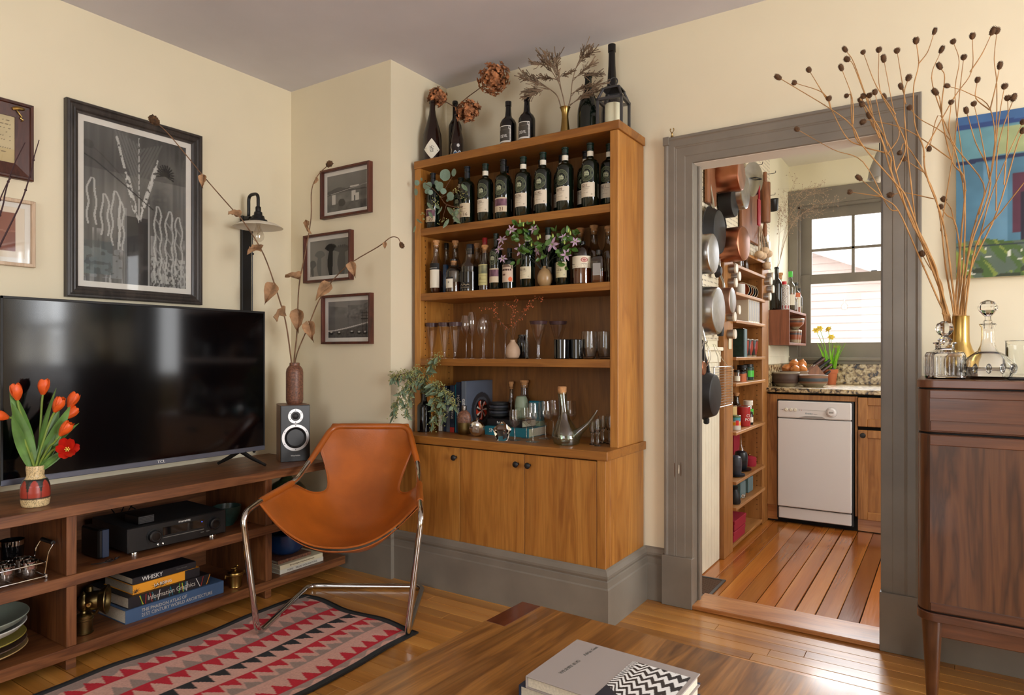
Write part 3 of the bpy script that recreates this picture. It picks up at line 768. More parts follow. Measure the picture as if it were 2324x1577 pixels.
# ------------------------------------------------------------------ wall lamp
wl = thing('wall_lamp', 'black pipe wall lamp with flat white enamel shade beside the abstract print', 'lamp', (-3.18, 2.19, 1.82))
MB().box(.001, .022, .006, .064, -.62, .068, b=.003).build('back_plate', 'black_metal', wl)
m = MB(); m.tube(fillet([(.02, .03, .045), (.085, .0, .045), (.085, 0, .165), (.165, 0, .165), (.165, 0, .06)], .032, 6), .0085, 12); m.build('pipe', 'black_metal', wl)
m = MB(); m.lathe([(.012, .095), (.014, .09), (.014, .07), (.02, .066), (.022, .05), (.03, .046), (.034, .03), (.045, .026), (.048, .014), (.02, .012)], 24, (.165, 0, 0)); m.box(.06, .10, -.015, .03, .034, .054, b=.004)
m.build('lamp_holder', 'black_metal', wl)
m = MB(); m.lathe([(.02, .018), (.05, .016), (.09, .006), (.122, -.012), (.124, -.014), (.12, -.013), (.09, .003), (.05, .012), (.02, .014)], 40, (.165, 0, 0)); m.build('shade', 'lamp_white', wl)
m = MB(); m.lathe([(.011, .01), (.012, -.01), (.02, -.03), (.028, -.048), (.03, -.06), (.026, -.076), (.014, -.086), (0, -.089)], 20, (.165, 0, 0)); m.build('bulb', 'stemware', wl)
m = MB(); m.tube(smoothpath([(.16, 0, 0), (.158, .006, -.03), (.165, -.006, -.05), (.172, .006, -.03), (.17, 0, 0)], 5), .0008, 5); m.build('filament', 'brass', wl)
m = MB(); m.tube([(.02, .07, -.5), (.02, .09, -.5)], .004, 8); m.tube([(.02, .09, -.512), (.02, .09, -.488)], .005, 8); m.tube([(.02, .07, -.13), (.02, .075, -.13)], .006, 8); m.build('valve_handle', 'black_metal', wl)
m = MB(); m.tube([(.018, .07, -.62), (.018, .07, .04)], .0025, 6); m.build('side_cable', 'black_plastic', wl)
# ------------------------------------------------------------------ media console
mc = thing('media_console', 'long low walnut media console with open shelves along the wall', 'console', (0, 0, 0))
CX0, CX1 = -3.155, -2.67
def shelf(name, z0, z1, y0, y1, x0=CX0, x1=CX1, mat='walnut_y'): return boxes(name, mat, [(x0, x1, y0, y1, z0, z1)], mc, b=.0018)
shelf('top_board', .557, .597, -.2, 2.36); shelf('shelf', .303, .343, -.2, 2.44); shelf('shelf', .04, .083, -.2, 2.472)
for y in (.295, 1.1415, 1.985):
 boxes('divider', 'walnut_z', [(CX0, CX1 - .006, y, y + .034, .343, .557), (CX0, CX1 - .006, y, y + .034, .083, .303)], mc, b=.0015)
 boxes('foot', 'walnut_y', [(CX0 + .05, CX1 - .01, y, y + .034, 0, .04)], mc, b=.0015)
boxes('back_panel', 'walnut_y', [(CX0 - .012, CX0, -.2, 2.0, .04, .597)], mc)
# ------------------------------------------------------------------ television
tv = thing('television', 'large flat black television on splayed feet upon the console', 'television', (-2.93, 1.583, .597))
W2 = .5635
MB().box(-.03, .022, -W2, W2, .072, .765, b=.004).build('cabinet', 'black_plastic', tv)
m = MB()
for q in ((.022, .03, -W2, W2, .755, .765), (.022, .03, -W2, -W2 + .008, .07, .765), (.022, .03, W2 - .006, W2, .07, .765)): m.box(*q, b=.001)
m.build('bezel', 'satin_black', tv); MB().box(.02, .031, -W2, W2, .066, .088, b=.002).build('lower_bezel', 'bezel_grey', tv, label='brushed grey lower bezel')
MB().box(.02, .0262, -W2 + .008, W2 - .006, .088, .756).build('screen', 'tv_screen', tv, label='glossy black screen')
text('TCL', .016, 'ink_white', tv, (.0315, .03, .0775), (0, 1, 0), (0, 0, 1), sx=1.25)
MB().lathe([(.007, 0), (.007, .006), (0, .007)], 12, (.022, W2 - .06, .064), Matrix.Rotation(PI / 2, 3, 'Y')).build('sensor', 'black_plastic', tv)
for s in (-1, 1):
 y = s * .44
 m = MB(); m.tube([(.0, y, .075), (.06, y + .022 * s, .04), (.135, y + .05 * s, .007)], [.013, .010, .007], 8, flat=.6); m.tube([(-.0, y, .075), (-.05, y - .02 * s, .04), (-.105, y - .05 * s, .007)], [.013, .010, .007], 8, flat=.6)
 m.build('foot', 'black_plastic', tv)
# ------------------------------------------------------------------ loudspeaker
sp_rz = math.atan2(.111, .093) + .2
sk = thing('loudspeaker', 'walnut bookshelf loudspeaker with silver-ringed drivers at the console end', 'loudspeaker', (-2.81, 2.26, .597), sp_rz)
# local: x along the front (width .145), -y forward, cabinet narrowing to the back with bowed sides
wd = .0725; sec = [(-wd, 0), (-wd - .004, .04), (-wd - .002, .10), (-wd + .006, .16), (-wd + .02, .185), (wd - .02, .185), (wd - .006, .16), (wd + .002, .10), (wd + .004, .04), (wd, 0)]
MB().prism(sec, 0, .288).build('cabinet', 'walnut_z', sk, smooth=50)
MB().box(-wd, wd, -.010, .0005, 0, .287, b=.002).build('baffle', 'black_plastic', sk)
def ring(m, z, r0, r1, d, seg=40): m.lathe([(r0, 0), (r0, d), (r1, d), (r1 + .001, 0)], seg, (0, -.010, z), Matrix.Rotation(PI / 2, 3, 'X'))
wf = thing('woofer', None, None); wf.parent = sk
m = MB(); ring(m, .122, .0545, .068, .004); m.build('surround_ring', 'brushed_steel', wf, label='silver driver ring')
m = MB(); m.lathe([(.0545, .003), (.05, .006), (.046, .002), (.02, -.012), (.012, -.012), (.006, -.007), (0, -.005)], 40, (0, -.010, .122), Matrix.Rotation(PI / 2, 3, 'X')); m.build('cone', 'satin_black', wf)
tw = thing('tweeter', None, None); tw.parent = sk
m = MB(); ring(m, .232, .024, .0375, .004); m.build('surround_ring', 'brushed_steel', tw, label='silver driver ring')
m = MB(); m.lathe([(.024, .003), (.02, -.002), (.012, .003), (0, .005)], 30, (0, -.010, .232), Matrix.Rotation(PI / 2, 3, 'X')); m.build('dome', 'satin_black', tw)
m = MB()
for (z, r, n) in ((.122, .0615, 6), (.232, .031, 6)):
 for k in range(n):
  a = k * 2 * PI / n + PI / 2; m.lathe([(.0024, 0), (.0024, .001), (0, .001)], 8, (r * math.cos(a), -.014, z + r * math.sin(a)), Matrix.Rotation(PI / 2, 3, 'X'))
tag(m.build('screws', 'black_plastic', sk), kind='stuff')
text('Wharfedale', .010, 'ink_white', sk, (0, -.0105, .03), (1, 0, 0), (0, 0, 1))
# ------------------------------------------------------------------ brown stoneware vase and dried lotus stems
def lathe_ink(name, mat, parent, prof, colfn, nu=72, nv=60, label=None, c=(0, 0, 0)):
 pr = np.array([(r, z) for r, z in prof]); d = np.r_[0, np.cumsum(np.hypot(*np.diff(pr, axis=0).T))]; d /= d[-1]
 def pos(U, V):
  r = np.interp(V, d, pr[:, 0]); z = np.interp(V, d, pr[:, 1]); return c[0] + r * np.cos(2 * PI * U), c[1] + r * np.sin(2 * PI * U), c[2] + z
 def col(U, V): return colfn(U, np.interp(V, d, pr[:, 1]), np.interp(V, d, pr[:, 0]))
 return inked(name, mat, parent, pos, col, nu, nv, label)
SVX, SVY, SVZ = -2.895, 2.325, .885
vz = thing('stoneware_vase', 'slim speckled brown stoneware vase standing on the loudspeaker', 'vase', (SVX, SVY, SVZ))
MB().lathe([(0, 0), (.036, 0), (.041, .006), (.044, .02), (.044, .165), (.041, .182), (.031, .197), (.026, .202), (.0255, .214), (.023, .216), (.021, .212), (.0215, .2), (.036, .18), (.038, .02), (0, .012)], 36).build('body', 'brown_glaze', vz)
def leaf_mesh(name, mat, L, W, curl=.3, fold=.2, n=7, tipw=.5, wav=0.0, seed=0):
 """a blade along +x, cupped and curled; a mesh to share between alike leaves"""
 rr = random.Random(seed); rows = []
 for i in range(n + 1):
  t = i / n; w = W * (math.sin(PI * min(1, t ** tipw * .98 + .01)) ** .9 + .02); x = L * t; zc = -curl * L * t * t
  rows.append([(x, w * k, zc + fold * abs(k) * W + wav * W * (rr.random() - .5) + (-fold * W * .3 if k == 0 else 0)) for k in (-1, -.5, 0, .5, 1)])
 m = MB().loft(rows); return m.mesh(name, mat, smooth=60)
def dir_rot(d, roll=0.0):
 d = Vector(d).normalized(); q = d.to_track_quat('X', 'Z'); return (q.to_matrix() @ Matrix.Rotation(roll, 3, 'X')).to_euler()
dl = [leaf_mesh('leaf', 'dry_leaf', .085, .030, .55, .7, 7, .6, .5, k) for k in range(4)]
def lotus(label, pts, head, hs, leaves, r0=.0042):
 o = thing('dried_lotus_stem', label, 'dried stem', (SVX, SVY, SVZ), 0, 'dried stems in the stoneware vase')
 B = Vector((SVX, SVY, SVZ)); P = smoothpath([Vector(p) - B for p in pts], 5)
 MB().tube(P, [r0 + (.002 - r0) * i / (len(P) - 1) for i in range(len(P))], 7).build('stalk', 'stalk_brown', o)
 d = (P[-1] - P[-3]).normalized(); m = MB(); Mx = d.to_track_quat('Z', 'Y').to_matrix()
 m.lathe([(.002, -.004), (.008 * hs, 0), (.013 * hs, .008 * hs), (.015 * hs, .018 * hs), (.013 * hs, .030 * hs), (.008 * hs, .038 * hs), (0, .041 * hs)], 14, P[-1], Mx)
 for k in range(40):
  a = k * 2.4; z = (.004 + .034 * (k / 40)) * hs; r = (.0145 if .3 < k / 40 < .75 else .011) * hs
  m.ball(P[-1] + Mx @ Vector((r * math.cos(a), r * math.sin(a), z)), .003 * hs, 5, 4)
 m.build('seed_head', 'seed_brown', o)
 for i, (p, dr, sc) in enumerate(leaves): link('leaf', dl[i % 4], o, Vector(p) - B, dir_rot(dr, R.uniform(-1, 1)), sc)
 return o
lotus('dried stem arching far across the abstract print', [(-2.895, 2.33, .93), (-2.89, 2.30, 1.109), (-2.88, 2.26, 1.297), (-2.88, 2.22, 1.42), (-2.88, 2.124, 1.646), (-2.88, 2.004, 1.798), (-2.88, 1.944, 1.846), (-2.88, 1.8, 1.968), (-2.88, 1.647, 2.108), (-2.88, 1.59, 2.148)], None, 1.15,
      [((-2.87, 2.25, 1.35), (.1, -.6, .05), 1.25), ((-2.88, 2.18, 1.50), (.2, -.5, -.7), 1.15), ((-2.88, 2.11, 1.67), (.1, -1, .1), .95), ((-2.88, 1.99, 1.81), (0, -.9, .5), .8), ((-2.88, 1.80, 1.97), (.2, -.3, -.9), .6)])
lotus('dried upright stem bending towards the crooked pier photograph', [(-2.895, 2.325, .93), (-2.905, 2.33, 1.108), (-2.895, 2.34, 1.258), (-2.879, 2.34, 1.502), (-2.831, 2.34, 1.669), (-2.784, 2.34, 1.854), (-2.779, 2.34, 2.0), (-2.73, 2.34, 2.071), (-2.661, 2.34, 2.108)], None, .95,
      [((-2.79, 2.33, 1.84), (-.2, -.2, -1), .7), ((-2.86, 2.33, 1.54), (-.5, -.3, .4), 1.0), ((-2.87, 2.33, 1.37), (.3, -.4, -.9), 1.2), ((-2.74, 2.335, 2.06), (.1, -.1, -1), .4)])
lotus('dried stem with drooping tip reaching right towards the bookcase', [(-2.89, 2.33, .93), (-2.92, 2.35, 1.113), (-2.831, 2.36, 1.289), (-2.722, 2.36, 1.454), (-2.544, 2.36, 1.587), (-2.32, 2.36, 1.669), (-2.241, 2.36, 1.705), (-2.195, 2.36, 1.700), (-2.176, 2.36, 1.675)], None, .75,
      [((-2.65, 2.35, 1.50), (-.8, -.2, -.5), 1.1), ((-2.50, 2.35, 1.60), (.5, -.2, -.8), .8), ((-2.81, 2.35, 1.30), (.6, -.4, -.6), 1.1), ((-2.27, 2.35, 1.685), (.1, 0, -1), .35)], .0036)
# ------------------------------------------------------------------ tulips
TV = Vector((-2.777, 1.082, .597))
tvz = thing('tulip_vase', 'squat ceramic vase with red petal panels and speckled rim holding tulips', 'vase', TV)
def tulip_pattern(U, z, r):
 img = ink0(U, (186, 164, 122)) * (.78 + .4 * (vnoise(U, z / .15, 120, 80, 4) > .3))[..., None]
 ph_ = (U * 7) % 1.0; k = np.clip((z - .034) / .062, 0, 1)
 band = (z > .030) & (z < .100); put(img, band, (30, 36, 32)); put(img, band & (np.abs(ph_ - .5) < .47 * np.sqrt(np.clip(1 - k ** 2.2, 0, 1))), (160, 58, 44)); put(img, (np.abs(z - .031) < .003), (70, 50, 40)); return img
lathe_ink('body', 'print_gloss', tvz, [(0, 0), (.038, 0), (.042, .004), (.045, .022), (.0465, .05), (.045, .075), (.038, .096), (.030, .103), (.027, .112), (.029, .135), (.0285, .146), (.025, .147), (.0245, .12), (.02, .08)], tulip_pattern, 120, 90)
petal = {}
for nm, mt in (('closed', 'tulip_petal'), ('open', 'tulip_open')):
 rows = []
 for i in range(9):
  t = i / 8; w = .0155 * math.sin(PI * (.12 + .80 * t)) ** .7 * (1.15 if nm == 'open' else 1)
  out = (.0165 * math.sin(PI * min(1, .1 + .62 * t)) if nm == 'closed' else .006 + .030 * t ** .8); z = .052 * t if nm == 'closed' else .042 * t ** 1.1
  row = []
  for k in (-1, -.6, 0, .6, 1):
   a = k * w / max(out, .008); rad = out * (1 + .05 * abs(k)); row.append((rad * math.cos(a), rad * math.sin(a), z - .003 * abs(k) * t))
  rows.append(row)
 petal[nm] = MB().loft(rows).mesh('petal', mt, smooth=80)
tl_leaf = []
for k in range(3):
 rows = []
 for i in range(11):
  t = i / 10; w = .021 * math.sin(PI * (.08 + .92 * t) ** 1.0) ** .8 * (1 if t < .98 else .1) + .0008; x = .26 * t; z = (-.10 * t * t * (k - .6))
  rows.append([(x, w * u, z + .35 * w * abs(u)) for u in (-1, -.5, 0, .5, 1)])
 tl_leaf.append(MB().loft(rows).mesh('leaf', 'tulip_leaf', smooth=80))
def tulip(label, c, d, op='closed', leaves=(), sc=1.15):
 o = thing('tulip', label, 'tulip', TV, 0, 'orange tulips in the painted vase')
 C = Vector(c) - TV; d = Vector(d).normalized(); base = C - d * .026 * sc; m0 = Vector((R.uniform(-.012, .012), R.uniform(-.012, .012), .12)); mid = (m0 + base) * .5 + Vector((0, 0, .02 if abs(d.z) > .5 else .04))
 p2 = base - d * .03
 MB().tube(smoothpath([Vector((m0.x * .4, m0.y * .4, .03)), m0, mid, p2, base + d * .003], 6), .0038, 8).build('stem', 'tulip_stem', o)
 q = d.to_track_quat('Z', 'Y')
 bl = thing('bloom', None, None, base); bl.parent = o; bl.rotation_euler = q.to_euler(); bl.scale = (sc, sc, sc)
 for k in range(6):
  s = (1.0 if k % 2 == 0 else .9) ; link('petal', petal[op], bl, (0, 0, 0), (0, 0, k * PI / 3 + R.uniform(-.1, .1)), (s, s, R.uniform(.92, 1.05)))
 m = MB(); m.tube([(0, 0, 0), (0, 0, .016)], .0028, 8)
 for k in range(6): a = k * PI / 3; m.tube([(.002 * math.cos(a), .002 * math.sin(a), .004), (.007 * math.cos(a), .007 * math.sin(a), .018)], [.0008, .002], 5)
 m.build('stamens', 'daffodil' if op == 'open' else 'black_plastic', bl)
 for (p, dd, s, rl, ki) in leaves: link('leaf', tl_leaf[ki], o, Vector(p) - TV, dir_rot(dd, rl), s)
Vm = (-2.777, 1.082, .715)
def toward(p, q): return Vector(q) - Vector(p)
tulip('orange tulip at the upper left, with a tall leaf before it', (-2.80, 1.031, 1.012), (0, -.15, 1), leaves=[(Vm, toward(Vm, (-2.76, 1.035, 1.03)), 1.22, 1.4, 0), (Vm, toward(Vm, (-2.79, 1.022, .985)), 1.05, 1.2, 1)])
tulip('tallest orange tulip of the bouquet', (-2.82, 1.126, 1.026), (0, .1, 1), leaves=[(Vm, toward(Vm, (-2.79, 1.083, 1.025)), 1.18, 1.6, 0)])
tulip('orange tulip in the middle of the bouquet, half hiding its neighbour', (-2.73, 1.137, .963), (.35, .3, 1), leaves=[(Vm, toward(Vm, (-2.75, 1.145, .94)), .92, 1.5, 1)])
tulip('pale orange tulip at the upper right, petals pointed', (-2.79, 1.211, .972), (0, .5, 1), leaves=[(Vm, toward(Vm, (-2.78, 1.195, .95)), .98, 1.2, 0)])
tulip('orange tulip tucked low behind the upper right one', (-2.79, 1.204, .923), (0, .9, .7), leaves=[(Vm, toward(Vm, (-2.78, 1.214, .932)), .96, 1.9, 1)])
tulip('orange tulip low on the right above the open bloom', (-2.70, 1.148, .875), (.4, .5, .9), leaves=[(Vm, toward(Vm, (-2.72, 1.13, .90)), .75, 1.3, 2), (Vm, toward(Vm, (-2.70, 1.16, .82)), .5, 1.4, 1)])
tulip('wide open red tulip showing its yellow centre', (-2.68, 1.145, .804), (.75, -.35, .25), 'open', leaves=[(Vm, toward(Vm, (-2.70, 1.16, .80)), .5, 1.7, 1)], sc=1.05)
tulip('orange tulip drooping off to the left on a bent stem', (-2.78, .972, .933), (0, -1, .35), leaves=[(Vm, toward(Vm, (-2.78, .995, .94)), .9, 1.6, 1)])
# ------------------------------------------------------------------ dark twigs in a tall vase at the console's near end
tw_ = thing('tall_vase', 'tall black vase of bare twigs at the near console end', 'vase', (-2.99, .84, .597))
MB().lathe([(0, 0), (.05, 0), (.055, .02), (.06, .15), (.045, .28), (.03, .34), (.032, .38), (.028, .38), (.026, .34), (.04, .28), (.05, .03), (0, .02)], 28).build('body', 'black_bottle', tw_)
for k, (lab, pts) in enumerate((('longest purple-brown twig, its tip beside the framed letter', [(-3.0, .85, .7), (-3.0, .9, 1.0), (-3.0, .97, 1.33), (-3.0, 1.052, 1.556), (-3.0, 1.12, 1.732), (-3.0, 1.151, 1.847), (-3.0, 1.165, 1.921), (-3.0, 1.182, 1.991)]),
 ('thin purple-brown twig crossing the letter frame', [(-2.99, .84, .7), (-3.0, .89, 1.05), (-3.0, .97, 1.40), (-3.0, 1.052, 1.672), (-3.0, 1.07, 1.765), (-3.0, 1.095, 1.866), (-3.0, 1.134, 1.968)]),
 ('shortest purple-brown twig at the picture edge', [(-2.98, .83, .7), (-3.0, .91, 1.2), (-3.0, 1.0, 1.55), (-3.0, 1.052, 1.73), (-3.0, 1.081, 1.815)]))):
 o = thing('twig', lab, 'twig', (-2.99, .84, .597), 0, 'bare twigs by the framed letter'); B = Vector((-2.99, .84, .597)); P = smoothpath([Vector(p) - B for p in pts], 5)
 m = MB().tube(P, [.0042 - .0026 * i / (len(P) - 1) for i in range(len(P))], 6)
 for i in range(8, len(P) - 2, 7): m.ball(P[i], .005, 6, 4); m.tube([P[i], P[i] + Vector((0, R.uniform(-.01, .012), .02))], [.002, .001], 5)
 m.build('stalk', 'stalk_purple', o)
# ------------------------------------------------------------------ things on the console shelves
def book(name, label, loc, rz, L, D, T, cover, edge='page_edge', cat='book', group=None, spine_front=True):
 """lying flat; spine along local x on the -y side; loc = centre of the spine's foot"""
 t = thing(name, label, cat, loc, rz, group); c = .0022
 m = MB(); m.box(-L / 2, L / 2, 0, D, 0, c, b=.0006); m.box(-L / 2, L / 2, 0, D, T - c, T, b=.0006)
 m.build('cover', cover, t); MB().box(-L / 2, L / 2, -.002, .0015, 0, T, b=.0012).build('spine', cover, t)
 MB().box(-L / 2 + .004, L / 2 - .004, .001, D - .004, c, T - c).build('page_block', edge, t); return t
RZ = PI / 2     # spines face the room (+X)
b1 = book('atlas', 'large blue architecture atlas at the bottom of the console book pile', (-2.71, 1.577, .083), RZ, .425, .33, .054, 'blue_book', group='books piled on the console')
text('THE PHAIDON ATLAS OF\n21ST CENTURY WORLD ARCHITECTURE', .0195, 'silver_ink', b1, (-.15, -.0025, .027), (1, 0, 0), (0, 0, 1), 'LEFT', sx=.86)
b2 = book('book', 'thick black book with coloured line spine, second from the pile bottom', (-2.72, 1.555, .137), RZ + .02, .352, .30, .045, 'dark_book', group='books piled on the console')
text('Information Graphics', .028, 'silver_ink', b2, (-.10, -.0025, .022), (1, 0, 0), (0, 0, 1), 'LEFT', sx=.86)
for k in range(16):
 x = R.uniform(-.14, .165); a = R.uniform(-.02, .02); m = MB().prism([(x, .003), (x + .0025, .003), (x + a + .0025, .042), (x + a, .042)], -.0024, -.0019, lambda u, v, w: (u, w, v))
 m.build('spine_stroke', ['teal_book', 'ink_red', 'orange_book', 'ink_white', 'cap_green'][k % 5], b2, smooth=0)
b3 = book('book', 'yellow and black book, third in the console pile', (-2.735, 1.548, .182), RZ, .285, .23, .038, 'orange_book', group='books piled on the console')
MB().box(.075, .1428, -.0026, .0012, .0003, .0377, b=.001).build('spine_band', 'dark_book', b3)
for (x, s) in ((-.13, 1), (-.045, 1.3), (-.02, 1.1)):
 m = MB()
 for k in range(9):
  a = k * .7; m.prism([(x, .012), (x + .02 * s * math.cos(a), .012 + .014 * s * math.sin(a)), (x + .006 * math.cos(a + .5), .012 + .005 * math.sin(a + .5))], -.0026 , -.0021, lambda u, v, w: (u, w, max(.001, min(v, .037))))
 m.build('palm_silhouette', 'ink_black', b3, smooth=0)
text('LA RISING', .0165, 'ink_white', b3, (-.02, -.0034, .016), (1, 0, 0), (0, 0, 1), 'CENTER')
b4 = book('book', 'dark whisky book on top of the console pile', (-2.74, 1.542, .220), RZ, .27, .22, .028, 'dark_book', group='books piled on the console')
text('WHISKY', .024, 'ink_white', b4, (-.055, -.0025, .014), (1, 0, 0), (0, 0, 1), 'CENTER', sx=.95)
text('Dave Broom', .009, 'ink_grey', b4, (.07, -.0025, .016), (1, 0, 0), (0, 0, 1), 'CENTER')
b5 = book('book', 'white thin book lying lowest under the blue pot', (-2.70, 2.215, .083), RZ, .266, .24, .021, 'white_book', group='books under the blue pot')
text('TUFTE    VISUAL EXPLANATIONS', .0125, 'ink_grey', b5, (0, -.0025, .0105), (1, 0, 0), (0, 0, 1))
b6 = book('book', 'cream book lying second under the blue pot', (-2.70, 2.213, .104), RZ, .262, .24, .021, 'cream_paper', group='books under the blue pot')
text('The Visual Display of Quantitative Information', .008, 'ink_brown', b6, (0, -.0025, .0105), (1, 0, 0), (0, 0, 1))
b7 = book('book', 'small brown cloth book directly under the blue pot', (-2.725, 2.19, .125), RZ, .20, .17, .016, 'brown_glaze', group='books under the blue pot')
pt = thing('enamel_pot', 'round cobalt blue enamel pot on the small book pile', 'pot', (-2.815, 2.20, .1415))
MB().lathe([(0, 0), (.05, 0), (.075, .012), (.095, .035), (.10, .065), (.099, .105), (.103, .11), (.100, .113), (.094, .108), (.095, .06), (.085, .03), (0, .014)], 40).build('body', 'blue_enamel', pt)
m = MB(); m.tube(smoothpath([(.098, -.02, .09), (.122, -.014, .094), (.122, .014, .094), (.098, .02, .09)], 5), .005, 8); m.build('handle', 'blue_enamel', pt)
gv = thing('squat_vase', 'squat dark green round vase behind the leather chair arm', 'vase', (-2.90, 2.28, .343))
MB().lathe([(0, 0), (.05, 0), (.08, .02), (.098, .06), (.095, .10), (.07, .13), (.032, .15), (.022, .17), (.026, .19), (.022, .19), (.018, .17), (.06, .125), (.085, .06), (0, .012)], 36).build('body', 'dark_green', gv)
gb = thing('green_bowl', 'small dark green textured bowl beside the receiver', 'bowl', (-2.85, 1.90, .343))
MB().lathe([(0, 0), (.03, 0), (.032, .006), (.045, .022), (.058, .055), (.064, .088), (.061, .089), (.055, .055), (.04, .022), (0, .012)], 32).build('body', 'green_glaze', gb)
# receiver
rc = thing('receiver', 'slim black hifi receiver with two knobs on the middle shelf', 'receiver', (-2.705, 1.582, .343), PI / 2 - .06)
MB().box(-.205, .205, .006, .33, .014, .112, b=.003).build('case', 'satin_black', rc)
MB().box(-.207, .207, -.004, .008, .013, .114, b=.004).build('front_plate', 'black_plastic', rc)
for x in (-.17, .155):
 m = MB(); m.lathe([(.018, 0), (.018, .011), (.016, .014)], 18, (x, .025, 0)); m.lathe([(.018, 0), (.018, .011), (.016, .014)], 18, (x, .29, 0)); m.build('foot', 'chrome', rc)
for x in (-.105, .15):
 m = MB(); m.lathe([(.031, 0), (.031, .002)], 32, (x, -.004, .064), Matrix.Rotation(PI / 2, 3, 'X')); m.lathe([(.0, .02), (.020, .02), (.024, .017), (.024, 0)], 32, (x, -.004, .064), Matrix.Rotation(PI / 2, 3, 'X'))
 kn = m.build('knob', 'black_plastic', rc); MB().lathe([(0, .0215), (.016, .0205), (.0165, .019)], 28, (x, -.004, .064), Matrix.Rotation(PI / 2, 3, 'X')).build('knob_face', 'knob_metal', kn)
MB().box(-.07, .105, -.0052, -.003, .058, .092, b=.0005).build('display_window', 'gloss_black', rc); MB().box(-.07, .105, -.0055, -.0035, .047, .0505, b=.0008).build('trim_line', 'ink_grey', rc)
text('marantz', .0135, 'ink_white', rc, (.02, -.0046, .102), (1, 0, 0), (0, 0, 1), sx=1.15)
MB().lathe([(.0016, 0), (.0016, .001), (0, .001)], 8, (.095, -.0052, .082), Matrix.Rotation(PI / 2, 3, 'X')).build('power_light', 'led_blue', rc, label='tiny blue power light')
for x in (-.09, -.07):
 MB().lathe([(.004, 0), (.004, .002), (.0025, .0025), (0, .0015)], 12, (x, -.004, .026), Matrix.Rotation(PI / 2, 3, 'X')).build('jack_socket', 'chrome', rc)
for x in (.09, .115): MB().box(x, x + .014, -.006, -.003, .035, .039, b=.0005).build('button', 'ink_grey', rc)
mo = thing('network_box', 'small flat black box with ribbed grey front lying on the receiver', 'electronics', (-2.735, 1.462, .4575), PI / 2)
MB().box(-.032, .032, 0, .11, 0, .034, b=.003).build('case', 'black_plastic', mo)
for k in range(5): MB().box(-.03, .03, -.0015, .001, .004 + k * .006, .0075 + k * .006, b=.0004).build('front_rib', 'grey_metal', mo)
hd = thing('hard_drive', 'upright black external drive box left of the receiver', 'electronics', (-2.775, 1.315, .343), PI / 2)
MB().box(-.02, .02, .0, .14, .003, .118, b=.006).build('case', 'black_plastic', hd); MB().box(-.006, .020, -.003, .001, .006, .115, b=.003).build('front_panel', 'navy_book', hd)
cb = thing('cable_loop', 'thin black cable looped on the shelf before the external drive', 'cable', (-2.715, 1.30, .3455))
m = MB(); m.tube(smoothpath([(-.02, -.05, .002), (.0, -.02, .002), (.006, 0, .004), (.016, .012, .010), (.022, 0, .016), (.012, -.012, .008), (.008, .01, .002), (.012, .028, .008), (.02, .036, .016), (.022, .022, .014), (.008, .02, .004), (-.03, .045, .002)], 6), .0018, 6); m.build('cord', 'black_plastic', cb)
rw = thing('cable_tangle', 'dark cables hanging behind the receiver from the console top', 'cable', (-3.0, 1.45, .343))
for k in range(4):
 y = k * .03; m = MB(); m.tube(smoothpath([(-.05, y, .214), (-.03, y + .02, .18), (.0, y + R.uniform(-.02, .04), .15), (-.03, y + .03, .115)], 5), .0025, 6); m.build('cord', 'black_plastic', rw)
# brass carbide lamp
ln = thing('carbide_lamp', 'antique brass carbide bicycle lamp with round glass lens', 'lamp', (-2.765, 1.238, .083))
m = MB(); m.lathe([(0, 0), (.032, 0), (.034, .004), (.030, .008), (.030, .05), (.034, .053), (.034, .058), (.031, .061), (.031, .068), (.026, .074), (.012, .078), (.010, .084), (.018, .092), (.024, .105), (.024, .118), (.017, .132), (.010, .140), (.008, .146), (.010, .148), (.006, .154), (.002, .158), (0, .164)], 28); m.build('water_tank', 'brass_dark', ln)
dx = Vector((.62, .78, 0)); Mx = dx.to_track_quat('Z', 'Y').to_matrix(); c0 = Vector((.012, .028, .118))
m = MB(); m.lathe([(0, -.028), (.022, -.026), (.032, -.016), (.036, 0), (.036, .022), (.040, .026), (.050, .040), (.0555, .047), (.0545, .050), (.046, .044), (.040, .034)], 32, c0, Mx); m.build('lamp_head', 'brass_dark', ln)
m = MB(); m.lathe([(.040, .036), (.025, .040), (0, .0415)], 28, c0, Mx); m.build('lens', 'smoke_glass', ln)
m = MB(); m.lathe([(.006, 0), (.009, .004), (.009, .012), (.007, .014), (0, .013)], 14, c0 + Vector((.028, -.026, 0)), Vector((.8, -.6, 0)).to_track_quat('Z', 'Y').to_matrix()); m.build('side_jewel', 'brass', ln)
m = MB(); m.tube(smoothpath([(.0, .01, .075), (.02, .03, .070), (.03, .04, .085)], 5), .006, 8); m.build('bracket', 'brass_dark', ln)
m = MB(); m.lathe([(.010, 0), (.013, .004), (.012, .02), (.008, .024), (0, .025)], 14, c0 + Vector((-.008, -.008, .034))); m.build('chimney', 'brass_dark', ln)
bp = thing('brass_pot', 'small lidded brass pot with bird finial on the bottom shelf', 'pot', (-2.735, 1.865, .083))
MB().lathe([(0, 0), (.026, 0), (.028, .003), (.027, .006), (.035, .055), (.038, .058), (.038, .062), (.034, .063)], 28).build('body', 'brass', bp)
MB().lathe([(.036, .063), (.034, .068), (.02, .073), (.006, .075), (.006, .08), (0, .081)], 28).build('lid', 'brass', bp)
m = MB(); m.ball((0, 0, .086), .008, 10, 6, (1, 1.5, .8)); m.ball((0, .012, .094), .005, 8, 6); m.tube([(0, .016, .094), (0, .021, .093)], [.002, .0005], 6); m.tube([(0, -.01, .086), (0, -.022, .09)], [.004, .002], 6); m.build('bird_finial', 'brass', bp)
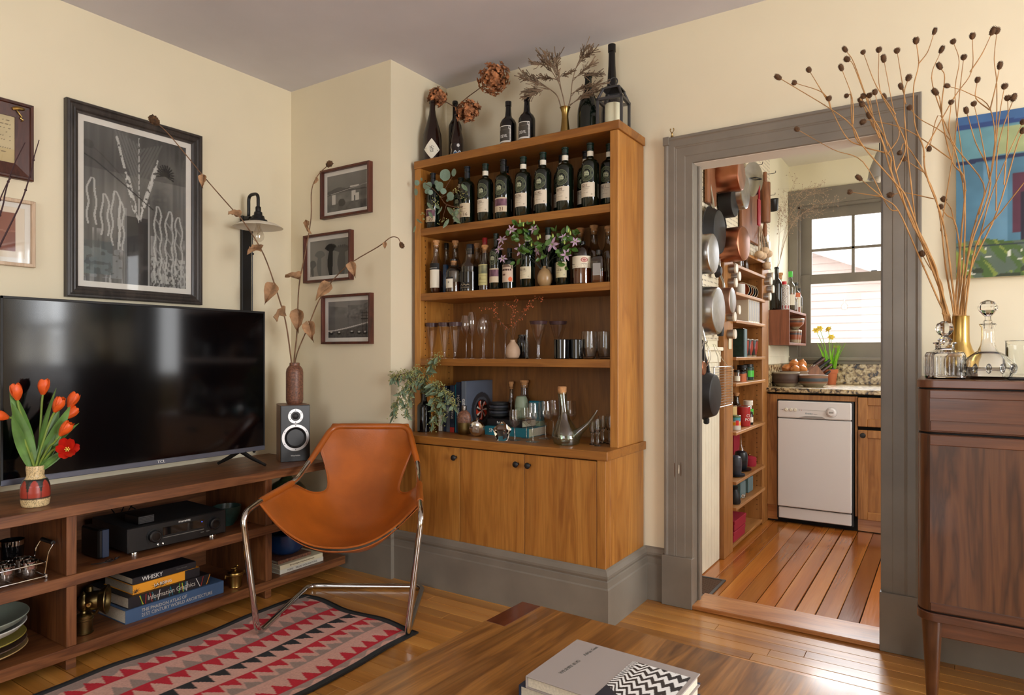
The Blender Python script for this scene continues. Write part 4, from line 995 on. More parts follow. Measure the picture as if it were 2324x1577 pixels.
m = MB(); m.tube(smoothpath([(0, .037, .055), (0, .047, .062), (0, .05, .05)], 4), .003, 6); m.tube(smoothpath([(0, -.037, .055), (0, -.047, .062), (0, -.05, .05)], 4), .003, 6); tag(m.build('lugs', 'brass', bp), kind='stuff')
# chrome caddy of shot glasses
cd = thing('glass_caddy', 'chrome wire caddy with black grip for silver-rimmed shot glasses', 'caddy', (-2.775, .945, .343))
m = MB(); a, b = .062, .146
for z in (.008, .058): m.tube(fillet([(-a, -b, z), (a, -b, z), (a, b, z), (-a, b, z)], .014, 4, True), .0028, 8, closed=True)
m.tube(fillet([(-a, -b, .058), (a, -b, .058), (a, b, .058), (-a, b, .058)], .014, 4, True), .003, 8, closed=True)
m.build('wire_frame', 'chrome', cd)
for y in (-.09, -.045, 0, .045, .09): MB().tube([(-a, y, .008), (a, y, .008)], .002, 6).build('cross_wire', 'chrome', cd)
for sx in (-1, 1):
 for sy in (-1, 1): MB().lathe([(0, -.008), (.006, -.006), (.007, 0), (.006, .006), (0, .008)], 12, (sx * a, sy * b, .008)).build('ball_foot', 'chrome', cd)
for sy in (-1, 1): MB().tube(fillet([(.05, sy * b, .008), (.05, sy * (b + .012), .09), (.05, sy * (b + .03), .118), (-.05, sy * (b + .03), .118), (-.05, sy * (b + .012), .09), (-.05, sy * b, .008)], .012, 4), .0028, 8).build('end_handle', 'chrome', cd); MB().tube([(.044, sy * (b + .03), .118), (-.044, sy * (b + .03), .118)], .0075, 12).build('grip', 'black_plastic', cd)
sg = [(0, .0), (.021, 0), (.022, .003), (.0265, .056), (.0255, .056), (.0205, .008), (0, .007)]
k = 0
for iy in range(4):
 for ix in range(2):
  y = -.105 + iy * .07; x = -.031 + ix * .062
  w_ = ['fourth from the divider', 'third from the divider', 'second from the divider', 'nearest the divider'][iy]
  o = thing('shot_glass', f"silver-rimmed shot glass in the chrome caddy, {'front' if ix else 'back'} row, {w_}", 'glass', (-2.775 + x, .945 + y, .354), 0, 'shot glasses front row' if ix else 'shot glasses back row')
  MB().lathe(sg, 24).build('bowl', 'stemware', o); MB().lathe([(.0247, .032), (.0272, .0565), (.0262, .0575), (.0255, .0565)], 24).build('silver_rim', 'chrome', o, label='mirrored silver rim'); k += 1
for y, lab in ((.95, 'silver mirrored tumbler behind the chrome caddy, farther from the divider'), (1.055, 'silver mirrored tumbler behind the chrome caddy, next to the divider')):
 o = thing('silver_tumbler', lab, 'glass', (-2.90, y, .343), 0, 'silver tumblers'); MB().lathe([(0, 0), (.03, 0), (.032, .005), (.039, .118), (.0375, .118), (.031, .01), (0, .008)], 28).build('bowl', 'gloss_black', o); MB().lathe([(.0385, .1), (.0398, .118), (.038, .119)], 28).build('silver_rim', 'chrome', o)
# stacked dishes
z = .083
for (nm, lab, r, h, mt) in (('dish', 'tan shallow dish at the bottom of the console stack', .168, .024, 'plate_tan'), ('dish', 'brown shallow dish second from the stack bottom', .165, .022, 'brown_bowl'), ('dish', 'olive yellow dish in the middle of the console stack', .163, .026, 'plate_olive'), ('dish', 'deep white bowl under the green one', .165, .048, 'plate_white'), ('dish', 'wide grey-green bowl on top of the console stack', .172, .052, 'plate_green')):
 o = thing(nm, lab, 'dish', (-2.868, .915, z), 0, 'dishes stacked in the console')
 MB().lathe([(0, 0), (r * .5, 0), (r * .55, .003), (r * .9, h * .62), (r, h), (r * .99, h + .003), (r * .965, h + .002), (r * .86, h * .62 + .006), (r * .5, .008), (0, .007)], 56).build('body', mt, o); z += h * .55 if h > .03 else h * .8
# ------------------------------------------------------------------ leather sling chair
ch = thing('sling_chair', 'tan leather sling armchair on a bent chrome tube frame', 'chair', (-2.082, 1.857, 0), math.atan2(.5318, .8469))
r = .0125; zb = r + .002
def side(s): return [(s * .28, .568, zb), (s * .303, .0, zb), (s * .362, -.006, .50), (s * .337, .115, .528), (s * .287, .415, .558), (s * .268, .505, .612), (s * .19, .672, .783)]
Lp, Rp = side(-1), side(1)
loop = Lp + Rp[::-1]
fr = fillet(loop, .05, 7, True)
MB().tube(fr, r, 12, closed=True).build('tube_frame', 'chrome', ch)
# leather: rows from the front hem over the seat and up the back; columns from left tube to right tube
rows_c = [(.045, .352), (.10, .338), (.18, .324), (.27, .318), (.35, .326), (.42, .350), (.48, .395), (.53, .45), (.575, .515), (.612, .585), (.643, .655), (.664, .72), (.676, .772), (.672, .796)]
rows_e = [(.10, .532, .342), (.15, .540, .334), (.21, .546, .324), (.28, .552, .312), (.345, .558, .302), (.40, .562, .293), (.44, .575, .285), (.475, .60, .278), (.515, .63, .268), (.55, .664, .252), (.585, .70, .236), (.62, .735, .219), (.655, .772, .203), (.672, .796, .192)]
inset = [1, 1, 1, 1, 1, .94, .78, .64, .70, .86, 1, 1, 1, 1]
def dens(a, k=4):
 P = [Vector(p + (0,) * (3 - len(p))) for p in a]; return smoothpath(P, k)
rc_, re_, ri_ = dens(rows_c), dens(rows_e), dens([(v, 0) for v in inset])
sheet = []
NC = 33
for i in range(len(rc_)):
 row = []; t = i / (len(rc_) - 1)
 p = 2.3 if t < .35 else 2.3 + (t - .35) * 1.0
 for k in range(NC):
  f = (k / (NC - 1) * 2 - 1); f *= ri_[i].x if ri_[i].x < .995 else 1.0
  w = abs(f) ** p; u = re_[i].z * f * (1.0 - .04 * (1 - w) * abs(f))
  v = rc_[i].x * (1 - w) + re_[i].x * w; z = rc_[i].y * (1 - w) + re_[i].y * w
  wr = .0035 * math.sin(f * 9 + t * 14) * math.sin(PI * min(1, t * 2.2)) * (1 if t < .45 else .3) * (1 - w)
  row.append((u, v + (.004 * math.sin(f * 5) if t > .5 else 0) * (1 - w), z + wr))
 sheet.append(row)
o = MB().loft(sheet).build('sling', 'leather', ch, smooth=80)
md = o.modifiers.new('thick', 'SOLIDIFY'); md.thickness = .005; md.offset = 0
# second layer of hide hanging just behind the front hem
sh2 = []
for i in range(5):
 q = sheet[i * 2]; sh2.append([(u * .985, v + .012, z - .016 - .004 * i) for (u, v, z) in q])
o2 = MB().loft(sh2).build('under_layer', 'leather', ch, smooth=80); md = o2.modifiers.new('thick', 'SOLIDIFY'); md.thickness = .004
# sleeves stitched round the tube: two arms and the back hoop
Fr = [Vector(p) for p in frd] if False else fr
def sleeve(pts, name='sleeve'): MB().tube(pts, [.0135] + [.0152] * (len(pts) - 2) + [.0135], 12).build(name, 'leather', ch, smooth=80)
for s in (-1, 1): sleeve(smoothpath([(s * .337, .118, .5285), (s * .312, .26, .5425), (s * .293, .375, .554)], 6))
back = [(-.262, .517, .624), (-.23, .587, .694), (-.19, .672, .783), (.19, .672, .783), (.23, .587, .694), (.262, .517, .624)]
sleeve(fillet(back, .05, 7), 'back_sleeve')
# stitched welts along the cut-outs
for s in (-1, 1):
 c = 0 if s < 0 else NC - 1
 MB().tube([sheet[i][c] for i in range(19, 35)], .0032, 6).build('welt', 'leather', ch)
MB().tube(sheet[0], .004, 6).build('front_welt', 'leather', ch)
# ------------------------------------------------------------------ woven rug
rg = thing('woven_rug', 'flatwoven pink rug with rows of red, grey and black triangles', 'rug', (0, 0, 0))
RX0, RX1, RY0, RY1 = -2.565, -1.835, .55, 2.115
def rug_pos(U, V):
 x = RX0 + (RX1 - RX0) * U; y = RY0 + (RY1 - RY0) * V
 x = x + .012 * np.sin(y * 9.0) * (1 - U) + .010 * np.sin(y * 8 + 1) * U - .04 * (V - .5) * (U - .4)  + .03 * U * V; y = y + .012 * np.sin(U * 11) * V - .02 * U * V
 z = .0055 + .0012 * np.sin(x * 30) * np.sin(y * 24); return x, y, z
def rug_col(U, V):
 wv = .93 + .1 * np.random.RandomState(3).rand(*U.shape)
 a = (U * (RX1 - RX0) - .025) / .65; b = V * (RY1 - RY0)
 img = ink0(U, (214, 168, 154))
 T = .0615; gy, rd, bk = (158, 138, 130), (192, 34, 52), (38, 42, 46)
 put(img, (a > 0) & (a < .075 + .02 * np.sin(b * 60)), gy)
 for (aa, ab, c, off) in ((.045, .175, rd, 0), (.215, .335, gy, .3), (.335, .455, rd, .5), (.497, .603, bk, .1), (.646, .754, rd, .6), (.723, .815, gy, .9), (.877, .985, rd, .2)):
  lf = c is not gy and aa in (.335, .497, .646); k_ = (ab - a) / (ab - aa) if lf else (a - aa) / (ab - aa); ua = .74 if lf else .28
  q_ = (b / T + off) % 1.0; ks = np.round(k_ * 11) / 11
  for s_ in (-1, 0, 1): put(img, (k_ >= 0) & (k_ <= 1) & (q_ + s_ > ua * (1 - ks) - .05 * ks) & (q_ + s_ < ua + (1 - ua + .05) * ks), c)
 put(img, (a > .985) & (a < 1.02 + .015 * np.sin(b * 70)), gy, .9)
 edge = (U < .032) | (U > .962) | (V > .982) | (V < .018); put(img, edge, (40, 44, 46))
 put(img, (a > 0) & (a < .012), (166, 146, 136)); return img * wv[..., None]
inked('weave', 'rug_weave', rg, rug_pos, rug_col, 190, 400)
m = MB(); U_ = np.linspace(0, 1, 60)
for (fu, fv) in ((lambda t: 0 * t, lambda t: t), (lambda t: 0 * t + 1, lambda t: t), (lambda t: t, lambda t: 0 * t + 1), (lambda t: t, lambda t: 0 * t)):
 x, y, z = rug_pos(fu(U_), fv(U_)); MB().tube(list(zip(x, y, z - .0005)), .0045, 6).build('corded_edge', 'satin_black', rg)
# ------------------------------------------------------------------ coffee table and its books
ct = thing('coffee_table', 'low heavy wooden coffee table with a patched corner', 'table', (-1.083, 1.712, 0), -.045)
TZ = .40
m = MB(); P = [(0, -.9), (1.12, -.9), (1.12, 0), (.068, 0), (.068, -.182), (0, -.182)]
m.prism(P, TZ - .045, TZ); o = m.build('top', 'table_wood', ct, smooth=20); bv = o.modifiers.new('edge', 'BEVEL'); bv.width = .002; bv.segments = 2
MB().box(.0, .066, -.180, 0, TZ - .045, TZ - .0015, b=.0015).build('corner_patch', 'patch_wood', ct, label='glossy reddish patch let into the table corner')
for (x, y) in ((.07, -.1), (1.05, -.1), (.07, -.83), (1.05, -.83)): MB().box(x - .03, x + .03, y - .03, y + .03, 0, TZ - .045, b=.003).build('leg', 'table_wood', ct)
boxes('apron', 'table_wood', [(.07, 1.05, -.11, -.09, TZ - .12, TZ - .045), (.07, 1.05, -.84, -.82, TZ - .12, TZ - .045), (.06, .08, -.83, -.1, TZ - .12, TZ - .045), (1.04, 1.06, -.83, -.1, TZ - .12, TZ - .045)], ct)
def flatbook(name, label, loc, rz, W, D, T, cover, covfn=None, group='books on the coffee table'):
 t = thing(name, label, 'book', loc, rz, group); c = .003
 m = MB(); m.box(0, W, -D, 0, 0, c, b=.001); m.box(0, W, -D, 0, T - c, T, b=.001); m.build('cover', cover, t); MB().box(-.002, .003, -D, 0, 0, T, b=.002).build('spine', cover, t)
 MB().box(.002, W - .005, -D + .005, -.005, c, T - c).build('page_block', 'page_edge', t); return t
k2 = flatbook('art_book', 'dark navy art book under the grey one on the coffee table', (-.778, 1.462, TZ), -.03, .322, .235, .028, 'navy_book')
k1 = flatbook('art_book', 'grey art book with zigzag facade photograph on the coffee table', (-.757, 1.447, TZ + .028), -.03, .305, .226, .027, 'grey_book')
def zig(U, V):
 img = ink0(U, (28, 30, 34)); asp = .137 / .185
 s_ = 1.0 / (.35 + 1.2 * U); vv = (V - .55) * s_
 z_ = np.abs(((U * 4.6 + 1.0 * U * U) % 1.0) - .5) * .28 * s_
 st = ((vv * 6.0 + z_ * 4.5 + U * 1.2) % 1.0) < .5
 put(img, st, (226, 226, 222)); put(img, (V < .30 - .5 * U), (36, 44, 54)); put(img, (~st) & (U > .35), (44, 46, 50), .6); return img
# local: x from spine to fore-edge, -y towards the viewer
inked('cover_photograph', 'print_gloss', k1, lambda U, V: (.160 + .135 * U, -.215 + .185 * V, .0274 + 0 * U), zig, 110, 120, label='black and white zigzag building photograph')
text('WILSHIRE BLVD', .0125, 'ink_grey', k1, (.058, -.135, .0272), (.06, 1, 0), (-1, .06, 0), sx=.9)
text('Adrian Gaut', .0125, 'ink_grey', k1, (.058, -.04, .0272), (.06, 1, 0), (-1, .06, 0), sx=.9)
text('Adrian Gaut', .0125, 'ink_grey', k1, (-.0022, -.185, .0135), (0, -1, 0), (0, 0, 1), sx=.9)
# ------------------------------------------------------------------ bottles
MC = {}
def cached(key, fn):
 if key not in MC: MC[key] = fn()
 return MC[key]
SH = {
 'malt': [(0, 0), (.92, 0), (1, .015), (1, .655), (.97, .69), (.80, .73), (.52, .752), (.40, .772), (.365, .80), (.36, .89), (.40, .895), (.40, .91)],
 'bell': [(0, 0), (.92, 0), (1, .012), (1, .50), (.98, .545), (.84, .60), (.60, .665), (.50, .74), (.46, .86), (.52, .87), (.52, .90)],
 'burg': [(0, 0), (.90, 0), (1, .012), (1, .38), (.96, .46), (.80, .56), (.56, .68), (.38, .78), (.31, .86), (.30, .955), (.36, .96), (.36, .985), (.30, 1.0), (.22, 1.0), (.2, .9)],
 'bord': [(0, 0), (.92, 0), (1, .012), (1, .60), (.96, .64), (.74, .69), (.48, .725), (.40, .77), (.38, .95), (.45, .955), (.45, .985), (.38, 1.0), (.28, 1.0), (.26, .9)],
 'port': [(0, 0), (.92, 0), (1, .012), (1, .50), (.97, .55), (.78, .615), (.50, .66), (.40, .70), (.34, .80), (.32, .90), (.38, .905), (.38, 1.0), (0, 1.0)],
 'tall': [(0, 0), (.9, 0), (1, .01), (1, .28), (.9, .36), (.6, .48), (.42, .62), (.33, .78), (.30, .92), (.36, .925), (.36, 1.0), (0, 1.0)],
 'champ': [(0, 0), (.92, 0), (1, .012), (1, .34), (.96, .44), (.80, .56), (.55, .68), (.38, .78), (.31, .88), (.30, .94), (.37, .945), (.37, 1.0), (0, 1.0)],
 'stub': [(0, 0), (.93, 0), (1, .02), (1, .58), (.96, .64), (.78, .71), (.48, .76), (.40, .79), (.38, .86), (.46, .865), (.46, .90)],
 'dome': [(0, 0), (.93, 0), (1, .015), (1, .62), (.97, .72), (.84, .82), (.55, .895), (.26, .925), (.24, .955), (.28, .96), (.28, .985)],
 'cyl': [(0, 0), (.95, 0), (1, .01), (1, .99), (.95, 1.0), (0, 1.0)],
}
def prof(shape, r, h): return [(a * r, b * h) for a, b in SH[shape]]
def wrap_patch(name, mat, parent, r, z0, z1, half, colfn=None, nx=2, ny=2, ang=-PI / 2, label=None):
 """a paper label curved round the bottle"""
 if colfn is None:
  n = 14
  m = MB().loft([[((r + .0006) * math.cos(ang - half + 2 * half * i / n), (r + .0006) * math.sin(ang - half + 2 * half * i / n), z) for i in range(n + 1)] for z in (z0, z1)])
  return m.build(name, mat, parent, label=label)
 return inked(name, mat, parent, lambda U, V: ((r + .0007) * np.cos(ang - half + 2 * half * U), (r + .0007) * np.sin(ang - half + 2 * half * U), z0 + (z1 - z0) * V), colfn, nx, ny, label)
def bottle(label, X, Y, Z, r, h, shape='malt', glass_='green_bottle', cap=None, band=None, fill=None, group=None, lab=None, name='bottle', rz=0.0, texts=()):
 t = thing(name, label, 'bottle', (X, Y, Z), rz, group)
 key = (shape, round(r, 4), round(h, 4), glass_)
 me = cached(key, lambda: MB().lathe(prof(shape, r, h), 28).mesh('body', glass_, smooth=40)); link('body', me, t)
 if fill:
  fr, mt = fill; pr_ = [(a * r * .94, b * h + .003) for a, b in SH[shape] if b < fr]; pr_.append((pr_[-1][0], fr * h)); pr_.append((0, fr * h))
  MB().lathe(pr_, 24).build('liquid', mt, t)
 if cap:
  kind = cap[0]
  if kind == 'capsule':      # foil capsule with a flat stopper
   z0, z1, mt = cap[1] * h, cap[2] * h, cap[3]; rr = r * .385
   link('stopper', cached(('cap', rr, z0, z1, mt), lambda: MB().lathe([(rr, z0), (rr, z1 - .012), (rr * .9, z1 - .0115), (rr * .9, z1 - .009), (rr * 1.12, z1 - .008), (rr * 1.12, z1 - .001), (rr, z1), (0, z1)], 20).mesh('stopper', mt)), t)
  elif kind == 'cork':
   z0, z1 = cap[1] * h, cap[2] * h; rr = r * cap[3]
   MB().lathe([(0, z0 - .012), (rr * .8, z0 - .012), (rr * .85, z0), (rr * .85, z0 + (z1 - z0) * .55)], 16).build('cork', 'cork', t); MB().lathe([(rr * 1.12, z0 + (z1 - z0) * .5), (rr * 1.15, z1 - .002), (rr, z1), (0, z1)], 18).build('stopper_top', cap[4], t)
  elif kind == 'screw':
   z0, z1, mt = cap[1] * h, cap[2] * h, cap[3]; rr = r * cap[4]; MB().lathe([(rr * .97, z0), (rr, z0 + .002), (rr, z1 - .002), (rr * .95, z1), (0, z1)], 20).build('cap', mt, t)
 if band:
  z0, z1, mt = band[0] * h, band[1] * h, band[2]; rr = r * (band[3] if len(band) > 3 else .375)
  link('neck_band', cached(('band', rr, z0, z1, mt), lambda: MB().lathe([(rr * .96, z0), (rr, z0 + .0005), (rr, z1 - .0005), (rr * .96, z1)], 20).mesh('neck_band', mt)), t)
 for (z0, z1, half, mt) in (lab or ()): wrap_patch('paper_label', mt, t, r, z0, z1, half)
 for (body, size, z, mt) in texts: text(body, size, mt, t, None, None, None, bend=(-PI / 2, r + .0012, z), ext=.0002)
 return t
def emblem(U, V):
 asp = 1.05; img = ink0(U, (14, 24, 15)); x = (U - .5) * asp; y = V - .5; d = np.hypot(x, y); a = np.arctan2(y, x)
 c = (104, 112, 84); put(img, np.abs(d - .47) < .016, c); put(img, np.abs(d - .30) < .014, c)
 put(img, (np.abs(d - .385) < .05) & (((a * 26 / PI) % 1.0) < .62) & (np.abs(np.abs(a) - .05) > .12), c, .75)
 put(img, (np.abs(x) < .19) & (y > -.12) & (y < .07), (170, 176, 146)); put(img, (np.abs(x) < .13) & (y >= .07) & (y < .14) & ((x * 14 % 1) < .6), (170, 176, 146))
 put(img, (np.abs(x) < .16) & (y > -.2) & (y < -.14), c); put(img, (np.abs(y + .03) < .05) & ((x * 18 % 1) < .35) & (np.abs(x) < .17), (40, 46, 34)); return img
def label_lines(c, title=None, seed=1):
 def f(U, V):
  img = ink0(U, c)
  put(img, (np.abs(V - .70) < .012) & (U > .12) & (U < .72), (120, 108, 92), .8)
  for k in range(5): put(img, (np.abs(V - .58 + k * .09) < .012) & (U > .12) & (U < .55 + .3 * vnoise(U * 0, V * 0 + k / 5, 1, 6, seed)) & (vnoise(U, V, 40, 1, seed + k) > .3), (150, 138, 120), .7)
  put(img, (np.hypot((U - .82) * 1.3, V - .18) < .06), (140, 128, 110), .6); return img
 return f
emb_me = {}
def malt(label, X, Y, num, h=.297, r=.040, group='green society bottles on the top shelf', front=True, band='paper', cap='cap_darkgreen', rz=0.0):
 t = bottle(label, X, Y, 1.807, r, h, 'malt', 'green_bottle', ('capsule', .875, 1.0, cap), (.795, .875, band), group=group, rz=rz)
 if 'e' not in emb_me:
  o = wrap_patch('emblem', 'print_glass', t, r, .117, .191, .92, emblem, 64, 64); emb_me['e'] = o.data
  o = wrap_patch('paper_label', 'print', t, r, .047, .112, .98, label_lines((214, 202, 180)), 30, 30); emb_me['l'] = o.data
 else: link('emblem', emb_me['e'], t); link('paper_label', emb_me['l'], t)
 if num: text(num, .0155, 'ink_brown', t, None, None, None, bend=(-PI / 2 - .25, r + .0012, .099), ext=.0002)
 return t
Y1 = 2.737
malt('green society bottle in the front row left of the purple-labelled one', -1.951, Y1, '3.315', .295)
malt('green society bottle in the front row just right of the purple-labelled one', -1.726, Y1, '29.178', .294)
malt('green society bottle in the front row, third from the right stile', -1.615, Y1, '33.142')
malt('green society bottle in the front row, second from the right stile', -1.496, Y1, '28.99', .3)
malt('green society bottle in the front row, nearest the right stile', -1.366, Y1, '4.211', .298)
malt('back-row green bottle with an orange neck band', -1.897, 2.84, None, .298, band='cap_orange', cap='cap_navy')
malt('back-row green bottle just right of the purple-labelled one', -1.800, 2.85, None, .30, cap='cap_navy')
malt('back-row green bottle in the middle of the top shelf', -1.690, 2.85, None, .30, cap='cap_navy')
malt('back-row green bottle, second from the right end', -1.575, 2.85, None, .305, cap='cap_navy')
malt('back-row green bottle with label showing beside the rightmost front one', -1.446, 2.85, '50.98', .303, cap='cap_navy')
malt('green society bottle cut off by the right stile', -1.300, 2.80, '6.11', .30)
malt('dark bottle in the back row behind the round-leaved eucalyptus', -2.20, 2.86, None, .288)
def lab16(U, V):
 img = ink0(U, (206, 190, 160)); put(img, (V > .72) & (V < .8) & (U > .1) & (U < .45), (110, 90, 70), .8)
 for k in range(3): put(img, (np.abs(V - .6 + k * .1) < .012) & (U > .1) & (U < .7), (150, 128, 100), .8)
 return img
def lab21(U, V):
 img = ink0(U, (206, 188, 160)); ph = vnoise(U, V, 7, 6, 4); img2 = np.stack([.30 + .3 * ph, .18 + .25 * ph, .24 + .25 * ph], -1); k = ((V > .42) & (V < .9))[..., None]; img[:] = np.where(k, img2, img); return img
for (lab, X, num, fn, cp, r) in (('green bottle with cream label reading 16 and blue neck ring', -2.065, '16', lab16, 'cap_navy', .0385), ('green bottle with purple picture label reading 21', -1.842, '21', lab21, 'black_plastic', .041), ('dark bottle labelled 20, leftmost behind the eucalyptus on the top shelf', -2.293, '20', lab21, 'cap_navy', .036)):
 t = bottle(lab, X, Y1, 1.807, r, .299, 'malt', 'green_bottle', ('capsule', .80, 1.0, cp), (.855, .885, 'cap_cyan' if num == '16' else 'gold') if num != '21' else None, group='older bottles on the top shelf')
 wrap_patch('paper_label', 'print', t, r, .035, .105, 1.0, fn, 40, 40)
 if num == '21': wrap_patch('emblem', 'print_glass', t, r, .117, .191, .92, emblem, 64, 64)
 text(num, .024, 'ink_brown', t, None, None, None, bend=(-PI / 2 + .35, r + .0012, .048), ext=.0002)
# second shelf: a crowd of spirits
Z2 = 1.465; G2 = 'spirit bottles on the second shelf'
t = bottle('corked clear bottle with tall cream label, leftmost on the second shelf', -2.269, 2.735, Z2, .032, .284, 'bell', 'bottle_glass', ('cork', .90, .995, .5, 'cork'), fill=(.42, 'amber_liquid'), group=G2, lab=[(.030, .125, 1.2, 'paper')], texts=[('BERRY BROS & RUDD', .0058, .133, 'ink_white')])
wrap_patch('top_label', 'ink_black', t, .0322, .125, .158, 1.2)
bottle('corkless clear bottle in the back left corner of the second shelf', -2.30, 2.86, Z2, .026, .288, 'bell', 'bottle_glass', ('screw', .88, 1.0, 'black_plastic', .5), fill=(.4, 'amber_liquid'), group=G2)
t = bottle('corked clear bottle with black label behind the short square-shouldered one', -2.215, 2.83, Z2, .032, .291, 'bell', 'bottle_glass', ('cork', .90, .995, .5, 'cork'), fill=(.5, 'amber_liquid'), group=G2, lab=[(.125, .158, 1.2, 'ink_black'), (.03, .125, 1.2, 'paper')])
bottle('slender dark blue bottle between the two left corked bottles', -2.212, 2.745, Z2, .016, .15, 'cyl', 'teal_bottle', group=G2)
bottle('short clear bottle with black stopper and white label near the left', -2.147, 2.73, Z2, .042, .174, 'stub', 'bottle_glass', ('cork', .88, 1.0, .42, 'black_plastic'), fill=(.3, 'amber_liquid'), group=G2, lab=[(.022, .068, .55, 'paper'), (.068, .078, .55, 'ink_black')], texts=[('K', .014, .05, 'ink_black')])
t = bottle('wide dark bottle with black cap and small hill drawing', -2.058, 2.752, Z2, .050, .245, 'bell', 'bottle_glass', ('screw', .80, 1.0, 'cap_navy', .40), fill=(.52, 'dark_bottle'), group=G2)
wrap_patch('wrap_label', 'black_bottle', t, .0505, .012, .10, 1.5)
def hills(U, V):
 img = ink0(U, (10, 9, 10)); h_ = .45 + .3 * np.abs(np.sin(U * 9)) * (1 - U * .3)
 put(img, np.abs(V - h_) < .05, (186, 170, 140)); put(img, (V < .22) & (V > .05), (150, 136, 110), .7); put(img, np.hypot((U - .4) * 3, V - .92) < .07, (200, 190, 160)); return img
wrap_patch('hill_drawing', 'print', t, .0508, .016, .045, .55, hills, 40, 24)
bottle('dark bottle with red paper strip over its cork', -2.035, 2.85, Z2, .034, .290, 'malt', 'bottle_glass', ('screw', .82, 1.0, 'red_tin', .40), fill=(.5, 'amber_liquid'), group=G2)
bottle('dim corked bottle in the back, left of the red strip one', -2.105, 2.88, Z2, .03, .272, 'bell', 'bottle_glass', ('cork', .88, 1.0, .5, 'cork'), fill=(.5, 'amber_liquid'), group=G2)
def lab11(U, V):
 img = ink0(U, (188, 180, 122)); ph = vnoise(U, V, 5, 8, 4); g = np.stack([.30 + .35 * ph, .32 + .32 * ph, .26 + .2 * ph], -1); img[:] = np.where(((V > .56) & (V < .95))[..., None], g, img)
 for k in range(3): put(img, (np.abs(V - .45 + k * .16) < .012) & (U > .1) & (U < .9), (120, 112, 70), .7)
 return img
t = bottle('corked bottle with yellow-green landscape label reading 11', -1.955, 2.74, Z2, .033, .230, 'bell', 'bottle_glass', ('cork', .88, 1.0, .5, 'cork'), fill=(.5, 'amber_liquid'), group=G2)
wrap_patch('paper_label', 'print', t, .033, .026, .130, .95, lab11, 40, 50); text('11', .016, 'ink_brown', t, None, None, None, bend=(-PI / 2 - .2, .0342, .060), ext=.0002)
t = bottle('green cylinder-like bottle with emblem and torn picture label', -1.885, 2.735, Z2, .032, .28, 'malt', 'green_bottle', ('capsule', .875, 1.0, 'cap_darkgreen'), group=G2)
wrap_patch('emblem', 'print_glass', t, .032, .122, .188, .92, emblem, 48, 48); wrap_patch('paper_label', 'print', t, .032, .035, .105, 1.0, lab21, 40, 40)
def labR(U, V):
 img = ink0(U, (206, 184, 162)); put(img, (V > .84) & (np.abs(U - .5) < .35 * (1 - (V - .84) * 3)), (60, 36, 30), .6); put(img, (np.abs(V - .70) < .05) & (U > .12) & (U < .88) & (vnoise(U, V, 22, 2, 3) > .3), (70, 40, 34))
 put(img, (np.abs(V - .42) < .05) & (U > .2) & (U < .8) & (vnoise(U, V, 12, 2, 5) > .35), (110, 76, 60)); put(img, np.hypot((U - .82), V - .16) < .13, (226, 104, 52)); return img
t = bottle('squat bottle with beige label and round orange seal', -1.805, 2.735, Z2, .034, .20, 'malt', 'green_bottle', ('screw', .88, 1.0, 'cap_navy', .38), group=G2)
wrap_patch('paper_label', 'print', t, .034, .032, .118, 1.1, labR, 50, 50)
t = bottle('green bottle with cream label numbered 36.118 under the flowers', -1.700, 2.735, Z2, .036, .28, 'malt', 'green_bottle', ('capsule', .875, 1.0, 'cap_darkgreen'), (.795, .875, 'paper'), group=G2)
wrap_patch('paper_label', 'print', t, .036, .042, .100, 1.0, label_lines((210, 200, 170)), 30, 30); text('36.118', .0125, 'ink_brown', t, None, None, None, bend=(-PI / 2 - .2, .0372, .086), ext=.0002)
t = bottle('green bottle standing behind the tan bud vase', -1.630, 2.81, Z2, .036, .295, 'malt', 'green_bottle', ('capsule', .875, 1.0, 'cap_darkgreen'), (.795, .875, 'paper'), group=G2, lab=[(.04, .1, 1.0, 'paper')])
t = bottle('dark bottle with cream label reading 13, right of the tan vase', -1.505, 2.735, Z2, .033, .24, 'malt', 'green_bottle', ('screw', .86, 1.0, 'cap_navy', .38), group=G2)
wrap_patch('paper_label', 'print', t, .033, .036, .108, 1.0, label_lines((206, 198, 160), seed=5), 30, 30); text('-13-', .016, 'ink_brown', t, None, None, None, bend=(-PI / 2, .0342, .070), ext=.0002)
bottle('dark bottle in shadow between the tan vase and the label 13', -1.565, 2.83, Z2, .034, .26, 'malt', 'green_bottle', ('screw', .86, 1.0, 'cap_navy', .38), group=G2, lab=[(.03, .12, .9, 'ink_grey')])
def labO(U, V):
 img = ink0(U, (222, 212, 188)); put(img, (np.abs(np.hypot((U - .74) * 1.5, V - .66) - .17) < .03) | (np.hypot((U - .74) * 1.5, V - .66) < .1), (160, 66, 66), .85)
 put(img, (np.hypot((U - .06) * 1.2, V - .40) < .1), (60, 42, 36)); put(img, (np.abs(np.hypot((U - .34), V - .62) - .32) < .025) & (U < .36) & (V < .5), (30, 28, 28))
 for k in range(3): put(img, (np.abs(V - .34 + k * .1) < .02) & (U > .62) & (U < .9) & (vnoise(U, V, 40, 1, k) > .3), (110, 100, 90), .8)
 put(img, (np.abs(V - .12) < .02) & (U < .5) & (vnoise(U, V, 30, 1, 7) > .4), (150, 140, 120)); return img
t = bottle('large round-shouldered clear bottle with wide white label and rose stamp', -1.404, 2.735, Z2, .046, .197, 'dome', 'bottle_glass', ('screw', .93, 1.0, 'black_plastic', .30), fill=(.36, 'whisky'), group=G2)
wrap_patch('paper_label', 'print', t, .046, .072, .126, 1.35, labO, 80, 50)
t = thing('bottle', 'small square clear bottle with grey cap at the right end', 'bottle', (-1.318, 2.73, Z2), .1, G2)
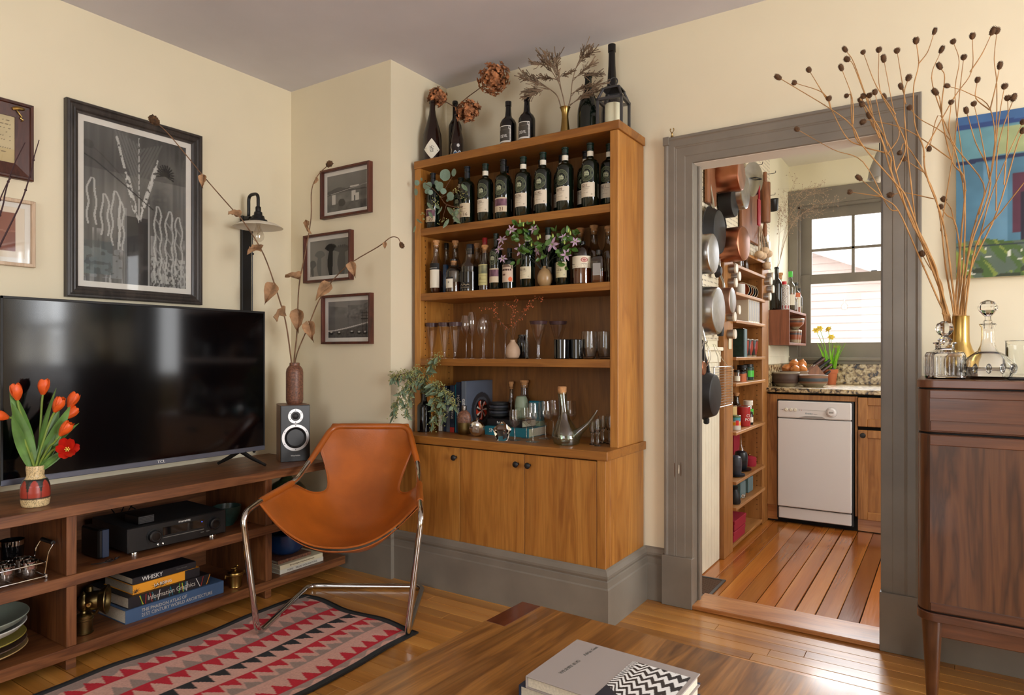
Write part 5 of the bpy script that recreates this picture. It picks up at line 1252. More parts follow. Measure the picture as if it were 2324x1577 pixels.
MB().lathe([(0, 0), (.029, 0), (.031, .004), (.031, .108), (.027, .118), (.016, .124), (.012, .128), (.012, .14)], 40, sq=5).build('body', 'bottle_glass', t); MB().lathe([(0, .004), (.028, .004), (.028, .052), (0, .052)], 40, sq=5).build('liquid', 'whisky', t); MB().lathe([(.0135, .132), (.0135, .148), (.012, .15), (0, .15)], 20).build('cap', 'grey_metal', t)
MB().box(-.018, .018, -.0322, -.0312, .034, .088).build('paper_label', 'light_grey', t)
for k, (X, h, lab) in enumerate(((-1.485, .288, 'dim corked bottle in the back, right of the clematis'), (-1.412, .294, 'tallest corked bottle in the back right of the second shelf'), (-1.335, .281, 'dim corked bottle in the back right corner of the second shelf'))):
 bottle(lab, X, 2.87, Z2, .036, h, 'bell', 'bottle_glass', ('cork', .89, 1.0, .5, 'cork'), fill=(.45, 'whisky' if k else 'amber_liquid'), group=G2, lab=[(.05, .12, .9, 'paper')] if k == 1 else None)
bv_ = thing('bud_vase', 'egg-shaped tan bud vase holding clematis on the second shelf', 'vase', (-1.599, 2.727, Z2))
MB().lathe([(0, 0), (.018, 0), (.026, .006), (.034, .022), (.0365, .04), (.034, .058), (.026, .075), (.014, .086), (.010, .092), (.011, .097), (.008, .097), (.007, .09), (.02, .07), (.03, .04), (0, .01)], 32).build('body', 'tan_glaze', bv_)
# third shelf: glassware
Z3 = 1.124
def glassware(name, label, X, Y, Z, pr_, mat='stemware', group=None, seg=28, cat='glass', extra=None):
 t = thing(name, label, cat, (X, Y, Z), 0, group); key = (mat, tuple(pr_))
 link('bowl', cached(key, lambda: MB().lathe(pr_, seg).mesh('bowl', mat, smooth=50)), t)
 if extra: link(extra[0], cached((extra[2],) + tuple(extra[1]), lambda: MB().lathe(extra[1], seg).mesh(extra[0], extra[2], smooth=50)), t)
 return t
flute = [(0, 0), (.026, 0), (.026, .002), (.012, .006), (.009, .012), (.010, .022), (.007, .028), (.009, .036), (.018, .08), (.027, .14), (.034, .187)]
rim = [(.0318, .168), (.0345, .1875), (.033, .188), (.031, .17)]
for k, (X, lab) in enumerate(((-2.303, 'dark-rimmed tall pilsner glass, leftmost on the glass shelf'), (-2.216, 'dark-rimmed tall pilsner glass, second from the left'), (-2.146, 'dark-rimmed tall pilsner glass, third from the left'))): glassware('pilsner_glass', lab, X, 2.74, Z3, flute, 'stemware', 'dark-rimmed pilsner glasses', extra=('dark_rim', rim, 'ring_rim'))
def stem(h, br, bh, topr, foot=.032): return [(0, .001), (foot, 0), (foot, .0015), (.006, .005), (.0032, .012), (.003, h - bh - .01), (.006, h - bh), (br * .7, h - bh * .8), (br, h - bh * .5), (br * .98, h - bh * .3), (topr, h)]
for (X, Y, pr_, lab) in ((-2.104, 2.78, stem(.223, .033, .115, .024), 'tulip-shaped wine glass right of the pilsner glasses'), (-2.052, 2.76, stem(.238, .026, .125, .017), 'tallest narrow wine glass on the glass shelf'), (-2.060, 2.88, stem(.235, .03, .1, .02), 'wine glass in the back behind the tallest one'), (-1.983, 2.76, stem(.198, .032, .105, .022), 'round-bowled wine glass beside the tallest one'),):
 glassware('wine_glass', lab, X, Y, Z3, pr_, 'stemware', 'wine glasses on the third shelf')
coupe = lambda h, r_: [(0, .001), (.03, 0), (.03, .0015), (.005, .005), (.003, .012), (.003, h * .55), (.006, h * .6), (r_ * .5, h * .75), (r_, h)]
for (X, Y, pr_, lab) in ((-1.942, 2.80, coupe(.186, .033), 'cone-shaped cordial glass left of the pink bud vase'), (-1.900, 2.84, coupe(.178, .03), 'smaller cone-shaped cordial glass just behind the pink bud vase')): glassware('cordial_glass', lab, X, Y, Z3, pr_, 'stemware', 'wine glasses on the third shelf')
pv = thing('bud_vase', 'pinkish matte egg-shaped bud vase with red berry twigs', 'vase', (-1.790, 2.742, Z3))
MB().lathe([(0, 0), (.02, 0), (.030, .006), (.0365, .025), (.036, .042), (.029, .062), (.016, .078), (.012, .085), (.0125, .093), (.0095, .093), (.009, .085), (.024, .06), (.03, .04), (0, .01)], 32).build('body', 'pink_glaze', pv)
mart = [(0, .001), (.03, 0), (.03, .002), (.010, .006), (.012, .03), (.010, .06), (.011, .085), (.018, .095), (.043, .18)]
mrim = [(.0395, .166), (.0438, .1805), (.042, .1815), (.0385, .168)]
for (X, Y, lab) in ((-1.648, 2.75, 'dark-rimmed conical glass, left of the pair beside the black cups'), (-1.580, 2.82, 'dark-rimmed conical glass, right of the pair beside the black cups')): glassware('cocktail_glass', lab, X, Y, Z3, mart, 'stemware', 'dark-rimmed conical glasses', extra=('dark_rim', mrim, 'ring_rim'))
cup = [(0, 0), (.033, 0), (.036, .004), (.0375, .09), (.036, .092), (.0345, .088), (.033, .01), (0, .008)]
for (X, Y, lab) in ((-1.515, 2.74, 'glossy black cup in front on the glass shelf'), (-1.457, 2.785, 'glossy black cup behind the other black one')):
 t = thing('black_cup', lab, 'cup', (X, Y, Z3), 0, 'glossy black cups'); MB().lathe(cup, 32).build('body', 'gloss_black', t)
tumb = [(0, 0), (.022, 0), (.028, .004), (.038, .045), (.0385, .06), (.034, .126), (.0325, .126), (.0365, .06), (.036, .047), (.026, .012), (0, .010)]
for (X, Y, lab) in ((-1.373, 2.74, 'clear rounded tumbler in front at the right end'), (-1.318, 2.79, 'clear rounded tumbler behind, against the right side')):
 t = thing('tumbler', lab, 'glass', (X, Y, Z3), 0, 'clear tumblers'); MB().lathe(tumb, 32).build('bowl', 'clear_glass', t)
t = thing('test_tube', 'slim clear glass tube standing behind the pink bud vase', 'glass', (-1.757, 2.82, Z3)); MB().lathe([(0, 0), (.008, 0), (.009, .003), (.009, .143), (.008, .143), (.007, .006), (0, .005)], 18).build('tube', 'clear_glass', t)
t = thing('bottle', 'small black bottle hidden behind the pink bud vase', 'bottle', (-1.80, 2.85, Z3)); MB().lathe([(0, 0), (.03, 0), (.032, .004), (.032, .08), (.028, .10), (.024, .106), (.024, .12), (0, .12)], 24).build('body', 'gloss_black', t)
# counter: bottle, books, flasks, stemware, porron
Z4 = .738
bb = bottle('black bottle holding seeded eucalyptus on the bookcase counter', -2.322, 2.70, Z4, .0365, .215, 'bord', 'black_bottle')
def ubook(label, X, W, D, H, cover, Y0=2.70, band=None, title=None, tcol='ink_white', ts=.018, name='book', rz=0.0, lean=0.0):
 t = thing(name, label, 'book', (X, Y0, Z4), rz, 'upright books on the counter'); t.rotation_euler = (0, lean, rz)
 m = MB(); m.box(-W / 2, -W / 2 + .0022, 0, D, 0, H, b=.0006); m.box(W / 2 - .0022, W / 2, 0, D, 0, H, b=.0006); m.build('cover', cover, t); MB().box(-W / 2, W / 2, -.002, .0015, 0, H, b=.0015).build('spine', cover, t)
 MB().box(-W / 2 + .002, W / 2 - .002, .0015, D - .004, .003, H - .003).build('page_block', 'page_edge', t)
 if band: MB().box(-W / 2 - .0003, W / 2 + .0003, -.0026, .0, band[0], band[1]).build('spine_band', band[2], t)
 if title: text(title, ts, tcol, t, (0, -.0028, H * .52), (0, 0, -1), (1, 0, 0))
 return t
ubook('cream book end nearest the eucalyptus bottle', -2.262, .022, .17, .10, 'white_book', 2.76)
ubook('plain navy book beside the cream one', -2.228, .020, .19, .24, 'navy_book', 2.76)
ubook('slate grey book between navy spines', -2.204, .022, .19, .22, 'slate_book', 2.755, title='NOPI', ts=.012)
ubook('navy book with white capitals BAR TARTINE and red foot', -2.173, .027, .2, .245, 'navy_book', 2.75, (.0, .026, 'ink_red'), 'BAR TARTINE', 'ink_white', .019)
ubook('thin dark teal book wedged between two navy ones', -2.152, .012, .19, .25, 'teal_book', 2.755)
ubook('navy book with hand-lettered title HOME MADE', -2.128, .032, .2, .262, 'navy_book', 2.745, None, 'HOME MADE', 'ink_white', .021)
ubook('narrow red and black book right of HOME MADE', -2.104, .013, .2, .26, 'red_tin', 2.75)
gj = ubook('grey cookbook with Gjelina spine and oval plate photograph', -2.078, .03, .235, .27, 'slate_book', 2.725, None, 'GJELINA', 'ink_white', .022)
def plate(U, V):
 img = ink0(U, (86, 94, 108)) * (.95 + .08 * vnoise(U, V, 6, 6, 3))[..., None]; d = np.hypot((U - .58) * 1.0, (V - .42) * 1.1)
 put(img, d < .40, (44, 44, 48)); put(img, d < .30, (70, 72, 78)); put(img, d < .24, (28, 20, 20)); a = np.arctan2(V - .42, U - .58)
 put(img, (d < .22) & (np.sin(a * 5 + d * 20) > .2), (196, 60, 34)); put(img, (d < .2) & (np.sin(a * 7 + 1) > .75), (226, 220, 206)); return img
inked('cover_photograph', 'print_gloss', gj, lambda U, V: (.0156 + 0 * U, .004 + .226 * U, .006 + .258 * V), plate, 60, 60)
lb = thing('book', 'black book lying under the stacked dark bowls', 'book', (-1.87, 2.79, Z4 + .045), -.06, 'books lying on the counter')
def lying(t, L, D, T, cov):
 m = MB(); m.box(-L / 2, L / 2, 0, D, 0, .0022, b=.0006); m.box(-L / 2, L / 2, 0, D, T - .0022, T, b=.0006); m.build('cover', cov, t); MB().box(-L / 2, L / 2, -.002, .001, 0, T, b=.001).build('spine', cov, t); MB().box(-L / 2 + .004, L / 2 - .004, .001, D - .004, .002, T - .002).build('page_block', 'page_edge', t)
lying(lb, .22, .16, .034, 'dark_book'); text('Relae', .016, 'ink_white', lb, (-.03, -.0028, .018), (1, 0, 0), (0, 0, 1))
lt = thing('book', 'teal book lying at the bottom under the black one', 'book', (-1.845, 2.77, Z4), .02, 'books lying on the counter'); lying(lt, .26, .18, .044, 'teal_book'); text('SMOKEY', .026, 'ink_white', lt, (-.055, -.0028, .024), (1, 0, 0), (0, 0, 1))
for k in range(5):
 t = thing('dark_bowl', ['lowest black bowl of the stack on the books', 'second lowest black bowl of the stack', 'middle black bowl of the stack', 'second highest black bowl of the stack', 'topmost black bowl of the stack by the cookbook'][k], 'bowl', (-1.953, 2.86, Z4 + .0795 + k * .0145), 0, 'stacked black bowls')
 MB().lathe([(0, 0), (.03, 0), (.04, .004), (.049, .012), (.0505, .022), (.048, .0225), (.045, .014), (0, .006)], 36).build('body', 'slate_glaze' if k % 2 else 'satin_black', t)
for (lab, dz) in (('sage green saucer lower of two', 0), ('sage green saucer upper of two', .006)):
 t = thing('saucer', lab, 'saucer', (-1.815, 2.86, Z4 + .0795 + dz), 0, 'sage saucers'); MB().lathe([(0, 0), (.03, 0), (.052, .005), (.053, .007), (.03, .004), (0, .003)], 32).build('body', 'plate_olive' if not dz else 'sage_cup', t)
cpz = Z4 + .0795 + .0098
for k, lab in enumerate(('sage green cup standing on the saucers', 'sage green cup turned over on top of the other cup')):
 t = thing('sage_cup', lab, 'cup', (-1.815, 2.86, cpz), 0, 'sage cups')
 if k == 0: MB().lathe([(0, 0), (.026, 0), (.030, .006), (.034, .05), (.032, .05), (.028, .01), (0, .006)], 30).build('body', 'sage_cup', t)
 else: MB().lathe([(.034, .0505), (.034, .060), (.031, .09), (.024, .106), (0, .11)], 30).build('body', 'sage_cup', t)
bottle('clear bottle with cork behind the sage cups', -1.84, 2.93, Z4, .04, .275, 'bell', 'bottle_glass', ('cork', .9, 1.0, .5, 'cork'))
bottle('slim clear bottle with cork behind the black bowls', -1.925, 2.935, Z4, .02, .265, 'bell', 'bottle_glass', ('cork', .9, 1.0, .6, 'cork'))
tb = thing('cardboard_carton', 'small teal and green patterned carton behind the sage cups', 'carton', (-1.765, 2.925, Z4)); MB().box(-.035, .035, -.022, .022, .0, .17, b=.004).build('box', 'teal_book', tb); MB().box(-.0355, .0355, -.0225, .0225, .03, .07).build('printed_band', 'sage_cup', tb)
fk = thing('hip_flask', 'glass hip flask in half leather cover with silver cap', 'flask', (-2.068, 2.715, Z4), .3)
MB().lathe([(0, 0), (.026, 0), (.033, .006), (.036, .03), (.036, .060)], 30, M=Matrix.Diagonal((1, .6, 1))).build('metal_cup', 'brass_dark', fk); MB().lathe([(.0365, .060), (.0365, .09), (.03, .108), (.016, .120), (.012, .124)], 30, M=Matrix.Diagonal((1, .6, 1))).build('leather_cover', 'brown_glaze', fk); MB().lathe([(.012, .122), (.013, .128), (.013, .143), (.010, .147), (0, .148)], 20).build('cap', 'steel', fk)
sv = thing('silver_flask', 'round polished silver flask leaning by the hip flask', 'flask', (-1.957, 2.672, Z4 + .041), -.25)
sv.rotation_euler = (.12, .1, .35)
MB().lathe([(0, -.018), (.024, -.016), (.036, -.010), (.041, 0), (.036, .010), (.024, .016), (0, .018)], 40, M=Matrix.Rotation(PI / 2, 3, 'X')).build('body', 'chrome', sv); MB().box(-.017, .017, -.0175, -.0155, -.018, .018, b=.004).build('plaque', 'steel', sv); MB().lathe([(.006, .039), (.008, .044), (.008, .048), (.005, .05), (.006, .056), (0, .058)], 16).build('stopper', 'chrome', sv)
pm = thing('faceted_glass', 'faceted diamond-shaped tilted clear glass at the counter edge', 'glass', (-1.772, 2.625, Z4), .2)
MB().lathe([(0, 0), (.028, 0), (.044, .052), (.046, .056), (0, .093), ], 7).build('bowl', 'clear_glass', pm, smooth=0)
wine2 = lambda h, r_: [(0, .001), (.033, 0), (.033, .0018), (.007, .005), (.004, .013), (.004, h * .38), (.008, h * .43), (r_ * .75, h * .5), (r_, h * .64), (r_ * .96, h * .8), (r_ * .86, h)]
cut = lambda h, r_: [(0, .001), (.027, 0), (.027, .0018), (.006, .005), (.0038, .012), (.0038, h * .42), (.008, h * .46), (r_ * .8, h * .54), (r_ * .92, h * .72), (r_, h)]
for (X, Y, pr_, lab) in ((-1.722, 2.655, cut(.143, .028), 'small stemmed glass at the front left of the counter group'), (-1.725, 2.765, cut(.145, .028), 'small stemmed glass just behind the front left one'), (-1.622, 2.655, wine2(.182, .038), 'large wine glass frontmost of the counter group'), (-1.632, 2.79, wine2(.182, .038), 'large wine glass behind the frontmost one'), (-1.652, 2.90, wine2(.18, .037), 'wine glass at the back middle of the counter'), (-1.565, 2.905, wine2(.18, .037), 'wine glass at the back, next to the porron neck')):
 glassware('stemmed_glass', lab, X, Y, Z4, pr_, 'stemware', 'stemmed glasses on the counter')
po = thing('porron', 'greenish glass wine porron with long spout and cork', 'porron', (-1.448, 2.665, Z4))
MB().lathe([(0, .004), (.045, 0), (.058, .006), (.064, .03), (.060, .055), (.045, .085), (.028, .115), (.021, .15), (.019, .20), (.021, .235)], 36, M=Matrix(((1, 0, -.10), (0, 1, 0), (0, 0, 1)))).build('body', 'porron_glass', po)
MB().tube(smoothpath([(.036, .01, .04), (.062, .014, .065), (.10, .02, .10), (.128, .024, .140), (.140, .026, .160)], 5), [.026, .025, .024, .022, .02, .018, .016, .0145, .013, .0115, .010, .009, .008, .007, .006, .0055, .005, .0045, .004, .0035, .003], 16, caps=False).build('spout', 'porron_glass', po)
MB().lathe([(.017, .228), (.020, .238), (.0205, .26), (.018, .262), (0, .262)], 20, c=(-.024, 0, 0)).build('cork', 'cork', po)
cord = [(0, .001), (.017, 0), (.017, .002), (.007, .006), (.006, .05), (.011, .06), (.016, .075), (.018, .118), (.0165, .118), (.014, .075), (.009, .063), (0, .06)]
for (X, Y, sc, lab) in ((-1.352, 2.73, .85, 'short cordial glass frontmost in the right counter corner'), (-1.312, 2.70, 1.0, 'cordial glass beside the bookcase stile at the front'), (-1.335, 2.80, 1.05, 'cordial glass second row by the right side'), (-1.295, 2.79, 1.05, 'cordial glass touching the right side panel'), (-1.33, 2.88, 1.08, 'cordial glass in the deep right counter corner'), (-1.375, 2.83, .9, 'cordial glass just behind the porron spout')):
 t = glassware('cordial_glass', lab, X, Y, Z4, cord, 'clear_glass', 'cordial glasses on the counter'); t.scale = (sc, sc, sc)
# on top of the bookcase
Z5 = 2.165; G5 = 'bottles on top of the bookcase'
t = bottle('dark burgundy bottle with white diamond label on the bookcase top', -2.320, 2.765, Z5, .050, .338, 'burg', 'brown_bottle', group=G5, rz=.62)
m = MB(); n = 10; dv = [(0, .012), (.046, .068), (.004, .124), (-.046, .068)]
rows = []
for k in range(11):
 v = k / 10; lo = (-.046 * (1 - abs(2 * v - 1)), .046 * (1 - abs(2 * v - 1))); rows.append([(.0508 * math.cos(-PI / 2 + (lo[0] + (lo[1] - lo[0]) * i / 6) / .05), .0508 * math.sin(-PI / 2 + (lo[0] + (lo[1] - lo[0]) * i / 6) / .05), .012 + .112 * v) for i in range(7)])
m.loft(rows).build('diamond_label', 'paper', t, label='white diamond-shaped paper label')
for (x0, z0, x1, z1) in ((-.012, .082, .0, .074), (.0, .086, -.004, .068), (.004, .084, .012, .078), (-.014, .072, .012, .070), (-.008, .060, .008, .064), (-.01, .064, -.004, .052), (.008, .062, .0, .05), (.004, .074, .008, .058), (-.006, .056, .01, .053)):
 MB().tube([(.0513 * math.cos(-PI / 2 + (x0 + (x1 - x0) * i / 4) / .05), .0513 * math.sin(-PI / 2 + (x0 + (x1 - x0) * i / 4) / .05), z0 + (z1 - z0) * i / 4) for i in range(5)], .0009, 5).build('brush_stroke', 'ink_black', t)
bottle('plain black wine bottle behind the hydrangea bottle', -2.275, 2.905, Z5, .036, .372, 'bord', 'black_bottle', group=G5)
t = bottle('dark beer bottle with moon and wave print holding dried hydrangea', -2.182, 2.80, Z5, .037, .253, 'burg', 'brown_bottle', group=G5, rz=.5)
def wave(U, V):
 img = ink0(U, (28, 14, 10)); put(img, np.hypot((U - .68) * 1.1, V - .86) < .11, (206, 204, 200)); h_ = .34 + .16 * np.abs(np.sin(U * 10)) * (U > .35)
 put(img, (V < h_) & (U > .35), (52, 92, 130)); put(img, (np.abs(V - h_) < .035) & (U > .33), (210, 214, 216)); put(img, (np.abs(V - .2 - .06 * np.sin(U * 14)) < .03) & (U > .3), (210, 214, 216)); put(img, (V < .12 + .05 * np.sin(U * 14)) & (U > .3), (30, 60, 100))
 put(img, np.abs(U - .14 - .04 * np.sin(V * 14)) < .025, (190, 180, 160)); return img
wrap_patch('moon_and_wave_print', 'print_gloss', t, .037, .006, .088, 1.0, wave, 50, 60)
def devil(U, V):
 img = ink0(U, (222, 218, 210)); fr_ = (U > .07) & (U < .93) & (V > .1) & (V < .95); put(img, fr_, (66, 60, 52)); arch = fr_ & (V > .78) & (np.abs(U - .5) > .33); put(img, arch, (206, 202, 194)); put(img, np.hypot((U - .86) * .75, V - .88) < .07, (40, 36, 32)); put(img, np.hypot((U - .86) * .75, V - .88) < .03, (220, 216, 208))
 put(img, (vnoise(U, V, 9, 9, 3) > .55) & (V > .5) & (V < .78) & fr_, (96, 88, 78), .6)
 put(img, ((np.abs(U - .035) < .02) | (np.abs(U - .965) < .02)) & ((V * 26 % 1) < .5), (120, 114, 106)); return img
for X, h, lab in ((-1.838, .238, 'black square-shouldered DEVIL bottle, left of the pair'), (-1.729, .241, 'black square-shouldered DEVIL bottle, right of the pair')):
 t = bottle(lab, X, 2.775, Z5, .0415, h, 'port', 'black_bottle', group=G5); wrap_patch('stamp_label', 'print', t, .0415, .026, .108, .88, devil, 60, 60); text('DEVIL', .021, 'ink_white', t, None, None, None, bend=(-PI / 2, .0427, .056), ext=.0002, sx=.75); text('CASK SERIES', .0055, 'ink_grey', t, None, None, None, bend=(-PI / 2 + .3, .0427, .042), ext=.0002)
 wrap_patch('lower_label', 'cork', t, .0415, .004, .024, .88)
vb = thing('brass_vase', 'slender brass bud vase with dried grey foliage on the bookcase', 'vase', (-1.515, 2.772, Z5))
MB().lathe([(0, 0), (.022, 0), (.024, .004), (.0235, .02), (.018, .07), (.0155, .10), (.0165, .12), (.022, .138), (.0255, .144), (.0235, .144), (.018, .136), (.012, .10), (.014, .07), (0, .01)], 30).build('body', 'brass', vb)
bottle('dark green champagne bottle beside the lantern', -1.425, 2.835, Z5, .052, .303, 'champ', 'green_bottle', group=G5)
bottle('very tall black bottle rising behind the lantern', -1.345, 2.925, Z5, .052, .455, 'tall', 'black_bottle', group=G5)
la = thing('lantern', 'grey metal candle lantern with ring handle on the bookcase corner', 'lantern', (-1.280, 2.800, Z5), .10)
a = .056
m = MB()
for sx in (-1, 1):
 for sy in (-1, 1): MB().box(sx * a - .006, sx * a + .006, sy * a - .006, sy * a + .006, 0, .135, b=.001).build('corner_post', 'grey_metal', la)
for (z0, z1) in ((0, .012), (.125, .137)):
 m = MB()
 for s in (-1, 1): m.box(-a - .006, a + .006, s * a - .006, s * a + .006, z0, z1); m.box(s * a - .006, s * a + .006, -a - .006, a + .006, z0, z1)
 m.build('rail', 'grey_metal', la)
MB().box(-a - .006, a + .006, -a - .006, a + .006, 0, .006).build('base', 'grey_metal', la)
m = MB(); hp = .036
for sx in (-1, 1):
 for sy in (-1, 1): m.tube([(sx * a, sy * a, .133), (sx * hp, sy * hp, .184)], .006, 6)
tag(m.build('sloping_bars', 'grey_metal', la), kind='stuff')
m = MB(); q = .043
m.loft([[(-q, -q, .180), (q, -q, .180), (q, q, .180), (-q, q, .180)], [(-q, -q, .186), (q, -q, .186), (q, q, .186), (-q, q, .186)], [(-.006, -.006, .205), (.006, -.006, .205), (.006, .006, .205), (-.006, .006, .205)]], closed=True); m.build('cap', 'grey_metal', la, smooth=20)
MB().tube([(.019 * math.cos(i * PI / 12), 0, .222 + .019 * math.sin(i * PI / 12)) for i in range(24)], .0028, 8, closed=True).build('ring_handle', 'grey_metal', la)
for (p, q_) in (((-a, -a), (a, -a)), ((a, -a), (a, a)), ((a, a), (-a, a)), ((-a, a), (-a, -a))): MB().add([(p[0], p[1], .012), (q_[0], q_[1], .012), (q_[0], q_[1], .125), (p[0], p[1], .125)], [(0, 1, 2, 3)]).build('pane', 'pane', la)
cn = thing('candle', 'thick ivory pillar candle inside the lantern', 'candle', (-1.280, 2.800, Z5 + .0065)); MB().lathe([(0, 0), (.038, 0), (.0385, .003), (.0385, .108), (.036, .112), (.02, .108), (0, .107)], 32).build('wax', 'candle_wax', cn); MB().tube([(0, 0, .106), (.001, 0, .118)], .0012, 6).build('wick', 'ink_black', cn)
# ------------------------------------------------------------------ plants on the bookcase
def stemtube(o, pts, r0, r1, mat, name='stem'):
 P = smoothpath(pts, 5); MB().tube(P, [r0 + (r1 - r0) * i / (len(P) - 1) for i in range(len(P))], 6).build(name, mat, o); return P
round_leaf = []
for k in range(2):
 rows = []
 for i in range(7):
  t_ = i / 6; w = math.sin(PI * (.06 + .9 * t_)) ** .6; rows.append([(t_ * 2 - .05, w * u, .10 * abs(u) - .12 * t_ * (k + .5)) for u in (-1, -.5, 0, .5, 1)])
 round_leaf.append(MB().loft(rows).mesh('leaf', 'euca_leaf', smooth=80))
long_leaf = [leaf_mesh('leaf', 'euca_leaf_long', 1.0, .15, .25 * (k - .5), .25, 7, .9, 0, k) for k in range(3)]
def berries(o, pts, n, spread, r, mat='euca_berry', name='seed_clusters'):
 m = MB()
 for p in pts:
  for k in range(n): m.ball((p[0] + R.gauss(0, spread), p[1] + R.gauss(0, spread * .8), p[2] + R.gauss(0, spread)), r * R.uniform(.7, 1.2), 5, 4)
 return tag(m.build(name, mat, o, smooth=60), kind='stuff')
eu = thing('eucalyptus_sprig', 'round-leaved silver eucalyptus sprig spilling over the top shelf', 'eucalyptus', (0, 0, 0))
Ye = 2.655
def W3(l, Y): return [(x, Y, z) for x, z in l]
stemtube(eu, [(-2.06, 2.74, 1.93), (-2.07, 2.69, 1.89)] + W3([(-2.135, 1.906), (-2.17, 1.943), (-2.205, 1.981), (-2.236, 2.006), (-2.275, 2.03)], Ye), .0028, .0015, 'ink_brown')
stemtube(eu, W3([(-2.17, 1.943), (-2.12, 1.957), (-2.064, 1.971), (-2.001, 1.962)], Ye), .002, .001, 'ink_brown'); stemtube(eu, W3([(-2.135, 1.906), (-2.15, 1.866), (-2.166, 1.817)], Ye), .002, .001, 'ink_brown'); stemtube(eu, W3([(-2.17, 1.943), (-2.143, 1.987), (-2.112, 2.025), (-2.097, 2.04)], Ye), .002, .001, 'ink_brown')
for i, (x, z, r) in enumerate([(-2.141, 2.056, .028), (-2.073, 2.055, .018), (-2.289, 2.025, .017), (-2.261, 2.022, .018), (-2.208, 2.026, .014), (-2.174, 2.002, .023), (-2.317, 1.988, .017), (-2.248, 1.985, .014), (-2.22, 1.974, .012), (-2.135, 1.968, .015), (-2.131, 1.938, .018), (-2.097, 1.94, .021), (-2.311, 2.061, .008), (-2.321, 2.039, .014)]):
 a = R.uniform(0, 2 * PI); d = Vector((math.cos(a), R.uniform(-.35, .1), math.sin(a))).normalized(); p = Vector((x, Ye + R.uniform(-.03, .015), z)) - d * r
 q = d.to_track_quat('X', 'Y').to_matrix() @ Matrix.Rotation(R.uniform(-.6, .6) + PI / 2 * 0, 3, 'X')
 link('leaf', round_leaf[i % 2], eu, p, q.to_euler(), r * 1.05)
for i, (x, z, r) in enumerate([(-2.093, 1.864, .036), (-2.064, 1.82, .027), (-2.127, 1.809, .024), (-2.185, 1.899, .021), (-2.232, 1.865, .021), (-2.315, 1.841, .018), (-2.343, 1.801, .018), (-2.169, 1.879, .021), (-2.239, 1.911, .024), (-2.012, 1.972, .026), (-2.067, 1.852, .027)]):
 d = Vector((R.choice((.7, .9, -.5)), R.uniform(-.2, .1), -.8)).normalized(); link('leaf', long_leaf[i % 3], eu, Vector((x, Ye - .01, z)) - d * r, (d.to_track_quat('X', 'Y').to_matrix() @ Matrix.Rotation(R.uniform(-.5, .5), 3, 'X')).to_euler(), (r * 2.2, r * 2.6, r * 2.2))
berries(eu, [(x, Ye - .01, z) for x, z in [(-2.064, 1.958), (-2.2, 1.931), (-2.275, 1.864), (-2.162, 1.824), (-2.056, 1.86), (-2.016, 1.931)]], 14, .012, .0032)
# seeded eucalyptus in the black bottle on the counter
for (lab, stems) in (('seeded eucalyptus branch arching left over the counter edge and hanging down', [[(-2.322, 2.70, .93), (-2.30, 2.66, .99), (-2.27, 2.57, 1.045), (-2.30, 2.52, 1.047), (-2.335, 2.505, 1.035), (-2.362, 2.50, 1.03)], [(-2.28, 2.55, 1.045), (-2.268, 2.51, 1.0), (-2.295, 2.50, .95), (-2.332, 2.50, .893), (-2.348, 2.50, .842)], [(-2.25, 2.57, 1.04), (-2.262, 2.53, .97), (-2.28, 2.525, .896), (-2.288, 2.52, .837)]]),
 ('seeded eucalyptus sprig standing upright before the glass shelf', [[(-2.322, 2.70, .93), (-2.293, 2.67, .99), (-2.265, 2.655, 1.049), (-2.213, 2.65, 1.101), (-2.182, 2.65, 1.135)], [(-2.29, 2.66, 1.0), (-2.31, 2.63, 1.05), (-2.30, 2.62, 1.07)]]),
 ('seeded eucalyptus branch drooping right in front of the upright books', [[(-2.322, 2.70, .93), (-2.25, 2.66, .975), (-2.2, 2.64, .991), (-2.161, 2.635, .938), (-2.15, 2.64, .879), (-2.138, 2.64, .82)], [(-2.224, 2.66, .981), (-2.2, 2.64, .906), (-2.196, 2.64, .832), (-2.208, 2.64, .777)], [(-2.216, 2.65, 1.008), (-2.158, 2.65, .967), (-2.101, 2.65, .925), (-2.075, 2.65, .885)]])):
 o = thing('eucalyptus_branch', lab, 'eucalyptus', (0, 0, 0), 0, 'seeded eucalyptus in the black bottle'); bp_ = []
 for si, st in enumerate(stems):
  P = stemtube(o, st, .0026, .0012, 'ink_brown')
  for i in range(3 if si == 0 else 1, len(P)):
   if i % 2 == 0:
    for s in (0, 1):
     d = Vector((R.uniform(-.8, .8), R.uniform(-.7, .1), R.uniform(-1.0, -.1))).normalized(); L_ = R.uniform(.038, .06)
     link('leaf', long_leaf[R.randrange(3)], o, P[i], (d.to_track_quat('X', 'Y').to_matrix() @ Matrix.Rotation(R.uniform(-.8, .8), 3, 'X')).to_euler(), (L_, L_ * 1.25, L_))
   bp_.append(P[i])
 berries(o, bp_, 13, .013, .0032)
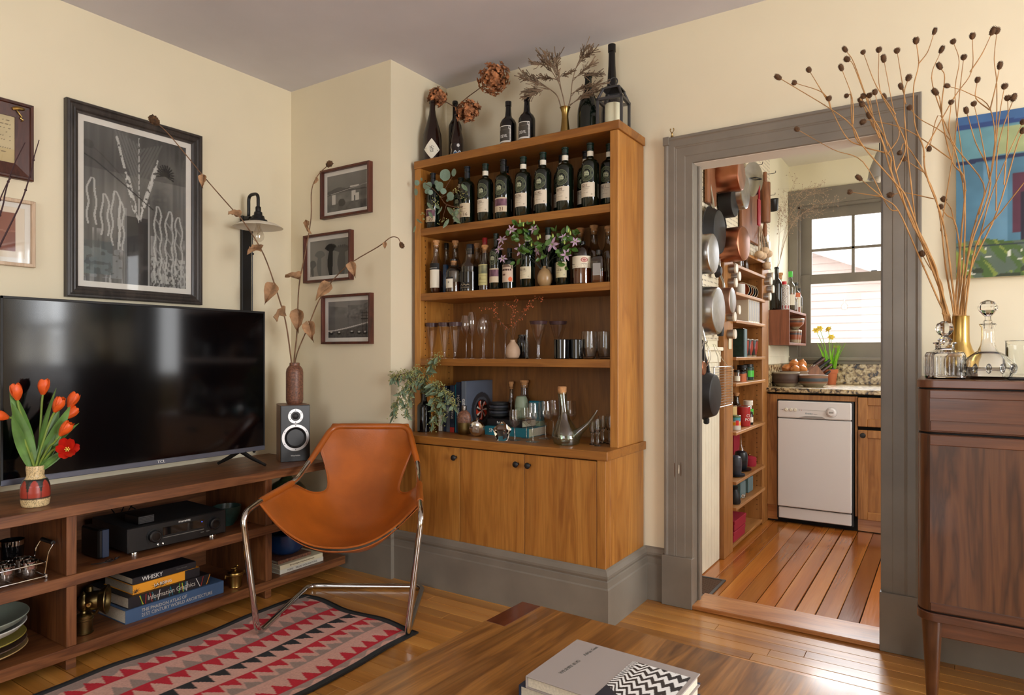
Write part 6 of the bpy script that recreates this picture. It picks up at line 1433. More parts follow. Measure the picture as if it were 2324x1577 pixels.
# clematis
clp = []
rows = []
for i in range(7): t_ = i / 6; w = .17 * math.sin(PI * (.04 + .95 * t_)) ** .8; rows.append([(t_, w * u, .06 * abs(u) + .10 * math.sin(PI * t_) - .18 * t_ * t_) for u in (-1, -.5, 0, .5, 1)])
cl_petal = MB().loft(rows).mesh('petal', 'clematis', smooth=80)
ov_leaf = leaf_mesh('leaf', 'green_leaf', 1.0, .30, .2, .2, 7, .8)
CM = Vector((-1.6, 2.725, 1.555))
FL = [(-1.738, 1.738, .025), (-1.634, 1.732, .022), (-1.537, 1.654, .033), (-1.467, 1.678, .02), (-1.406, 1.651, .021), (-1.454, 1.597, .028), (-1.706, 1.646, .032), (-1.616, 1.632, .025), (-1.815, 1.70, .024), (-1.817, 1.65, .024), (-1.812, 1.61, .022)]
LV = [(-1.718, 1.765), (-1.68, 1.745), (-1.699, 1.726), (-1.619, 1.721), (-1.669, 1.696), (-1.643, 1.678), (-1.601, 1.643), (-1.573, 1.638), (-1.532, 1.716), (-1.502, 1.692), (-1.472, 1.632), (-1.438, 1.685), (-1.423, 1.682), (-1.443, 1.66), (-1.482, 1.552), (-1.742, 1.58), (-1.707, 1.627), (-1.756, 1.714), (-1.683, 1.643), (-1.659, 1.641), (-1.586, 1.608), (-1.494, 1.581), (-1.435, 1.609), (-1.712, 1.696)]
BD = [(-1.706, 1.765), (-1.687, 1.749), (-1.628, 1.754), (-1.595, 1.684), (-1.606, 1.678), (-1.526, 1.681), (-1.641, 1.65), (-1.445, 1.698), (-1.435, 1.684), (-1.465, 1.645)]
br = [('mauve clematis branch at the left of the tan bud vase', [f for f in FL if f[0] < -1.69], [p for p in LV if p[0] < -1.675], [p for p in BD if p[0] < -1.675]), ('mauve clematis branch in the middle above the tan bud vase', [f for f in FL if -1.69 <= f[0] < -1.53], [p for p in LV if -1.675 <= p[0] < -1.525], [p for p in BD if -1.675 <= p[0] < -1.52]), ('mauve clematis branch leaning right towards the rose-stamped bottle', [f for f in FL if f[0] >= -1.53], [p for p in LV if p[0] >= -1.525], [p for p in BD if p[0] >= -1.52])]
for lab, fl_, lv_, bd_ in br:
 o = thing('clematis_branch', lab, 'flowers', (0, 0, 0), 0, 'clematis in the tan bud vase')
 for (x, z, r) in fl_:
  c = Vector((x, 2.675 + R.uniform(-.02, .02), z)); stemtube(o, [CM + Vector((0, 0, -.03)), CM + (c - CM) * .3 + Vector((0, 0, .02)), CM + (c - CM) * .75 + Vector((0, 0, .01)), c + Vector((0, .01, 0))], .0014, .0009, 'green_black')
  b_ = thing('bloom', None, None, c); b_.parent = o; n_ = Vector((R.uniform(-.5, .5), -1, R.uniform(-.2, .6))).normalized(); b_.rotation_euler = n_.to_track_quat('Z', 'Y').to_euler()
  for k in range(6): link('petal', cl_petal, b_, (0, 0, 0), (0, R.uniform(-.5, .2), k * PI / 3 + R.uniform(-.12, .12)), r * R.uniform(1.0, 1.25))
  m = MB()
  for k in range(8): a = k * PI / 4; m.tube([(0, 0, 0), (.16 * r * math.cos(a), .16 * r * math.sin(a), .32 * r)], .0007, 4)
  tag(m.build('stamens', 'lime_bud', b_), kind='stuff')
 for (x, z) in lv_:
  for k in range(4):
   d = Vector((R.uniform(-1, 1), R.uniform(-.6, .2), R.uniform(-.6, .9))).normalized(); L_ = R.uniform(.026, .042); p = Vector((x + R.uniform(-.02, .02), 2.685 + R.uniform(-.02, .025), z + R.uniform(-.02, .02)))
   link('leaf', ov_leaf, o, p, (d.to_track_quat('X', 'Y').to_matrix() @ Matrix.Rotation(R.uniform(-.7, .7), 3, 'X')).to_euler(), L_)
 for (x, z) in bd_: MB().lathe([(0, 0), (.0035, .003), (.0045, .009), (.003, .017), (0, .022)], 8, (x, 2.675, z)).build('bud', 'lime_bud', o)
# red berry twigs
tb_ = thing('berry_twigs', 'thin bare twigs with orange berries in the pink bud vase', 'dried twigs', (0, 0, 0)); bpts = []; Mo = (-1.79, 2.742, 1.212)
for pts in ([(-1.82, 1.26), (-1.848, 1.299), (-1.885, 1.35), (-1.90, 1.38), (-1.918, 1.405)], [(-1.885, 1.35), (-1.93, 1.375), (-1.978, 1.375)], [(-1.80, 1.27), (-1.804, 1.32), (-1.79, 1.375), (-1.775, 1.41), (-1.766, 1.439)], [(-1.79, 1.375), (-1.815, 1.385), (-1.837, 1.392)], [(-1.77, 1.28), (-1.75, 1.328), (-1.723, 1.363), (-1.68, 1.395), (-1.645, 1.42), (-1.619, 1.404)], [(-1.723, 1.363), (-1.70, 1.375), (-1.681, 1.375)], [(-1.78, 1.29), (-1.777, 1.33), (-1.765, 1.36)]):
 first = pts[0][1] < 1.3; P = stemtube(tb_, ([Mo] if first else []) + [(x, 2.742 + R.uniform(-.02, .02), z) for x, z in pts], .0014, .0007, 'ink_brown', 'twig')
 bpts += [P[i] for i in range(6 if first else 0, len(P), 2)]
berries(tb_, bpts, 3, .006, .0026, 'cap_orange', 'berries')
# dried hydrangea
for (lab, c, r, st) in (('small dried hydrangea head above the diamond-label bottle', (-2.315, 2.80, 2.535), .040, [(-2.182, 2.80, 2.40), (-2.186, 2.80, 2.447), (-2.222, 2.80, 2.475), (-2.284, 2.80, 2.515)]), ('largest dried hydrangea head rising near the ceiling', (-1.945, 2.80, 2.552), .066, [(-2.182, 2.80, 2.40), (-2.18, 2.80, 2.45), (-2.119, 2.80, 2.488), (-2.052, 2.80, 2.514), (-2.0, 2.80, 2.535)]), ('dried hydrangea head hanging right of its dark bottle', (-2.092, 2.78, 2.409), .048, [(-2.182, 2.80, 2.40), (-2.17, 2.79, 2.45), (-2.12, 2.78, 2.45)])):
 o = thing('dried_hydrangea', lab, 'dried flower', (0, 0, 0), 0, 'dried hydrangeas'); stemtube(o, st, .0032, .002, 'ink_brown'); hm = MB(); nf = int(60 + r * 2600); hm.ball(c, r * .62, 10, 7, (1.1, .75, 1))
 for k in range(nf):
  d = Vector((R.gauss(0, 1), R.gauss(0, .8), R.gauss(0, .9))).normalized(); p = Vector(c) + Vector((d.x * r * 1.15, d.y * r * .8, d.z * r)) * R.choice((R.uniform(.6, 1.0), R.uniform(.8, 1.25))); q = d.to_track_quat('Z', 'Y').to_matrix()
  if True:
   for j in range(4):
    Mx = q @ Matrix.Rotation(j * PI / 2 + .3, 3, 'Z') @ Matrix.Rotation(R.uniform(-.7, .1), 3, 'Y'); s = R.uniform(.011, .017)
    hm.add([p + Mx @ Vector(v) * s for v in ((0, -.1, 0), (.5, -.45, .12), (1, -.1, 0), (1, .15, -.05), (.5, .45, .1), (0, .1, 0), (.5, 0, -.1))], [(0, 1, 6), (1, 2, 6), (2, 3, 6), (3, 4, 6), (4, 5, 6), (5, 0, 6)])
 if hm.v: tag(hm.build('florets', 'dry_hydrangea', o, smooth=60), kind='stuff')
# dried grey foliage in the brass vase
Vg = (-1.515, 2.772, 2.30)
for (lab, main, tips) in (('grey dried frond leaning left from the brass vase', [(-1.535, 2.313), (-1.555, 2.368), (-1.581, 2.399), (-1.618, 2.429), (-1.652, 2.453)], [(-1.747, 2.523), (-1.743, 2.49), (-1.736, 2.422), (-1.693, 2.387), (-1.751, 2.508), (-1.72, 2.40)]),
 ('grey dried frond upright in the middle of the brass vase', [(-1.516, 2.312), (-1.526, 2.362), (-1.544, 2.42), (-1.57, 2.489), (-1.592, 2.536)], [(-1.637, 2.576), (-1.566, 2.558), (-1.667, 2.534), (-1.652, 2.485), (-1.537, 2.494), (-1.498, 2.46), (-1.61, 2.57), (-1.60, 2.58)]),
 ('grey dried frond leaning right over the champagne bottle', [(-1.499, 2.309), (-1.485, 2.353), (-1.476, 2.424), (-1.457, 2.482), (-1.434, 2.52)], [(-1.413, 2.562), (-1.382, 2.542), (-1.345, 2.511), (-1.362, 2.478), (-1.345, 2.431), (-1.308, 2.371), (-1.328, 2.354), (-1.406, 2.383), (-1.358, 2.364)])):
 o = thing('dried_frond', lab, 'dried foliage', (0, 0, 0), 0, 'dried fronds in the brass vase'); yf = 2.772
 M_ = [Vg] + [(x, yf, z) for x, z in main]; P = stemtube(o, M_, .0036, .0018, 'dry_grass'); fm = MB()
 for (x, z) in tips:
  T_ = Vector((x, yf + R.uniform(-.05, .03), z)); S = min(P[5:], key=lambda p: (p - T_).length + .15 * R.random())
  S = P[max(4, P.index(S) - R.randrange(2, 7))]
  mid = (S + T_) / 2 + Vector((0, 0, .018 if T_.z < S.z + .03 else .006)); stemtube(o, [S, mid, T_], .002, .001, 'dry_grass', 'side_stem')
  for k in range(24):
   f = .35 + .6 * k / 24; b_ = S * (1 - f) ** 2 + mid * 2 * f * (1 - f) + T_ * f * f; dr_ = (T_ - S).normalized(); e = b_ + dr_ * R.uniform(.02, .04) + Vector((R.gauss(0, .011), R.gauss(0, .011), R.gauss(0, .011)))
   fm.tube([b_, (b_ + e) / 2 + Vector((R.gauss(0, .003), 0, R.gauss(0, .003))), e], [.0016, .0018, .0023], 4)
 tag(fm.build('needles', 'dry_grass', o, smooth=60), kind='stuff')
# ------------------------------------------------------------------ kitchen seen through the doorway
bd = struct(boxes('trim_2', 'cream_board', [(-1.085, -1.078, 3.10, 3.76, 0, 1.10)]), 'cream vertical beadboard wainscot inside the kitchen', 'wainscot')
y = 3.102
while y < 3.75:
 MB().box(-1.079, -1.072, y + .0012, min(y + .0488, 3.758), .004, 1.10, b=.002).build('board', 'cream_board', bd); y += .05
boxes('cap_rail', 'cream_board', [(-1.085, -1.066, 3.10, 3.76, 1.10, 1.165), (-1.085, -1.052, 3.10, 3.76, 1.165, 1.185)], bd, b=.003)
bd2 = struct(boxes('trim_3', 'cream_board', [(-1.085, -1.079, 4.862, 5.74, 1.07, 1.205)]), 'short cream beadboard strip above the kitchen counter', 'wainscot')
y = 4.865
while y < 5.72: MB().box(-1.08, -1.074, y + .001, y + .049, 1.072, 1.13, b=.002).build('board', 'cream_board', bd2); y += .05
pg = thing('pegboard', 'cream perforated pegboard hung with pans on the kitchen wall', 'pegboard', (0, 0, 0))
boxes('panel', 'pegboard', [(-1.0845, -1.078, 3.10, 3.752, 1.222, 2.62)], pg); boxes('panel', 'pegboard', [(-1.0845, -1.078, 3.753, 5.02, 1.775, 2.62)], pg)
for (Y, Z, l) in ((3.30, 2.12, .05), (3.36, 1.98, .04), (4.95, 2.42, .06), (5.03, 2.285, .04), (4.60, 2.40, .05), (3.36, 1.20, .06)):
 MB().tube(fillet([(-1.082, Y, Z), (-1.082 + l, Y, Z), (-1.082 + l, Y, Z + .015)], .006, 3), .002, 6).build('hook', 'black_metal', pg)
# recessed shelf unit
su = thing('spice_shelf_unit', 'narrow oak shelf unit recessed in the kitchen wall', 'shelf unit', (0, 0, 0))
boxes('stile', 'kitchen_oak', [(-1.21, -1.05, 3.765, 3.945, 0, 1.755)], su, b=.002, label='broad oak stile nearest the doorway'); boxes('stile', 'kitchen_oak', [(-1.21, -1.05, 4.675, 4.858, 0, 1.755)], su, b=.002)
boxes('back_panel', 'kitchen_oak', [(-1.214, -1.205, 3.94, 4.68, 0, 1.755)], su)
SZ = dict(A=1.668, B=1.508, C=1.345, D=1.128, E=.975, F=.692, G=.405, H=.255, I=.035)
for k, z in SZ.items(): boxes('shelf', 'kitchen_oak_y', [(-1.205, -1.03 if k != 'I' else -1.05, 3.946, 4.674, z - .018, z)], su, b=.002)
boxes('top_board', 'kitchen_oak_y', [(-1.205, -1.045, 3.765, 4.858, 1.755, 1.773)], su, b=.002)
ph = MB()
for z in np.arange(.1, 1.7, .032):
 for X in (-1.17, -1.085): ph.lathe([(.003, 0), (.003, .001), (0, .001)], 6, (X, 4.6745, z), Matrix.Rotation(PI / 2, 3, 'X'))
tag(ph.build('pin_hole_rows', 'black_gap', su), kind='stuff')
def pot(name, label, cat, X, Y, Z, pr_, mat, group=None, seg=24, part='body'):
 t = thing(name, label, cat, (X, Y, Z), 0, group); MB().lathe(pr_, seg).build(part, mat, t); return t
def jar(label, Y, shelf_, r, h, mat, capm, X=-1.11, band=None, group='jars on the kitchen shelves', cat='jar'):
 t = thing('jar' if cat == 'jar' else 'tin', label, cat, (X, Y, SZ[shelf_]), 0, group); MB().lathe([(0, 0), (r * .95, 0), (r, .003), (r, h * .78), (r * .9, h * .82)], 20).build('body', mat, t); MB().lathe([(r * .92, h * .8), (r * .92, h * .985), (r * .85, h), (0, h)], 20).build('lid', capm, t)
 if band: MB().lathe([(r * 1.01, h * band[0]), (r * 1.01, h * band[1])], 20).build('paper_label', band[2], t)
 return t
# A: gadgets, B: bowls on edge, C: white cartons
ja = jar('clear jar with white lid on the highest kitchen shelf', 4.30, 'A', .03, .08, 'stemware', 'lamp_white')
t = thing('grater', 'upright metal box grater on the highest kitchen shelf', 'grater', (-1.11, 4.45, SZ['A'])); MB().loft([[(-.02, -.035, 0), (.02, -.035, 0), (.02, .035, 0), (-.02, .035, 0)], [(-.014, -.024, .10), (.014, -.024, .10), (.014, .024, .10), (-.014, .024, .10)]], closed=True).build('body', 'steel', t, smooth=10); MB().tube(smoothpath([(0, -.02, .10), (0, -.01, .115), (0, .01, .115), (0, .02, .10)], 4), .003, 6).build('handle', 'black_plastic', t)
t = thing('can_opener', 'small chrome gadget beside the grater', 'utensil', (-1.09, 4.56, SZ['A'] + .012)); MB().tube(smoothpath([(0, -.03, 0), (0, 0, .004), (0, .04, 0)], 4), .006, 8).build('grip', 'chrome', t); MB().lathe([(0, -.004), (.012, -.004), (.012, .004), (0, .004)], 16, (0, -.03, .006)).build('wheel', 'chrome', t)
for k, (Y, mt, lab) in enumerate(((4.40, 'terracotta', 'rust-coloured small bowl on edge, first of the row'), (4.46, 'blue_enamel', 'blue small bowl on edge, second of the row'), (4.515, 'terracotta', 'rust-coloured small bowl on edge in the middle'), (4.57, 'blue_enamel', 'blue small bowl on edge, fourth of the row'), (4.63, 'brown_bowl', 'brown small bowl on edge, last of the row'))):
 t = thing('small_bowl', lab, 'bowl', (-1.11, Y, SZ['B'] + .0475), 0, 'small bowls on edge'); t.rotation_euler = (PI / 2, 0, .12); MB().lathe([(0, 0), (.02, 0), (.03, .006), (.043, .022), (.047, .034), (.044, .034), (.03, .012), (0, .008)], 28).build('body', mt, t); MB().lathe([(.0445, .0335), (.0475, .0335), (.0475, .036), (.0445, .036)], 28).build('pale_rim', 'cream_paper', t)
t = pot('mug', 'speckled mug with black handle before the small bowls', 'mug', -1.10, 4.28, SZ['B'], [(0, 0), (.032, 0), (.035, .005), (.035, .075), (.033, .075), (.031, .01), (0, .008)], 'plate_white'); MB().tube(smoothpath([(.01, .034, .06), (.015, .06, .058), (.012, .058, .02), (.01, .034, .018)], 5), .004, 6).build('handle', 'black_plastic', t)
for k in range(5):
 t = thing('filter_carton', ['white slim carton nearest the doorway on the third shelf', 'white slim carton, second of five', 'white slim carton, middle of five', 'white slim carton, fourth of five', 'white slim carton, last of five by the stile'][k], 'carton', (-1.10, 4.36 + k * .058, SZ['C']), 0, 'white slim cartons'); MB().box(-.04, .045, -.0265, .0265, 0, .155, b=.003).build('box', 'paper', t); MB().box(.0448, .0458, -.022, .022, .012, .14).build('grey_panel', 'light_grey', t)
# D: tin and patterned tumblers
t = thing('tin', 'tall dark green tin with silver edge on the tumbler shelf', 'tin', (-1.10, 4.235, SZ['D'])); MB().box(-.04, .05, -.03, .03, 0, .17, b=.004).build('box', 'green_glaze', t); MB().box(.049, .0515, -.03, .03, .0, .172, b=.001).build('front_plate', 'teal_tin', t); MB().box(-.036, .046, -.026, .026, .17, .178, b=.003).build('lid', 'steel', t)
def tumbler_pat(U, z, r):
 img = ink0(U, (38, 40, 38)); ph_ = (U * 5) % 1.0; k = np.abs(z - .06) / .05; put(img, (np.abs(ph_ - .5) < .42 * np.sqrt(np.clip(1 - k, 0, 1))) & (z > .012) & (z < .105), (150, 56, 44)); put(img, z < .008, (170, 150, 116)); put(img, z > .108, (150, 136, 118)); return img
for Y, lab in ((4.36, 'red and black patterned tumbler, first beside the tin'), (4.47, 'red and black patterned tumbler, middle one'), (4.60, 'red and black patterned tumbler by the far stile')):
 t = thing('patterned_tumbler', lab, 'tumbler', (-1.10, Y, SZ['D']), .3, 'patterned tumblers'); lathe_ink('body', 'print_gloss', t, [(0, 0), (.026, 0), (.028, .004), (.036, .05), (.041, .115), (.039, .115), (.033, .05), (0, .01)], tumbler_pat, 80, 50)
# E: spice jars
for (Y, r, h, mt, cp, X, bnd, lab) in ((4.16, .02, .075, 'stemware', 'black_plastic', -1.085, (.1, .5, 'paper'), 'clear spice jar with paper label at the near end'), (4.255, .019, .06, 'terracotta', 'black_plastic', -1.08, None, 'small orange spice jar, left of two'), (4.32, .019, .062, 'terracotta', 'black_plastic', -1.085, None, 'small orange spice jar, right of two'), (4.24, .02, .095, 'cork', 'black_plastic', -1.15, None, 'tall spice jar in the back left of the row'), (4.31, .02, .095, 'cork', 'black_plastic', -1.16, None, 'tall spice jar in the back beside another'), (4.43, .034, .10, 'dark_bottle', 'satin_black', -1.12, None, 'dark jam jar beside the green one'), (4.55, .034, .105, 'green_glaze', 'black_plastic', -1.11, (.2, .6, 'cap_green'), 'dark green lidded jar at the far end')): jar(lab, Y, 'E', r, h, mt, cp, X, bnd)
# F: tins and bottles
def can(label, Y, r, h, fn, X=-1.10, name='tin'):
 t = thing(name, label, 'tin', (X, Y, SZ['F']), 0, 'tins on the kitchen shelf'); lathe_ink('body', 'print_gloss', t, [(0, 0), (r, 0), (r, h), (r * .96, h + .002), (0, h)], fn, 60, 30); MB().lathe([(r * 1.01, h - .003), (r * 1.02, h), (r * .95, h + .002)], 24).build('rim', 'steel', t); return t
def c_cream(U, z, r): img = ink0(U, (206, 178, 118)); put(img, (z < .07) & (((U * 3) % 1) > .4), (52, 60, 52)); return img
def c_bright(U, z, r):
 img = ink0(U, (206, 202, 196)); put(img, z > .055, (80, 150, 170)); put(img, (z > .025) & (z < .06) & (((U * 5) % 1) < .5), (206, 40, 40)); put(img, (z > .025) & (z < .05) & (((U * 5) % 1) > .6), (230, 170, 40)); put(img, z > .072, (60, 110, 60)); return img
def c_red(U, z, r): return ink0(U, (168, 34, 36))
can('tall cream and green tin on the tin shelf', 4.20, .036, .135, c_cream, -1.13); can('small bright labelled tin at the near end of the shelf', 4.09, .032, .085, c_bright, -1.075)
t = can('tall red tin lettered CU PO', 4.33, .04, .125, c_red, -1.085); text('CU\nPOU', .026, 'ink_white', t, None, None, None, bend=(-.5, .0408, .055), ext=.0002)
bottle('corked olive oil bottle behind the red tin', -1.15, 4.40, SZ['F'], .036, .205, 'bell', 'smoke_glass', ('cork', .88, 1.0, .5, 'cork'), fill=(.5, 'dark_green'), group='bottles on the kitchen shelf')
t = jar('clear jar with white cap and green label', 4.50, 'F', .033, .15, 'stemware', 'lamp_white', -1.10, (.4, .65, 'cap_green'), 'bottles on the kitchen shelf')
t = jar('small dark bottle with white label before the white-capped jar', 4.43, 'F', .018, .085, 'dark_bottle', 'black_plastic', -1.07, (.2, .6, 'paper'), 'bottles on the kitchen shelf')
# G: stacked cups on saucers
def cupstack(lab, X, Y, mt, r, sh=.0):
 for k in range(2):
  t = thing('saucer', ('upper ' if k else 'lower ') + lab + ' saucer', 'saucer', (X, Y, SZ['G'] + .007 * k), 0, 'slate saucers'); MB().lathe([(0, 0), (r * .8, 0), (r * 1.5, .006), (r * 1.52, .008), (r * .8, .004), (0, .003)], 30).build('body', mt, t)
 z0 = SZ['G'] + .0115
 t = thing('slate_cup', 'lower ' + lab + ' cup', 'cup', (X, Y, z0), 0, 'slate cups'); MB().lathe([(0, 0), (r * .75, 0), (r * .9, .008), (r, .055), (r * .95, .055), (r * .82, .01), (0, .006)], 28).build('body', mt, t)
 t = thing('slate_cup', 'upturned upper ' + lab + ' cup', 'cup', (X, Y, z0 + .0555), 0, 'slate cups'); MB().lathe([(r, 0), (r * .98, .03), (r * .85, .05), (r * .5, .058), (0, .06)], 28).build('body', mt, t)
cupstack('grey stack near the doorway', -1.085, 4.14, 'slate_glaze', .036); cupstack('dark navy stack behind', -1.11, 4.36, 'cap_navy', .042)
t = thing('wine_glass', 'wine glass upside down on the dark navy cups', 'glass', (-1.11, 4.36, SZ['G'] + .128)); MB().lathe([(.02, 0), (.008, .03), (.003, .04), (.003, .12), (.02, .124)], 20).build('bowl', 'stemware', t)
t = thing('dutch_oven', 'small dark red lidded pot on the slate cup shelf', 'pot', (-1.11, 4.57, SZ['G'])); MB().lathe([(0, 0), (.04, 0), (.045, .01), (.045, .05), (.047, .052), (.04, .06), (.02, .066), (0, .068)], 24).build('body', 'red_cloth', t); MB().ball((0, 0, .074), .009).build('knob', 'brass', t)
t = thing('board', 'dark red thin tray leaning at the back of the cup shelf', 'tray', (-1.185, 4.53, SZ['G'])); MB().box(-.006, .006, -.07, .07, 0, .24, b=.002).build('panel', 'red_cloth', t)
# H: teal canisters and a black pouch; I: red boxes
for Y, lab in ((4.28, 'teal canister with dark lid nearer the doorway'), (4.47, 'teal canister with dark lid by the far stile')): t = thing('canister', lab, 'canister', (-1.12, Y, SZ['H']), 0, 'teal canisters'); MB().box(-.045, .045, -.06, .06, 0, .095, b=.004).build('box', 'teal_tin', t); MB().box(-.043, .043, -.058, .058, .095, .105, b=.003).build('lid', 'satin_black', t)
t = thing('pouch', 'small black gathered pouch at the shelf front', 'bag', (-1.07, 4.06, SZ['H'])); MB().lathe([(0, 0), (.03, 0), (.035, .01), (.03, .05), (.016, .085), (.02, .10), (0, .10)], 16).build('bag', 'satin_black', t)
t = thing('stopper', 'small clear glass stopper lying before the canisters', 'stopper', (-1.065, 4.24, SZ['H'] + .014)); MB().ball((0, 0, 0), .014, 12, 8).build('ball', 'clear_glass', t); MB().tube([(0, .012, 0), (0, .04, -.004)], .006, 10).build('shank', 'clear_glass', t)
for k, lab in enumerate(('dark red box at the bottom of the shelf unit, lower', 'dark red box at the bottom of the shelf unit, upper')): t = thing('gift_box', lab, 'box', (-1.115, 4.14 + .02 * k, SZ['I'] + k * .062), 0, 'dark red boxes'); MB().box(-.06, .055, -.14, .12, 0, .045, b=.003).build('base', 'red_cloth', t); MB().box(-.063, .058, -.143, .123, .04, .061, b=.003).build('lid', 'red_cloth', t)
# pans, hung with their bases towards the room
XM = Matrix.Rotation(PI / 2, 3, 'Y')
def pan(label, c, r, depth, mat, bmat, handle=None, name='saucepan', flare=1.0, rot=0.0):
 t = thing(name, label, 'pan', c, 0, 'pans hung on the pegboard'); rt = r * flare; t.rotation_euler = (0, 0, rot)
 MB().lathe([(r * .9, -.0005), (r * .97, -.003), (r, -.010), (rt, -depth), (rt * 1.03, -depth - .001), (rt * 1.02, -depth - .003), (rt * .96, -depth), (r * .95, -.012), (0, -.008)], 44, M=XM).build('body', mat, t); MB().lathe([(0, 0), (r * .88, .0004), (r * .92, -.001)], 44, M=XM).build('base_disc', bmat, t)
 if handle:
  L_, hm, w = handle; x0 = -depth + .012
  MB().tube(smoothpath([(x0, 0, rt * .93), (x0 - .004, 0, rt + .03), (x0 - .02, 0, rt + L_ * .5), (x0 - .028, 0, rt + L_)], 5), [w * 1.3] + [w] * 14 + [w * 1.2], 8, flat=.55).build('handle', hm, t)
 return t
pan('copper saucepan under the door head with a pale worn base', (-.93, 3.674, 2.108), .083, .125, 'copper', 'copper_dull', (.2, 'steel', .008))
pan('copper saucepan with iron handle in the middle of the pegboard', (-.94, 3.765, 1.754), .095, .12, 'copper', 'copper', (.20, 'iron', .010), rot=-.12)
pan('stainless saucepan nearest the door jamb', (-.95, 3.233, 1.633), .097, .115, 'steel', 'brushed_steel', (.16, 'steel', .008))
pan('black frying pan hanging edge-on behind the stainless saucepan', (-1.0, 3.518, 1.785), .115, .05, 'satin_black', 'iron', (.26, 'steel', .008), 'frying_pan', 1.18)
pan('stainless saucepan half hidden behind the upper copper one', (-.965, 3.90, 2.070), .10, .10, 'steel', 'brushed_steel', (.15, 'steel', .008))
pan('large stainless saute pan at the left below eye level', (-.955, 3.34, 1.363), .118, .10, 'steel', 'brushed_steel', (.14, 'chrome', .008), 'saute_pan', 1.08)
pan('small copper pan with grey base beside the shelf stile', (-.99, 3.72, 1.439), .073, .06, 'copper_dull', 'brushed_steel', (.16, 'steel', .006))
sk_ = pan('black cast iron skillet hanging lowest on the left', (-.965, 3.317, .943), .104, .055, 'iron', 'iron', (.155, 'iron', .013), 'skillet', 1.16); MB().box(-.06, -.035, -.014, .014, -.145, -.112, b=.006).build('pour_tab', 'iron', sk_)
t = thing('dark_saucepan', 'dark saucepan hanging between the copper and stainless ones', 'pan', (-1.0, 3.80, 2.0), 0, 'pans hung on the pegboard'); MB().lathe([(0, 0), (.085, 0), (.088, -.006), (.09, -.07), (.086, -.07), (.083, -.006)], 36, M=XM).build('body', 'satin_black', t); MB().tube([(-.05, 0, .085), (-.065, 0, .25)], .008, 8).build('handle', 'iron', t)
t = thing('pan_lid', 'round steel pan lid hanging edge-on by the rolling pin', 'lid', (-1.02, 4.30, 2.235)); t.rotation_euler = (0, .1, -.35); MB().lathe([(0, .014), (.04, .012), (.085, .004), (.104, 0), (.106, -.003), (.10, -.004), (.04, .006), (0, .008)], 40, M=XM).build('disc', 'steel', t); MB().tube(smoothpath([(.012, -.03, 0), (.04, -.028, 0), (.04, .028, 0), (.012, .03, 0)], 5), .004, 8).build('handle', 'black_metal', t)
t = thing('rolling_pin', 'wooden rolling pin hanging upright on the pegboard', 'rolling pin', (-1.03, 4.66, 0)); MB().lathe([(.012, 2.02), (.034, 2.024), (.035, 2.03), (.035, 2.285), (.034, 2.29), (.012, 2.293)], 28).build('barrel', 'cutting_wood', t); MB().lathe([(.008, 2.29), (.012, 2.30), (.014, 2.33), (.012, 2.36), (0, 2.366)], 18).build('grip', 'cutting_wood', t); MB().lathe([(0, 1.928), (.011, 1.932), (.015, 1.95), (.013, 2.0), (.009, 2.022)], 18).build('grip', 'cutting_wood', t)
t = thing('spatula', 'dark red silicone spatula hanging left of the rolling pin', 'utensil', (-1.0, 4.36, 0)); MB().box(-.008, .008, -.022, .022, 1.95, 2.12, b=.006).build('blade', 'red_silicone', t); MB().tube([(0, 0, 2.12), (0, .004, 2.235)], .007, 8).build('handle', 'red_silicone', t)
for (lab, Y0, Y1_, z0, z1) in (('large wooden chopping board behind the rolling pin', 4.16, 4.60, 1.86, 2.24), ('narrow wooden board at the upper left of the pegboard', 3.47, 3.62, 1.94, 2.24)):
 t = thing('chopping_board', lab, 'board', (-1.06, (Y0 + Y1_) / 2, z0), 0, 'wooden boards'); MB().box(-.011, .011, -(Y1_ - Y0) / 2, (Y1_ - Y0) / 2, 0, z1 - z0, b=.005).build('panel', 'cutting_wood', t)
t = thing('measuring_cup', 'black measuring cup hanging near the kitchen corner', 'cup', (-1.055, 5.03, 2.17)); t.rotation_euler = (.35, 0, 0); MB().lathe([(0, 0), (.03, 0), (.034, .005), (.042, .085), (.04, .085), (.031, .008), (0, .006)], 24).build('body', 'black_plastic', t); MB().tube(smoothpath([(0, -.04, .08), (0, -.06, .09), (-.02, -.03, .115)], 4), .004, 6).build('handle', 'black_plastic', t)
gb_ = [(4.607, 1.829), (4.71, 1.82), (4.538, 1.786), (4.665, 1.736), (4.45, 1.784)]
for k, (Y, Z) in enumerate(gb_):
 t = thing('garlic_bulb', ['topmost garlic bulb of the hanging braid', 'garlic bulb beside the spice tins', 'garlic bulb in the middle of the braid', 'lowest garlic bulb of the braid', 'garlic bulb farthest left in the braid'][k], 'garlic', (-1.02, Y, Z), 0, 'garlic braid')
 m = MB(); m.ball((0, 0, 0), .030, 12, 8, (1, 1, .85)); m.build('bulb', 'garlic', t); MB().tube(smoothpath([(0, 0, .022), (-.004, .01, .06), (-.03, (4.62 - Y) * .8, 2.0 - Z)], 5), .004, 6).build('stalk', 'straw', t)
